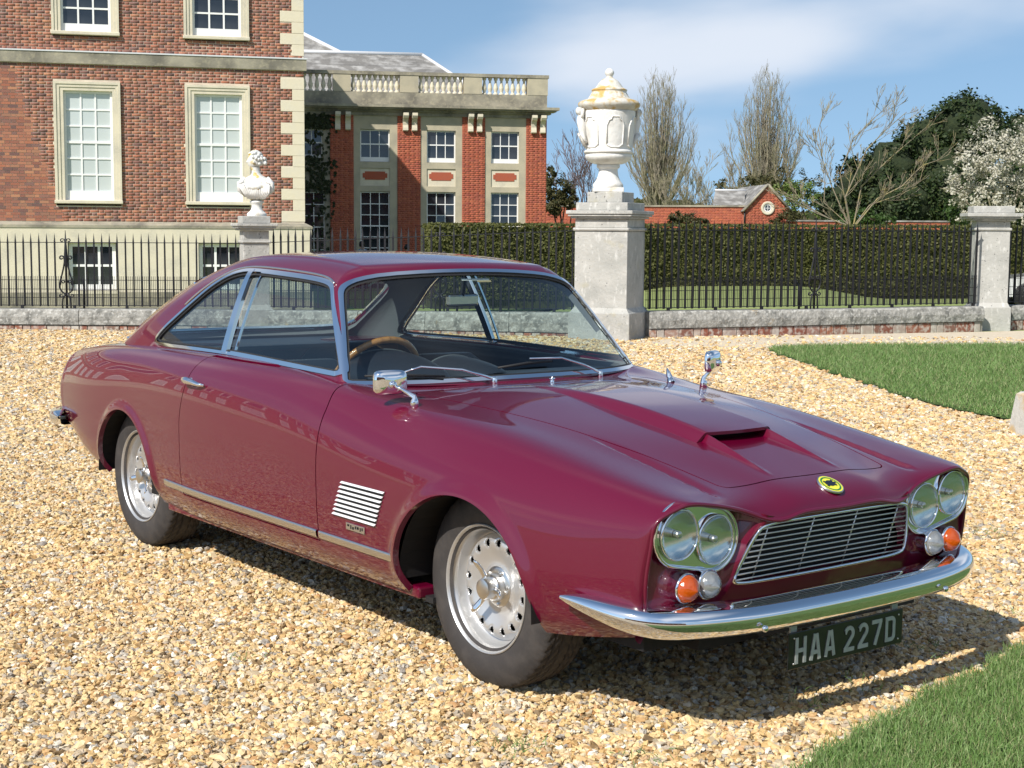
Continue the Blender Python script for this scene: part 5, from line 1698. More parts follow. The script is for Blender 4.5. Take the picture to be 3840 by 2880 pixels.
for yy in (-.235, .235):
    B().bx(2.140, 2.1455, yy - .014, yy + .014, .270, .335).link('plate_bracket', 'plate_silver', plate)
for yy, zz_ in ((-.243, .272), (-.243, .195), (.243, .195), (.243, .272)):
    B().lathe([(.0028, 0), (.0028, .002)], 8, Matrix.Translation((2.155, yy, zz_)) @ MY, cap1=True).link('bolt', 'dull_chrome', plate)

# --- round enamel badge with a tortoise
pmat('badge_yellow', (0.75, 0.72, 0.04), rough=.25, coat=.6)
pmat('badge_green', (0.01, 0.16, 0.035), rough=.25, coat=.6)
pmat('badge_dark', (0.02, 0.025, 0.04), rough=.2, metal=.3)
bn = np.array([2.069 - 2.02, 0, ztop(2.0, 0)[0] - .690]); sl = math.atan2(.032, .085)
MB_ = Matrix.Translation((2.066, 0, .6935)) @ Matrix.Rotation(R(27), 4, 'Y')
badge = B().lathe([(.043, -.004), (.043, .0022), (.0415, .0032), (.040, .0030)], 40, MB_).link('badge', 'dull_chrome', car)
B().lathe([(.040, .0028), (.0, .0028)], 40, MB_).link('badge_field', 'badge_yellow', badge)
B().lathe([(.0345, .0034), (.0290, .0034)], 40, MB_).link('badge_ring', 'badge_green', badge)
b = B()
b.add([MB_ @ Vector((-.003 + .0145 * math.cos(t), .016 * math.sin(t), .0042 + 0 * t)) for t in np.linspace(0, 2 * math.pi, 17)[:-1]], [list(range(16))])
for a0, l0 in ((90, .025), (55, .023), (125, .023), (-60, .024), (-120, .024), (-90, .021)):
    p = Vector((l0 * math.cos(R(a0)) - .003, l0 * math.sin(R(a0)), .0041)); q = Vector((-.003, 0, .0041)); s_ = Vector((-math.sin(R(a0)), math.cos(R(a0)), 0)) * .0042
    b.add([MB_ @ v for v in (q - s_, p - s_, p + s_, q + s_)], [[0, 1, 2, 3]])
b.link('tortoise_emblem', 'badge_dark', badge)

# --- side strips, vents, script badge, handles
for sgn in (-1, 1):
    for (xa, xb) in ((-.835, .455), (.472, .955)):
        xq = np.linspace(xa, xb, 40)
        rws = []
        for (oz, oo) in ((.377, .001), (.3765, .006), (.370, .009), (.355, .009), (.349, .006), (.3485, .001)):
            rws.append(np.stack([xq, sgn * (ysurf(xq, np.full(40, oz)) + oo), np.full(40, oz)], 1))
        s_ = grid(np.array(rws))
        if (s_.N[:, 1] * sgn).mean() < 0: s_ = flip(s_)
        put(s_, 'side_strip', 'dull_chrome')
    vent = None
    zs8 = np.linspace(.576, .459, 8)
    x0a, x1a = np.linspace(.636, .578, 8), np.linspace(.902, .850, 8)
    b = B()
    bp_ = [(x0a[0] + .004, zs8[0]), (x1a[0] - .004, zs8[0]), (x1a[-1] - .004, zs8[-1]), (x0a[-1] + .004, zs8[-1])]
    b.add([(a, sgn * (ysurf(a, c_)[0] + .0015), c_) for a, c_ in bp_], [[0, 1, 2, 3]])
    vent = b.link('side_vent', 'black', car)
    for k in range(8):
        xq = np.linspace(x0a[k], x1a[k], 8)
        yy = ysurf(xq, np.full(8, zs8[k]))
        b = B()
        V = []
        for i in range(8):
            for (dz, do) in ((.0040, .002), (.0034, .004), (-.0022, .0095), (-.0036, .003)):
                V.append((xq[i] - .48 * dz * -1, sgn * (yy[i] + do), zs8[k] + dz))
        F = []
        for i in range(7):
            for j in range(3):
                F.append([i * 4 + j, i * 4 + j + 1, i * 4 + j + 5, i * 4 + j + 4])
        F += [[0, 1, 2, 3], [28, 29, 30, 31]]
        b.add(V, F).link('slat', 'vent_bright', vent) if 'vent_bright' in MATS else None
    if sgn:
        # small script plate under the vent
        b = B()
        xa, xb, za, zb = .655, .785, .414, .441
        yy = ysurf(.72, .43)[0]
        scp = b.box((.72, sgn * (yy + .0025), .4275), (.118, .004, .024), bev=.001).link('script_badge', 'dull_chrome', car)
        b = B()
        for k, (cx_, wd, dz) in enumerate(((-.043, .012, .006), (-.026, .006, 0), (-.012, .010, -.004), (.004, .006, .003), (.018, .012, .004), (.034, .005, 0), (.046, .007, .004))):
            b.box((.72 + cx_, sgn * (yy + .0048), .4275 + dz * .6), (wd, .001, .013 - abs(dz)))
        b.link('script_lettering', 'black', scp)
    # door handle: tapering chrome pull
    dr = doors[0] if sgn < 0 else doors[1]
    ya = ysurf(np.array([-.59, -.43]), np.array([.820, .813]))
    hp = [(-.600, sgn * (ya[0] + .016), .8215), (-.585, sgn * (ya[0] + .026), .822), (-.56, sgn * (ya[0] + .028), .821), (-.51, sgn * (ya[0] * .6 + ya[1] * .4 + .024), .818), (-.46, sgn * (ya[1] + .021), .814), (-.43, sgn * (ya[1] + .010), .812)]
    B().tube(hp, [.007, .0135, .0150, .0115, .0085, .005], 12).link('handle', 'chrome', dr)
    B().lathe([(.011, -.02), (.010, .022)], 12, Matrix.Translation((-.575, sgn * ya[0], .8205)) @ Matrix.Rotation(-sgn * math.pi / 2, 4, 'X')).link('handle_mount', 'chrome', dr)
    # sill below the doors
    b = B()
    b.bx(-.93, .985, sgn * .70, sgn * .772, .222, .262, bev=.008)
    b.link('sill', 'car_paint', car)
# --- wheels
def make_wheel(x0, sgn, yc=.640):
    """local z is the outward axle"""
    Mw = Matrix.Translation((x0, sgn * yc, .315)) @ Matrix.Rotation(-sgn * math.pi / 2, 4, 'X')
    w = bpy.data.objects.new('wheel', None); COL.objects.link(w); w.parent = car; w.matrix_local = Mw
    return w


TY = [(.190,-.080),(.200,-.088),(.222,-.096),(.248,-.100),(.272,-.097),(.293,-.089),(.307,-.079)]
TRD = np.linspace(-.072, .072, 31)
prof = TY + [(.3225 - .006 * (abs(a) / .072) ** 3, a) for a in TRD] + [(r_, -a) for r_, a in TY[::-1]]
prof = np.array(prof); nseg = 288
ang = np.linspace(0, 2 * math.pi, nseg + 1)[:-1]
RR = np.repeat(prof[:, 0][None], nseg, 0); AA = np.repeat(prof[:, 1][None], nseg, 0)
istr = np.zeros(len(prof), bool); istr[len(TY):len(TY) + len(TRD)] = True
groove = np.zeros_like(RR)
for gx in (-.048, -.018, .018, .048):
    groove += (np.abs(AA - gx) < .0032) * .007
ph_ = (np.arange(nseg)[:, None] + (np.abs(AA) * 220).astype(int)) % 6
groove += ((ph_ == 0) & (np.abs(AA) > .020)) * .0055 + ((ph_ == 3) & (np.abs(AA) < .018)) * .003
RR = RR - np.where(istr[None], np.minimum(groove, .007), 0)
edge = (np.arange(nseg)[:, None] % 6 == 0) & ((np.abs(AA) > .077) & (RR > .30))
RR = RR - edge * .004
Vt = np.stack([RR * np.cos(ang)[:, None], RR * np.sin(ang)[:, None], AA], -1)
ii = np.arange(nseg * len(prof)).reshape(nseg, len(prof)); jj = np.roll(ii, -1, 0)
Ft = np.stack([ii[:, :-1].ravel(), jj[:, :-1].ravel(), jj[:, 1:].ravel(), ii[:, 1:].ravel()], 1)
tyre_me = np_mesh('tyre', Vt.reshape(-1, 3), Ft, smooth=True)
sharp(tyre_me, 50)
tyre_me.materials.append(MATS['tyre_rubber'])
# pressed steel wheel: deep outer rim, domed disc with a ring of oval holes
rim_p = [(.188,.060),(.196,.084),(.2075,.088),(.2085,.094),(.2055,.0965),(.2015,.094),(.198,.084),(.1935,.074),(.1885,.069),(.1860,.060),(.1845,.046),(.180,.036),(.1755,.030),(.172,.0295)]
rim_me = B().lathe(rim_p, 72).mesh('rim'); sharp(rim_me, 55); rim_me.materials.append(MATS['wheel_silver'])
dr_ = np.array([(.1735,.0105),(.171,.0150),(.167,.0215),(.161,.0285),(.154,.0335),(.147,.0360),(.139,.0365),(.130,.0350),(.120,.0315),(.109,.0270),(.098,.0225),(.087,.0190),(.078,.0180),(.068,.0200),(.058,.0215)])
dr_[:, 1] += .018
dq = spline(np.arange(len(dr_)), dr_, np.linspace(0, len(dr_) - 1, 60))
na = 336
a_ = np.linspace(0, 2 * math.pi, na + 1)
DP = np.stack([dq[None, :, 0] * np.cos(a_)[:, None], dq[None, :, 0] * np.sin(a_)[:, None], np.repeat(dq[None, :, 1], na + 1, 0)], -1)
disc = grid(DP)
if disc.N[:, 2].mean() < 0: disc = flip(disc)
rad = np.hypot(disc.V[:, 0], disc.V[:, 1]); aa = np.arctan2(disc.V[:, 1], disc.V[:, 0])
pitch_ = 2 * math.pi / 16
da = (aa + math.pi) % pitch_ - pitch_ / 2
hole = np.hypot(da * .144 / .0122, (rad - .1440) / .0148) - 1
lipd = np.clip(1 - (hole - 0) / .45, 0, 1)
disc.V[:, 2] -= np.where(hole > 0, .0035 * lipd ** 2, 0)
disc = Surf(disc.V, disc.T)
disc = clip(disc, -hole * .012)
disc = skirt(disc, .004)
disc_me = np_mesh('disc', disc.V, disc.T, N=disc.N); disc_me.materials.append(MATS['wheel_silver'])
hub = B()
hub.lathe([(.066,.018),(.066,.026),(.060,.030),(.046,.031),(.044,.050),(.041,.056),(.036,.060),(.035,.082),(.032,.088),(.022,.0915),(.001,.0920)], 32, cap1=True)
for k in range(5):
    t = 2 * math.pi * k / 5 + .3
    hub.lathe([(.0065,.028),(.0065,.036),(.003,.038)], 6, Matrix.Translation((.054 * math.cos(t), .054 * math.sin(t), 0)), cap1=True, smooth=False)
hub.V = [(a, b_, c_ + .014) for a, b_, c_ in hub.V]
hub_me = hub.mesh('hub'); sharp(hub_me, 40); hub_me.materials.append(MATS['dull_chrome'])
ear = B()
for k in range(3):
    t = 2 * math.pi * k / 3
    Me = Matrix.Rotation(t, 4, 'Z')
    pts = [(.026, 0, .066), (.045, 0, .066), (.064, 0, .072), (.083, 0, .082), (.096, 0, .090)]
    ear.tube([Me @ Vector(p) for p in pts], [.0135, .0125, .0125, .0125, .0060], 10, flat=.42)
ear.V = [(a, b_, c_ + .014) for a, b_, c_ in ear.V]
ear_me = ear.mesh('spinner'); ear_me.materials.append(MATS['chrome'])
drum_me = B().lathe([(.168, -.02), (.172, .004), (.03, .004)], 40).mesh('brake_drum'); drum_me.materials.append(MATS['black'])
for x0 in (1.2955, -1.2955):
    for sgn in (-1, 1):
        w = make_wheel(x0, sgn)
        spin = R(118) if x0 > 0 else R(75)
        for nm, me in (('tyre', tyre_me), ('rim', rim_me), ('disc', disc_me), ('hub', hub_me), ('spinner', ear_me), ('brake_drum', drum_me)):
            o = link(nm, me, None, w)
            o.rotation_euler = (0, 0, spin)
        # dark wheel housing
        rx = .352
        b = B()
        for ring_i, yy in enumerate((.40, .815 if x0 > 0 else .785)):
            pass
        yo = (.825 if x0 > 0 else .79)
        V = []; n = 25
        for yy in (.42, yo):
            for t in np.linspace(-.03, math.pi + .03, n):
                V.append((x0 + rx * math.cos(t) * (.962 if x0 < 0 else 1), sgn * yy, .30 + max(0.0 if x0 < 0 else -.03, rx * .965 * math.sin(t))))
        F = [[i, i + 1, n + i + 1, n + i] for i in range(n - 1)] + [list(range(n))]
        b.add(V, F).link('wheel_housing', 'black', car)

# --- underbody, chassis outriggers, exhaust
b = B()
b.bx(-.92, .90, -.74, .74, .235, .30)
b.bx(.90, 2.02, -.50, .50, .245, .30); b.bx(-2.15, -.92, -.50, .50, .29, .34)
b.bx(1.68, 2.00, -.70, .70, .27, .33); b.bx(-2.15, -1.66, -.64, .64, .38, .42)
b.link('underbody', 'black', car)
B().tube([(-1.0, -.35, .20), (-1.6, -.37, .24), (-2.2, -.37, .25), (-2.42, -.37, .25)], .024, 10).link('exhaust', 'black', car)
for sgn in (-1, 1):
    B().bx(.985, 1.03, sgn * .70, sgn * .745, .212, .232).link('jacking_point', 'rubber', car)

pmat('vinyl_edge', (0.10,0.11,0.12), rough=.4)
# --- wing mirrors
pmat('mirror_glass', (0.55, 0.58, 0.60), rough=.02, metal=1)
for sgn, base, head, rz, w_, h_ in ((-1, (.832, -.692, None), (.752, -.738, .926), R(168), .118, .084), (1, (.872, .652, None), (.880, .690, .948), R(204), .112, .082)):
    zb = ztop(base[0], base[1])[0]
    Mm = Matrix.Translation(head) @ Matrix.Rotation(rz, 4, 'Z')
    b = B()
    # rounded shell: front (mirror) face towards local +x after the 180 degree turn, domed chrome back towards the nose
    n = 28
    ringp = []
    for t in np.linspace(0, 2 * math.pi, n + 1)[:-1]:
        c_, s_ = math.cos(t), math.sin(t)
        ringp.append((abs(c_) ** .45 * math.copysign(1, c_) * w_ / 2, abs(s_) ** .45 * math.copysign(1, s_) * h_ / 2))
    V = []; F = []
    layers = [(.012, 1.0), (.004, 1.04), (-.008, 1.0), (-.016, .86), (-.021, .6), (-.023, .3)]
    for dx, k in layers:
        V += [Mm @ Vector((dx, a * k, c_ * k)) for a, c_ in ringp]
    for L in range(len(layers) - 1):
        for i in range(n):
            F.append([L * n + i, L * n + (i + 1) % n, (L + 1) * n + (i + 1) % n, (L + 1) * n + i])
    F.append([(len(layers) - 1) * n + i for i in range(n)])
    mir = b.add(V, F, True).link('wing_mirror', 'chrome', car)
    B().add([Mm @ Vector((.0125, a, c_)) for a, c_ in ringp], [list(range(n))]).link('mirror_glass', 'mirror_glass', mir)
    hb = Mm @ Vector((-.024, 0, -.006))
    B().tube([(base[0], base[1], zb - .004), (base[0], base[1], zb + .020), (base[0] - .002, base[1], zb + .034), tuple(Vector((base[0], base[1], zb + .036)).lerp(hb, .55)), tuple(hb)],
             [.0165, .0135, .0085, .0058, .0058], 14).link('mirror_stalk', 'chrome', mir)
    B().lathe([(.011, -.010), (.014, 0), (.011, .010)], 14, Matrix.Translation(hb) @ MY, cap0=True, cap1=True).link('mirror_joint', 'chrome', mir)

# --- wipers, washer jet, aerial base, filler lever
def wsp(y, z, off=.02):
    return (float(xws(y, z)) + off * .72, y, z + off * .69)


for sp_y, arm, blade in ((-.176, [(-.289, .910, .032), (-.44, .922, .034), (-.50, .912, .024)], [(-.638, .9035), (-.50, .9055), (-.357, .8985)]),
                        (.385, [(.30, .905, .03), (.188, .932, .036), (.030, .940, .03)], [(-.124, .921), (.02, .932), (.150, .934)])):
    x_s = float(xws(sp_y, .885)) + .030; zs = float(ztop(x_s, sp_y)[0]) - .004
    wp = B().tube([(x_s, sp_y, zs - .01), (x_s, sp_y, zs + .020), (x_s - .002, sp_y, zs + .030)], [.011, .010, .007], 12).link('wiper', 'chrome', car)
    B().tube([(x_s, sp_y, zs + .022)] + [wsp(*q) for q in arm], [.0055, .0050, .0045, .0035], 8).link('wiper_arm', 'chrome', wp)
    B().tube([wsp(a, c_, .016) for a, c_ in blade], [.0045, .0060, .0045], 6).link('wiper_blade', 'rubber', wp)
b = B()
zj = ztop(.715, 0)[0]
b.lathe([(.008, 0), (.008, .008), (.004, .012), (.004, .022), (.0015, .024)], 12, Matrix.Translation((.715, .01, zj)), cap1=True)
b.tube([(.715, -.002, zj + .014), (.715, .022, zj + .014)], .0035, 8)
b.link('washer_jet', 'chrome', car)
za_ = ztop(.757, .58)[0]
B().lathe([(.016, -.003), (.014, .010), (.010, .014), (.012, .022), (.010, .034), (.004, .052), (.002, .056)], 14, Matrix.Translation((.757, .585, za_)) @ Matrix.Rotation(R(-25), 4, 'Y'), cap1=True).link('aerial_base', 'chrome', car)
zf = ztop(-1.62, -.55)[0]
b = B()
b.box((-1.60, -.595, zf + .022), (.155, .05, .018), rz=R(8), bev=.006)
b.link('filler_lid', 'chrome', car)
B().lathe([(.03, -.01), (.028, .016)], 16, Matrix.Translation((-1.60, -.595, zf - .002))).link('filler_neck', 'chrome', car)
# sun-strip sticker at the top of the windscreen
pmat('sticker_white', (.75, .75, .72), rough=.5)
pmat('sticker_tan', (.38, .30, .16), rough=.5)
for (y0, y1, z0, z1, mname) in ((-.050, .088, 1.2585, 1.2655, 'sticker_white'), (.022, .094, 1.2515, 1.2583, 'sticker_tan')):
    B().add([(xws(a, c_) - .012, a, c_ - .011) for a, c_ in ((y0, z0), (y1, z0), (y1, z1), (y0, z1))], [[0, 1, 2, 3]]).link('windscreen_sticker', mname, car)

# --- cabin
b = B(); b.bx(-1.25, .55, -.70, .70, .24, .30); b.link('cabin_floor', 'black', car)
b = B()
b.add([(.50, y_, z_) for y_, z_ in ((-.70, .28), (.70, .28), (.70, .84), (-.70, .84))], [[0, 1, 2, 3]])
b.link('bulkhead', 'black', car)
# dash top follows the screen, with two instrument hoods
b = B()
V = []
ysd = np.linspace(-.66, .66, 23)
for y_ in ysd:
    xf = float(xws(y_, .885)) - .045
    for x_, z_ in ((xf, .872), (xf - .10, .884), (.22, .880), (.185, .868), (.180, .80), (.22, .70)):
        V.append((x_, y_, z_))
F = [[i * 6 + j, i * 6 + j + 1, i * 6 + 7 + j, i * 6 + 6 + j] for i in range(22) for j in range(5)]
dash = b.add(V, F, True).link('dashboard', 'vinyl', car)
for (cy, wy, pk) in ((-.375, .200, .102), (-.040, .130, .066)):
    V = []; nn_ = 18
    for i, x_ in enumerate(np.linspace(.14, .42, 12)):
        f = max(0.0, 1 - ((x_ - .15) / .28) ** 2) ** .5
        for t in np.linspace(0, math.pi, nn_):
            V.append((x_, cy + wy * math.cos(t) * (.55 + .45 * f), .878 + pk * math.sin(t) * f))
    F = [[i * nn_ + j, i * nn_ + j + 1, (i + 1) * nn_ + j + 1, (i + 1) * nn_ + j] for i in range(11) for j in range(nn_ - 1)]
    B().add(V, F, True).link('instrument_hood', 'vinyl', dash)
    B().tube([V[j] for j in range(nn_)], .0045, 6).link('hood_edge', 'vinyl_edge', dash)
# steering wheel
Mst = Matrix.Translation((.085, -.372, .862)) @ Matrix.Rotation(R(-58), 4, 'Y')
st_w = B().tube([Mst @ Vector((.188 * math.cos(t), .188 * math.sin(t), 0)) for t in np.linspace(0, 2 * math.pi, 49)], .0135, 10, cap=False).link('steering_wheel', 'wood_rim', car)
for a0 in (0, 120, 240):
    B().tube([Mst @ Vector((.03 * math.cos(R(a0 + 60)), .03 * math.sin(R(a0 + 60)), -.02)), Mst @ Vector((.182 * math.cos(R(a0 + 60)), .182 * math.sin(R(a0 + 60)), 0))], .009, 8, flat=.4).link('spoke', 'dull_chrome', st_w)
B().lathe([(.045, -.03), (.045, -.012), (.03, -.004)], 20, Mst, cap1=True).link('horn_boss', 'vinyl', st_w)
B().tube([Mst @ Vector((0, 0, -.03)), Mst @ Vector((0, 0, -.32))], .022, 10).link('steering_column', 'black', st_w)


def seat(x0, y0, w, top, nm):
    s_ = B()
    s_.box((x0 + .10, y0, .47), (.50, w, .16), bev=.05)
    o = s_.link(nm, 'vinyl', car)
    V = []; n1, n2 = 14, 13
    for i, t in enumerate(np.linspace(0, 1, n1)):
        zc = .45 + t * (top - .45); xc = x0 - .16 - t * .20
        wf = 1 - .18 * t ** 2 - .25 * max(0, t - .85) / .15
        for j in range(n2 * 2):
            a = 2 * math.pi * j / (n2 * 2)
            ca_, sa_ = math.cos(a), math.sin(a)
            V.append((xc + .062 * math.copysign(abs(sa_) ** .6, sa_) * (1 - .35 * t), y0 + w / 2 * wf * math.copysign(abs(ca_) ** .55, ca_), zc + (0 if t < 1 else -.005)))
    m_ = n2 * 2
    F = [[i * m_ + j, i * m_ + (j + 1) % m_, (i + 1) * m_ + (j + 1) % m_, (i + 1) * m_ + j] for i in range(n1 - 1) for j in range(m_)] + [[(n1 - 1) * m_ + j for j in range(m_)]]
    B().add(V, F, True).link('backrest', 'vinyl', o)
    return o


seat(-.12, -.36, .50, .895, 'front_seat'); seat(-.12, .36, .50, .895, 'front_seat')
seat(-.93, -.33, .56, .885, 'rear_seat'); seat(-.93, .33, .56, .885, 'rear_seat')
B().bx(-1.62, -1.20, -.66, .66, .872, .892, bev=.006).link('parcel_shelf', 'vinyl', car)
for sgn in (-1, 1):
    xq = np.linspace(-1.25, .34, 30)
    rws = [np.stack([xq, np.full(30, sgn * yy), np.full(30, zz_)], 1) for yy, zz_ in ((.640, .30), (.632, .60), (.626, .86), (.632, .890), (.660, .902))]
    s_ = grid(np.array(rws))
    put(join(s_, flip(s_)), 'door_card', 'vinyl')
# rear-view mirror
B().box((.135, .012, 1.165), (.022, .165, .050), rz=R(6), bev=.01).link('rear_view_mirror', 'dull_chrome', car)
B().tube([(.14, .012, 1.18), (.165, .008, 1.26)], .006, 8).link('mirror_mount', 'black', car)
# ------------------------------------------------------------------ vegetation
def segs_mesh(name, A, Bp, ra, rb, mat, parent, sides=4):
    """many tapered twigs at once: arrays of start, end, radii"""
    A, Bp, ra, rb = map(np.asarray, (A, Bp, ra, rb))
    t = Bp - A; t = t / np.maximum(np.linalg.norm(t, axis=1, keepdims=True), 1e-9)
    ref = np.where(np.abs(t[:, 2:3]) < .9, np.array([[0, 0, 1.]]), np.array([[1., 0, 0]]))
    u = np.cross(t, ref); u /= np.linalg.norm(u, axis=1, keepdims=True); w = np.cross(t, u)
    V = np.zeros((len(A), 2 * sides, 3))
    for k in range(sides):
        a = 2 * math.pi * k / sides
        off = u * math.cos(a) + w * math.sin(a)
        V[:, k] = A + off * ra[:, None]; V[:, sides + k] = Bp + off * rb[:, None]
    i = np.arange(len(A))[:, None] * 2 * sides
    F = np.concatenate([i + np.array([[k, (k + 1) % sides, sides + (k + 1) % sides, sides + k]]) for k in range(sides)])
    return link(name, np_mesh(name, V.reshape(-1, 3), F, smooth=True), mat, parent)


class Twigs:
    def __init__(s): s.A = []; s.B = []; s.ra = []; s.rb = []

    def seg(s, a, b, ra, rb):
        s.A.append(tuple(a)); s.B.append(tuple(b)); s.ra.append(ra); s.rb.append(rb)

    def grow(s, p, d, L, r_, depth, rng, up=.25, spread=.6, n=4, kids=(3, 5), rmin=.006, taper=.55, wig=.12, kl=(.45, .7), tips=None):
        pts = [Vector(p)]; d = Vector(d).normalized()
        r0 = r_
        for i in range(n):
            d = (d + Vector((rng.gauss(0, wig), rng.gauss(0, wig), rng.gauss(0, wig) + up * .25))).normalized()
            q = pts[-1] + d * (L / n)
            r1 = max(rmin, r_ * (1 - (1 - taper) * (i + 1) / n))
            s.seg(pts[-1], q, r0, r1); r0 = r1; pts.append(q)
        if depth <= 0:
            if tips is not None: tips.append(pts[-1].copy())
            return
        for k in range(rng.randint(*kids)):
            t = rng.uniform(.3, 1.0); i = min(int(t * n), n - 1)
            q = pts[i].lerp(pts[i + 1], t * n - i)
            ax = Vector((rng.gauss(0, 1), rng.gauss(0, 1), rng.gauss(0, .5)))
            nd = (d + ax.normalized() * spread + Vector((0, 0, up))).normalized()
            s.grow(q, nd, L * rng.uniform(*kl), max(rmin, r_ * rng.uniform(.45, .65)), depth - 1, rng, up, spread, n, kids, rmin, taper, wig, kl, tips)

    def build(s, name, mat, parent, sides=4): return segs_mesh(name, s.A, s.B, s.ra, s.rb, mat, parent, sides)


def leaves(name, C, size, mat, parent, nrm=None, flat=.6, aspect=.6, seed=0):
    """small leaf faces at centres C, roughly facing nrm"""
    rg = np.random.default_rng(seed); n = len(C)
    d = rg.normal(0, 1, (n, 3))
    if nrm is not None: d = d * flat + nrm
    d /= np.maximum(np.linalg.norm(d, axis=1, keepdims=True), 1e-9)
    r_ = rg.normal(0, 1, (n, 3)); u = np.cross(d, r_); u /= np.maximum(np.linalg.norm(u, axis=1, keepdims=True), 1e-9); w = np.cross(d, u)
    sz = (size * rg.uniform(.6, 1.4, n))[:, None]
    V = np.stack([C - u * sz, C - w * sz * aspect, C + u * sz, C + w * sz * aspect], 1)
    F = np.arange(4 * n).reshape(n, 4)
    me = np_mesh(name, V.reshape(-1, 3), F)
    a = me.attributes.new('bcol', 'FLOAT', 'POINT'); a.data.foreach_set('value', np.repeat(rg.random(n), 4).astype(np.float32))
    return link(name, me, mat, parent)


def leafmat(name, cols, rough=.6):
    mt = ramp_mat(name, cols, rough, attr='bcol')
    t = mt.node_tree; b = t.nodes['Principled BSDF']; out = t.nodes['Material Output']
    src = b.inputs['Base Color'].links[0].from_socket
    tl = t.nodes.new('ShaderNodeBsdfTranslucent'); t.links.new(src, tl.inputs[0])
    mx = t.nodes.new('ShaderNodeMixShader'); mx.inputs[0].default_value = .22
    t.links.new(b.outputs[0], mx.inputs[1]); t.links.new(tl.outputs[0], mx.inputs[2]); t.links.new(mx.outputs[0], out.inputs[0])
    return mt


leafmat('yew_leaf', [(.012, .028, .008), (.022, .045, .010), (.04, .062, .014), (.016, .034, .010), (.06, .075, .02)])
leafmat('hedge_leaf', [(.060, .066, .016), (.080, .088, .020), (.105, .112, .028), (.070, .076, .018), (.12, .115, .035), (.055, .066, .016)])
leafmat('bush_leaf', [(.03, .06, .012), (.05, .10, .02), (.04, .08, .016), (.08, .13, .03)])
leafmat('spring_leaf', [(.10, .16, .03), (.14, .20, .045), (.08, .13, .025), (.18, .22, .06)])
leafmat('olive_leaf', [(.07, .065, .02), (.05, .055, .018), (.10, .085, .03), (.035, .045, .014)])
leafmat('blossom', [(.46, .43, .34), (.56, .53, .45), (.38, .36, .26), (.62, .60, .53), (.30, .29, .18)])
pmat('bark_grey', (.29, .25, .19), rough=.95, var=[(3, 4, .4, .7, (.20, .17, .13), .7), (1.2, 4, .45, .7, (.27, .27, .12), .6)])
pmat('bark_pale', (.25, .21, .15), rough=.95, var=[(5, 4, .48, .68, (.38, .31, .09), .7), (14, 4, .45, .7, (.17, .15, .11), .6)])
pmat('bark_purple', (.17, .12, .12), rough=.95)
pmat('trunk', (.075, .055, .040), rough=.95, bump=[(20, 4, .6, .02)])


def wpos(px, Y, z=None):
    p = at(px, 900, Y)
    return Vector((p[0], p[1], float(gfar(p[0], p[1])) if z is None else z))


# --- bare lime trees far behind the garden wall
def lime(px, Y, H, wid, seed, label, stems, lean=0):
    base = wpos(px, Y, -.3)
    o = empty('bare_tree', base, 0, label, 'tree', 'tall bare trees beyond the garden wall')
    rg = random.Random(seed); T = Twigs(); T2 = Twigs()
    T.grow((0, 0, 0), (0, 0, 1), H * .30, .26, 0, rg, up=.2, n=4, taper=.8, wig=.02)
    for k in range(stems):
        a = 2.399 * k + rg.uniform(-.3, .3); f = k / (stems - 1)          # f: 0 central leaders .. 1 outer boughs
        out = wid / 2 * (.10 + .90 * f) * rg.uniform(.8, 1.05)
        top = H * (1.0 - .42 * f ** 1.6) * rg.uniform(.93, 1.0)
        z0 = H * (.12 + .16 * rg.random())
        P_ = [Vector((0, 0, z0))]
        nseg_ = 9
        for i in range(1, nseg_ + 1):
            t = i / nseg_
            e_ = 1 - (1 - t) ** 1.7
            q = Vector((math.cos(a) * out * e_ + rg.gauss(0, .05), math.sin(a) * out * e_ + rg.gauss(0, .05), z0 + (top - z0) * t))
            ra, rb = .085 * (1 - (t - 1 / nseg_)) + .012, .085 * (1 - t) + .012
            T2.seg(P_[-1], q, ra, rb)
            d = (q - P_[-1]).normalized()
            for m_ in range(3 if t > .15 else 0):
                b2 = rg.uniform(0, 6.28)
                nd = (d * 1.0 + Vector((math.cos(b2), math.sin(b2), .15)) * rg.uniform(.35, .75)).normalized()
                T2.grow(P_[-1].lerp(q, rg.random()), nd, rg.uniform(.9, 1.9) * (1.15 - .6 * t), max(.012, rb * .45), 1, rg, up=.35, spread=.55, n=3, kids=(4, 6), rmin=.0075, taper=.45, wig=.05, kl=(.4, .7))
            P_.append(q)
    T.build('trunk', 'bark_grey', o, 6); c = T2.build('crown', 'bark_grey', o, 3)
    return o


lime(2865, 118, 13.9, 6.9, 3, 'tall upright bare tree above the gabled outbuilding', 46)
lime(2465, 122, 14.2, 6.9, 8, 'tall bare tree just right of the stone urn', 46)


def shrubby(px, Y, H, wid, seed, label, mat, name='bare_shrub', stems=7, depth=3, r0=.05, up=.2, group=None, spread=.55, rmin=.008):
    base = wpos(px, Y, -.2)
    o = empty(name, base, 0, label, 'tree', group)
    rg = random.Random(seed); T = Twigs(); Tr = Twigs()
    Tr.grow((0, 0, -.1), (0, 0, 1), H * .2, r0 * 1.4, 0, rg, n=3, taper=.8, wig=.02)
    for k in range(stems):
        a = 2 * math.pi * k / stems + rg.uniform(-.4, .4); sp = wid / H * rg.uniform(.2, .75)
        T.grow((0, 0, H * rg.uniform(.05, .2)), (math.cos(a) * sp, math.sin(a) * sp, 1), H * rg.uniform(.5, .8), r0 * .7, depth, rg, up=up, spread=spread, n=4, kids=(4, 6), rmin=rmin, taper=.4, wig=.08, kl=(.35, .55))
    Tr.build('trunk', mat, o, 5); T.build('crown', mat, o, 3)
    return o


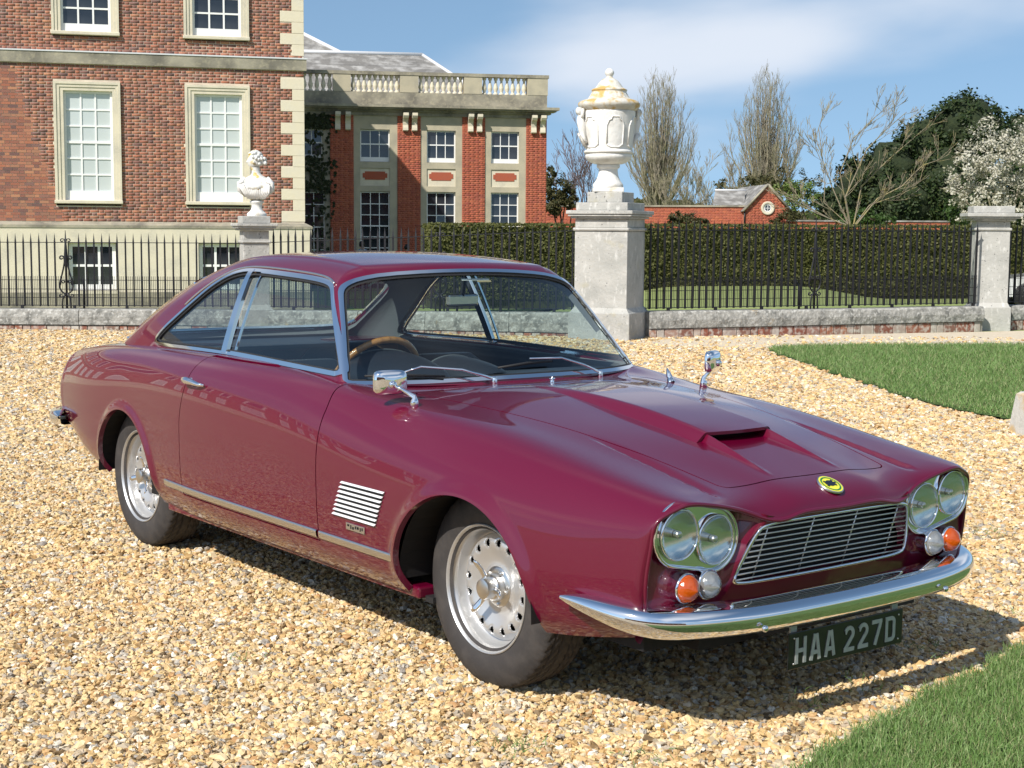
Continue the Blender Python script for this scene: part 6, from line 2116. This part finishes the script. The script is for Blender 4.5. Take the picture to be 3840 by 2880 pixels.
shrubby(2187, 96, 6.6, 4.6, 21, 'twiggy purple-grey tree seen just left of the urn', 'bark_purple', 'bare_tree', 8, 3, .06, rmin=.012)
shrubby(2560, 100, 5.4, 5.0, 22, 'low bare thicket right of the urn above the garden wall', 'bark_grey', 'bare_tree', 8, 3, .05, rmin=.012)
shrubby(2672, 104, 5.0, 4.5, 23, 'low bare thicket left of the gabled outbuilding roof', 'bark_grey', 'bare_tree', 8, 3, .05, rmin=.012)

# --- pale many-stemmed bare shrub in front of the yew
base = wpos(3190, 47, .0)
o = empty('bare_shrub', base, 0, 'spreading bare shrub with yellow lichened stems behind the railings', 'tree')
T = Twigs(); rg = random.Random(31); tips = []


def px_pt(px, py, Y): return Vector(at(px, py, Y)) - base


for poly, r0 in (([(3190, 850), (3170, 740), (3215, 640), (3250, 560), (3330, 480), (3400, 420)], .050), ([(3185, 850), (3120, 700), (3085, 600), (3070, 480), (3110, 380)], .036),
                 ([(3200, 850), (3230, 700), (3330, 600), (3400, 540), (3470, 480)], .042), ([(3205, 850), (3290, 745), (3380, 700), (3460, 620), (3520, 600)], .042),
                 ([(3195, 850), (3110, 820), (3020, 770), (2965, 700), (2950, 660)], .036), ([(3190, 850), (3090, 760), (3095, 640), (3060, 560), (3010, 520)], .030),
                 ([(3200, 850), (3260, 770), (3360, 735), (3440, 700)], .034), ([(3188, 850), (3150, 650), (3200, 520), (3280, 440), (3320, 410)], .034), ([(3160, 840), (3040, 790), (2920, 720)], .026)):
    dY = rg.uniform(-.8, .8)
    pts = [px_pt(a, c, 47 + dY * i / 4) for i, (a, c) in enumerate(poly)]
    n = len(pts)
    for i in range(n - 1):
        ra, rb = .62 * r0 * (1 - i / n * .85), .62 * r0 * (1 - (i + 1) / n * .85)
        T.seg(pts[i], pts[i + 1], ra, rb)
        d = (pts[i + 1] - pts[i]).normalized()
        for k in range(4 if i else 1):
            q = pts[i].lerp(pts[i + 1], rg.random())
            nd = (d + Vector((rg.gauss(0, .5), rg.gauss(0, .5), rg.gauss(.15, .4)))).normalized()
            T.grow(q, nd, rg.uniform(.35, .9), rb * .55, 2, rg, up=.2, spread=.5, n=3, kids=(2, 4), rmin=.0055, taper=.5, wig=.10, kl=(.35, .6))
T.build('stems', 'bark_pale', o, 5)


# --- leafy trees
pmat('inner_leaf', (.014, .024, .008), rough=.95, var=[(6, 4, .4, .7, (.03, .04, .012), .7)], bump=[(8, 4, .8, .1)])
def leafy(name, label, base, lobes, n, size, mat, trunk_h, seed, group=None, cat='tree', shell=.55, bark='trunk', aspect=.6, core=0):
    """crown of leaf faces gathered in clumps over the given ellipsoid lobes (cx,cy,cz,rx,ry,rz)"""
    o = empty(name, base, 0, label, cat, group)
    rg = np.random.default_rng(seed); C = []; Nn_ = []
    vol = np.array([l[3] * l[4] + l[3] * l[5] for l in lobes]); cnt = (n * vol / vol.sum()).astype(int)
    for l, m_ in zip(lobes, cnt):
        nc = max(6, m_ // 38)
        d = rg.normal(0, 1, (nc, 3)); d /= np.linalg.norm(d, axis=1, keepdims=True)
        rad = shell + (1.04 - shell) * rg.random(nc) ** .6
        cc = np.array(l[:3]) + d * rad[:, None] * np.array(l[3:]) * rg.uniform(.9, 1.08, (nc, 1))
        pick = rg.integers(0, nc, m_)
        cr = .13 * (l[3] + l[5]) / 2 + .05
        C.append(cc[pick] + rg.normal(0, cr * .55, (m_, 3))); Nn_.append(d[pick] + np.array([0, 0, .5]))
    C = np.concatenate(C); Nn_ = np.concatenate(Nn_)
    T = Twigs(); rr = random.Random(seed)
    hz_ = max(l[2] for l in lobes)
    T.grow((0, 0, -.2), (0, 0, 1), trunk_h + .2, .05 + .02 * hz_, 0, rr, n=4, taper=.7, wig=.03)
    for l in lobes:
        a = Vector((0, 0, trunk_h * .8)); e = Vector(l[:3])
        m2 = a.lerp(e, .5) + Vector((rr.gauss(0, .1), rr.gauss(0, .1), .1))
        T.seg(a, m2, .06, .04); T.seg(m2, e, .04, .02)
        for k in range(5):
            T.seg(e, e + Vector((rr.gauss(0, .5) * l[3], rr.gauss(0, .5) * l[4], rr.gauss(0, .5) * l[5])), .02, .008)
    T.build('trunk', bark, o, 6)
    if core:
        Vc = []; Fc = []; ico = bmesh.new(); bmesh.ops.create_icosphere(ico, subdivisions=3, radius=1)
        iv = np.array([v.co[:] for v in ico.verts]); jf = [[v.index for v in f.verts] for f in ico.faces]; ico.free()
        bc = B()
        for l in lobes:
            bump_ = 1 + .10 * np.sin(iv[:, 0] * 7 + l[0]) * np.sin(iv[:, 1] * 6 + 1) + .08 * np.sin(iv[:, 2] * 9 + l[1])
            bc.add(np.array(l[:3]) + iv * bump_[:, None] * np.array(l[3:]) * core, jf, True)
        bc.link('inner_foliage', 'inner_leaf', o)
    leaves('crown', C, size, mat, o, Nn_, .7, aspect, seed)
    return o


def at_l(px, py, Y, base): return tuple(Vector(at(px, py, Y)) - base)


def lobes_px(base, Y, L):
    """lobes given by photo pixel centre and radii in metres"""
    return [at_l(px, py, Y + dy, base) + r_ for px, py, dy, r_ in L]


by = wpos(3480, 72, -.2)
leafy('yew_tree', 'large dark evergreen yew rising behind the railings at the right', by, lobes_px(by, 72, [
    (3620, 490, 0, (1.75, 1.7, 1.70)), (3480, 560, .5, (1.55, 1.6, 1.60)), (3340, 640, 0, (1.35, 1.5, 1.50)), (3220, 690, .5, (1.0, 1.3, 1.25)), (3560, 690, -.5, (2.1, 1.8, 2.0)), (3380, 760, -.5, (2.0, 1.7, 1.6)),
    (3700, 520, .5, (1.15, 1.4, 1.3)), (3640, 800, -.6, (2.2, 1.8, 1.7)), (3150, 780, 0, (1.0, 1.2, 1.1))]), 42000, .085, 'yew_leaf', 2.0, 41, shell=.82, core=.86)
bb = wpos(3760, 56, -.2)
leafy('blossom_tree', 'tree covered in cream blossom at the right edge above the slender pier', bb, lobes_px(bb, 56, [
    (3740, 560, 0, (1.15, 1.2, 1.25)), (3620, 640, -.2, (.75, .9, .85)), (3850, 600, 0, (1.1, 1.1, 1.35)), (3700, 720, -.3, (1.0, 1.1, .9)), (3820, 780, -.2, (.9, 1.0, .8)), (3590, 720, 0, (.5, .7, .55)), (3640, 800, 0, (.45, .6, .5))]), 9000, .055, 'blossom', 1.6, 42, shell=.45, bark='bark_grey')
bb2 = wpos(3700, 57.5, -.2)
leafy('leafy_bush', 'mid-green foliage at the foot of the blossom tree', bb2, lobes_px(bb2, 57.5, [(3700, 790, 0, (1.6, .9, .9)), (3830, 740, 0, (1.2, .9, 1.4))]), 5000, .07, 'bush_leaf', .6, 43, cat='bush')
bb3 = wpos(3860, 78, -.2)
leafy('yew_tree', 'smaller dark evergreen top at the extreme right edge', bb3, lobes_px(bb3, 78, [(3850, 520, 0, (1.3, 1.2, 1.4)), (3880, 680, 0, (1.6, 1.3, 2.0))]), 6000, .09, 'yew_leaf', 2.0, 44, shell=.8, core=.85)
be = wpos(2105, 70, -.2)
leafy('evergreen_shrub', 'bronze-green evergreen shrub at the right end of the wing', be, lobes_px(be, 70, [(2085, 700, 0, (.62, .6, .7)), (2125, 735, 0, (.42, .5, .45)), (2060, 660, 0, (.35, .4, .4)), (2150, 760, 0, (.25, .3, .25)), (2090, 770, 0, (.8, .6, .4))]), 5200, .06, 'olive_leaf', .6, 45, cat='bush')
b4 = wpos(2440, 66, -.2)
leafy('ivy_bush', 'dark bushy growth on the garden wall right of the urn', wpos(2560, 66, -.2), lobes_px(wpos(2560, 66, -.2), 66, [(2575, 830, 0, (.8, .4, .35)), (2540, 815, 0, (.35, .4, .25)), (2630, 838, 0, (.4, .3, .2))]), 2600, .05, 'olive_leaf', .4, 46, cat='bush')
b5 = wpos(3230, 62, -.2)
leafy('ivy_bush', 'bright green ivy mound on the wall below the yew', b5, lobes_px(b5, 62, [(3240, 815, 0, (.75, .5, .38)), (3180, 830, 0, (.45, .4, .28)), (3310, 830, 0, (.5, .4, .25))]), 3200, .055, 'bush_leaf', .4, 47, cat='bush')
b6 = wpos(2945, 68, -.2)
leafy('spring_shrub', 'yellow-green shrub just leafing beside the gabled outbuilding', b6, lobes_px(b6, 68, [(2950, 820, 0, (.55, .4, .35)), (2920, 835, 0, (.4, .3, .25)), (2990, 830, 0, (.35, .3, .3))]), 2200, .05, 'olive_leaf', .4, 48, cat='bush')
b7 = wpos(3030, 84, -.2)
leafy('spring_tree', 'pale green tree in new leaf between outbuilding and yew', b7, lobes_px(b7, 84, [(3000, 740, 0, (1.3, .9, .9)), (3060, 770, 0, (1.0, .9, .8)), (2950, 720, 0, (.8, .8, .5))]), 3600, .07, 'spring_leaf', .8, 49)
b8 = wpos(2800, 112, -.2)
leafy('distant_tree', 'brownish far-off tree mass at the foot of the upright bare tree', b8, lobes_px(b8, 112, [(2780, 700, 0, (2.2, 1.2, 1.0)), (2960, 690, 0, (2.4, 1.2, 1.2)), (2860, 720, 0, (2.2, 1.2, 1.0))]), 3200, .10, 'olive_leaf', 1.0, 50)

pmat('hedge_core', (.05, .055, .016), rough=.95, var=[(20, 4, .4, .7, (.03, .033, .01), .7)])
# --- clipped hedge on the far side of the lawn
h0, h1 = Vector((-2.03, 38.2, 0)), Vector((17.5, 43.16, 0))
hd = h1 - h0; hl_ = hd.length
hedge = empty('clipped_hedge', h0, math.atan2(hd.y, hd.x), 'long clipped dark green hedge across the lawn behind the railings', 'hedge')
nx_, nz_ = 160, 16
rgh = np.random.default_rng(77)
pts = []; nr_ = []
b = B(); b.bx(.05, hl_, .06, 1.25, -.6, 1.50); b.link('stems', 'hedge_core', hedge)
n = 42000
fx = rgh.uniform(0, hl_, n); fz = rgh.uniform(-.35, 1.56, n); fy = rgh.normal(0, .035, n) + .03 * np.sin(fx * 3.1) + .02 * np.sin(fz * 9 + fx)
fz = fz + .012 * (fx / hl_ * 5)
pts.append(np.stack([fx, fy, fz], 1)); nr_.append(np.tile([[0, -1., .35]], (n, 1)))
n = 11000
tx = rgh.uniform(0, hl_, n); ty = rgh.uniform(0, 1.3, n); tz = 1.555 + rgh.normal(0, .016, n) + .012 * (tx / hl_ * 5)
pts.append(np.stack([tx, ty, tz], 1)); nr_.append(np.tile([[0, -.2, 1.]], (n, 1)))
n = 1800
pts.append(np.stack([rgh.normal(0, .03, n), rgh.uniform(0, 1.3, n), rgh.uniform(-.35, 1.56, n)], 1)); nr_.append(np.tile([[-1., -.2, .3]], (n, 1)))
tag(leaves('foliage', np.concatenate(pts), .035, 'hedge_leaf', hedge, np.concatenate(nr_), .75, .7, 78), kind='stuff')

# ------------------------------------------------------------------ garden wall and gabled outbuilding beyond the hedge
gw0, gw1 = Vector(at(2040, 900, 73)), Vector(at(2800, 900, 70)); gw0.z = gw1.z = 0
gd = gw1 - gw0
gwall = empty('garden_wall', gw0, math.atan2(gd.y, gd.x), 'long red brick garden wall between the wing and the gabled outbuilding', 'wall'); tag(gwall, kind='thing')
B().bx(0, gd.length, .012, .35, -.6, 2.52).link('core', 'red_mortar', gwall)
Lg, cg = bricks(0, gd.length, .9, 2.50, [], .076)
brick_mesh('brickwork', Lg, cg - .011, 'garden_brick' if 'garden_brick' in MATS else 'red_brick', gwall, .006, .012)
B().bx(-.05, gd.length + .05, -.05, .42, 2.525, 2.60).link('coping', 'grey_stone', gwall)
gw2 = Vector(at(2950, 900, 68)); gw3 = Vector(at(3560, 900, 66)); gw2.z = gw3.z = 0; g2 = gw3 - gw2
gwall2 = empty('garden_wall', gw2, math.atan2(g2.y, g2.x), 'low stretch of red brick garden wall right of the gabled outbuilding', 'wall'); tag(gwall2, kind='thing')
B().bx(0, g2.length, .012, .3, -.6, 1.86).link('core', 'red_mortar', gwall2)
Lg, cg = bricks(0, g2.length, .9, 1.84, [], .076); brick_mesh('brickwork', Lg, cg - .011, 'red_brick', gwall2, .006, .012)
B().bx(-.05, g2.length, -.05, .36, 1.865, 1.93).link('coping', 'slate', gwall2)
ob0 = Vector(at(2794, 900, 69.5)); ob0.z = 0
out = empty('brick_outbuilding', ob0, R(4), 'small gabled red brick outbuilding with a round stone-framed window and slate roof', 'outbuilding')
gwid, ev, ap = 1.98, 2.42, 3.52
b = B(); b.add([(0, .01, -.5), (gwid, .01, -.5), (gwid, .01, ev), (gwid / 2, .01, ap), (0, .01, ev), (0, 6, -.5), (gwid, 6, -.5), (gwid, 6, ev), (gwid / 2, 6, ap), (0, 6, ev)],
             [[0, 1, 2, 3, 4], [1, 6, 7, 2], [5, 0, 4, 9], [6, 5, 9, 8, 7]]); b.link('wall', 'red_mortar', out)
Lo, co_ = bricks(0, gwid, .9, 3.5, [], .0755)
Lo = [(s_, h_, w) for s_, h_, w in Lo if (h_ < ev or abs(s_ - gwid / 2) + w / 2 < (ap - h_) / (ap - ev) * gwid / 2) and math.hypot(s_ - 1.02, h_ - 2.47) > .30]
brick_mesh('brickwork', Lo, co_ - .011, 'red_brick', out, .006, .01)
ring_c = (1.02, 2.47)
Mr = Matrix.Translation((ring_c[0], .0, ring_c[1])) @ Matrix.Rotation(math.pi / 2, 4, 'X')
oc = B().lathe([(.31, -.01), (.31, .05), (.29, .06), (.20, .06), (.185, .03), (.185, -.01)], 36, Mr).link('oculus', 'ashlar', out)
B().lathe([(.18, -.012), (.18, .03), (.135, .03), (.135, -.012)], 36, Mr).link('frame', 'white_paint', oc)
B().lathe([(.14, .005), (.001, .005)], 24, Mr).link('pane', 'dark_pane', oc)
b = B(); b.box((ring_c[0], -.02, ring_c[1]), (.022, .02, .27)); b.box((ring_c[0], -.021, ring_c[1]), (.27, .02, .022)); b.link('glazing_bar', 'white_paint', oc)
b = B(); b.add([(-.12, -.12, ev - .10), (gwid / 2, -.12, ap + .04), (gwid / 2, 6.1, ap + .04), (-.12, 6.1, ev - .10), (gwid + .12, -.12, ev - .10), (gwid + .12, 6.1, ev - .10)], [[0, 1, 2, 3], [1, 4, 5, 2]]); b.link('roof', 'slate', out)
b = B()
for sx in (-1, 1):
    b.tube([(gwid / 2, -.10, ap + .04), (gwid / 2 + sx * (gwid / 2 + .14), -.10, ev - .10)], .055, 5)
b.link('verge', 'grey_stone', out)
# cross range with a pitched slate roof running left
b = B(); b.add([(-1.3, 1.2, 2.62), (.20, 1.2, 2.62), (.55, 2.6, 3.32), (-.90, 2.6, 3.32)], [[0, 1, 2, 3]]); b.link('side_roof', 'slate', out)
B().tube([(-.92, 2.6, 3.34), (.6, 2.6, 3.34)], .05, 5).link('ridge', 'lead', out)
B().bx(-1.2, .1, 1.3, 3.8, -.5, 2.6).link('side_wall', 'red_mortar', out)
B().tube([(-.06, -.05, 1.6), (-.06, -.05, 2.35)], .035, 6).link('downpipe', 'iron', out)

# woodland band on the far horizon
n = 12000; rgw = np.random.default_rng(91)
wx = rgw.uniform(-330, 330, n); wh = 5.0 + 2.2 * np.sin(wx * .06) + 1.5 * np.sin(wx * .21 + 1)
C = np.stack([wx, 330 + rgw.uniform(-10, 10, n), rgw.random(n) ** .7 * wh], 1)
wd = leaves('distant_wood', C, 1.1, 'olive_leaf', None, np.tile([[0, -1., .6]], (n, 1)), .8, .8, 92)
tag(wd, kind='stuff')
# ------------------------------------------------------------------ visitors by the wing
pmat('skin', (.48, .28, .20), rough=.6)
pmat('hair_dark', (.012, .009, .008), rough=.5)
pmat('shirt_blue', (.20, .27, .36), rough=.85, var=[(30, 2, .45, .6, (.42, .46, .50), .8)])
pmat('cloth_black', (.012, .012, .015), rough=.85)
pmat('trousers', (.03, .035, .06), rough=.85)
pmat('cloth_red', (.10, .03, .04), rough=.85)


def person(px, Y, H, label, top, turn=0, lean=0.0, long_hair=False):
    p0 = at(px, 900, Y); base = Vector((p0[0], p0[1], float(gfar(p0[0], p0[1]))))
    o = empty('person', base, turn, label, 'person', 'visitors beside the wing')
    k = H / 1.72
    J = {'pel': (0, 0, .95), 'wst': (lean * .3, 0, 1.08), 'chs': (lean * .8, 0, 1.30), 'nck': (lean * 1.2, 0, 1.46), 'hd0': (lean * 1.4, 0, 1.56), 'hd1': (lean * 1.5, 0, 1.68)}
    E_ = [('pel', 'wst'), ('wst', 'chs'), ('chs', 'nck'), ('nck', 'hd0'), ('hd0', 'hd1')]
    rad = {'pel': .15, 'wst': .135, 'chs': .155, 'nck': .06, 'hd0': .085, 'hd1': .080}
    for s_, sd in (('l', 1), ('r', -1)):
        J.update({'sh' + s_: (lean * .9, sd * .18, 1.40), 'el' + s_: (lean * .9 + .04, sd * .23, 1.13), 'wr' + s_: (lean + .14, sd * .20, .92), 'hn' + s_: (lean + .18, sd * .19, .85),
                  'hp' + s_: (0, sd * .09, .90), 'kn' + s_: (.03, sd * .10, .50), 'an' + s_: (0, sd * .10, .09), 'tt' + s_: (.14, sd * .11, .04)})
        E_ += [('chs', 'sh' + s_), ('sh' + s_, 'el' + s_), ('el' + s_, 'wr' + s_), ('wr' + s_, 'hn' + s_), ('pel', 'hp' + s_), ('hp' + s_, 'kn' + s_), ('kn' + s_, 'an' + s_), ('an' + s_, 'tt' + s_)]
        rad.update({'sh' + s_: .065, 'el' + s_: .05, 'wr' + s_: .033, 'hn' + s_: .035, 'hp' + s_: .09, 'kn' + s_: .065, 'an' + s_: .045, 'tt' + s_: .035})
    names = list(J); me = bpy.data.meshes.new('body')
    me.from_pydata([tuple(c * k for c in J[n_]) for n_ in names], [(names.index(a), names.index(b_)) for a, b_ in E_], [])
    ob = bpy.data.objects.new('body', me); COL.objects.link(ob)
    ob.modifiers.new('skin', 'SKIN'); sub = ob.modifiers.new('sub', 'SUBSURF'); sub.levels = 1; sub.render_levels = 1
    sv = me.skin_vertices[0].data
    for i, n_ in enumerate(names):
        sv[i].radius = (rad[n_] * k, rad[n_] * k * (1.15 if n_ in ('chs', 'wst', 'pel') else 1)); sv[i].use_root = (n_ == 'pel')
    dg = bpy.context.evaluated_depsgraph_get(); dg.update()
    m2 = bpy.data.meshes.new_from_object(ob.evaluated_get(dg)); bpy.data.objects.remove(ob)
    m2.materials.clear()
    for mn in ('skin', top, 'trousers'): m2.materials.append(MATS[mn])
    for f in m2.polygons:
        z = f.center.z / k; f.use_smooth = True
        f.material_index = 2 if z < .98 and abs(f.center.y) / k < .155 else (1 if z < 1.47 and not (z < .95) else 0)
    link('body', m2, None, o)
    hx = lean * 1.5 * k
    b = B(); b.lathe([(.002, .125), (.06, .105), (.098, .05), (.105, -.01), (.095, -.06 if not long_hair else -.28), (.05, -.09 if not long_hair else -.32)], 14, Matrix.Translation((hx - .022 * k, 0, 1.635 * k)) @ Matrix.Scale(k, 4))
    b.link('hair', 'hair_dark', o)
    return o


person(1358, 53.4, 1.70, 'person with dark hair in a pale blue patterned shirt behind the railings', 'shirt_blue', R(60))
person(1446, 53.0, 1.36, 'smaller person with long dark hair behind the railings', 'cloth_red', R(200), 0, True)
person(1514, 53.2, 1.60, 'person in a dark jacket leaning forward by the brick wing', 'cloth_black', R(-20), .10)

# ------------------------------------------------------------------ white car glimpsed at the right edge
pmat('white_car_paint', (.80, .80, .80), rough=.3, coat=1)
vb = at(3990, 1000, 37); vz = float(gfar(vb[0], vb[1])) 
van = empty('parked_car', (vb[0], vb[1], vz), R(172), 'white car just showing behind the railings at the extreme right edge', 'car')
b = B()
pr = [(-1.05, .28), (-1.05, .62), (-.98, .80), (-.55, .88), (.62, .90), (1.20, .82), (2.02, .72), (2.10, .60), (2.10, .28)]
Mx = Matrix(((1, 0, 0, 0), (0, 0, 1, -.85), (0, 1, 0, 0), (0, 0, 0, 1)))
b.prism([(x - .5, z) for x, z in pr], 0, 1.7, Mx); b.link('body', 'white_car_paint', van)
b = B()
V = []
for x, z, w in ((-1.42, .86, .80), (-1.15, 1.36, .62), (-.2, 1.42, .64), (.18, 1.38, .62), (.75, .86, .80)):
    V += [(x, -w, z), (x, w, z)]
b.add(V, [[0, 2, 3, 1], [2, 4, 5, 3], [4, 6, 7, 5], [6, 8, 9, 7], [0, 8, 6, 4, 2], [1, 3, 5, 7, 9]]); cab = b.link('cabin', 'white_car_paint', van)
for sg in (-1, 1):
    b = B(); b.add([(-1.22, sg * .80, .90), (-1.02, sg * .655, 1.30), (-.1, sg * .665, 1.34), (.14, sg * .645, 1.31), (.55, sg * .79, .90)], [[0, 1, 2, 3, 4]]); b.link('side_window', 'dark_pane', cab)
b = B(); b.add([(.205, -.58, 1.34), (.205, .58, 1.34), (.72, .72, .92), (.72, -.72, .92)], [[0, 1, 2, 3]]); b.link('windscreen', 'dark_pane', cab)
for x in (-1.05, 1.02):
    for sg in (-1, 1):
        w_ = B().lathe([(.02, -.09), (.30, -.09), (.32, -.06), (.32, .06), (.30, .09), (.20, .09)], 24, Matrix.Translation((x, sg * .76, .32)) @ Matrix.Rotation(math.pi / 2, 4, 'X')).link('wheel', 'rubber', van)
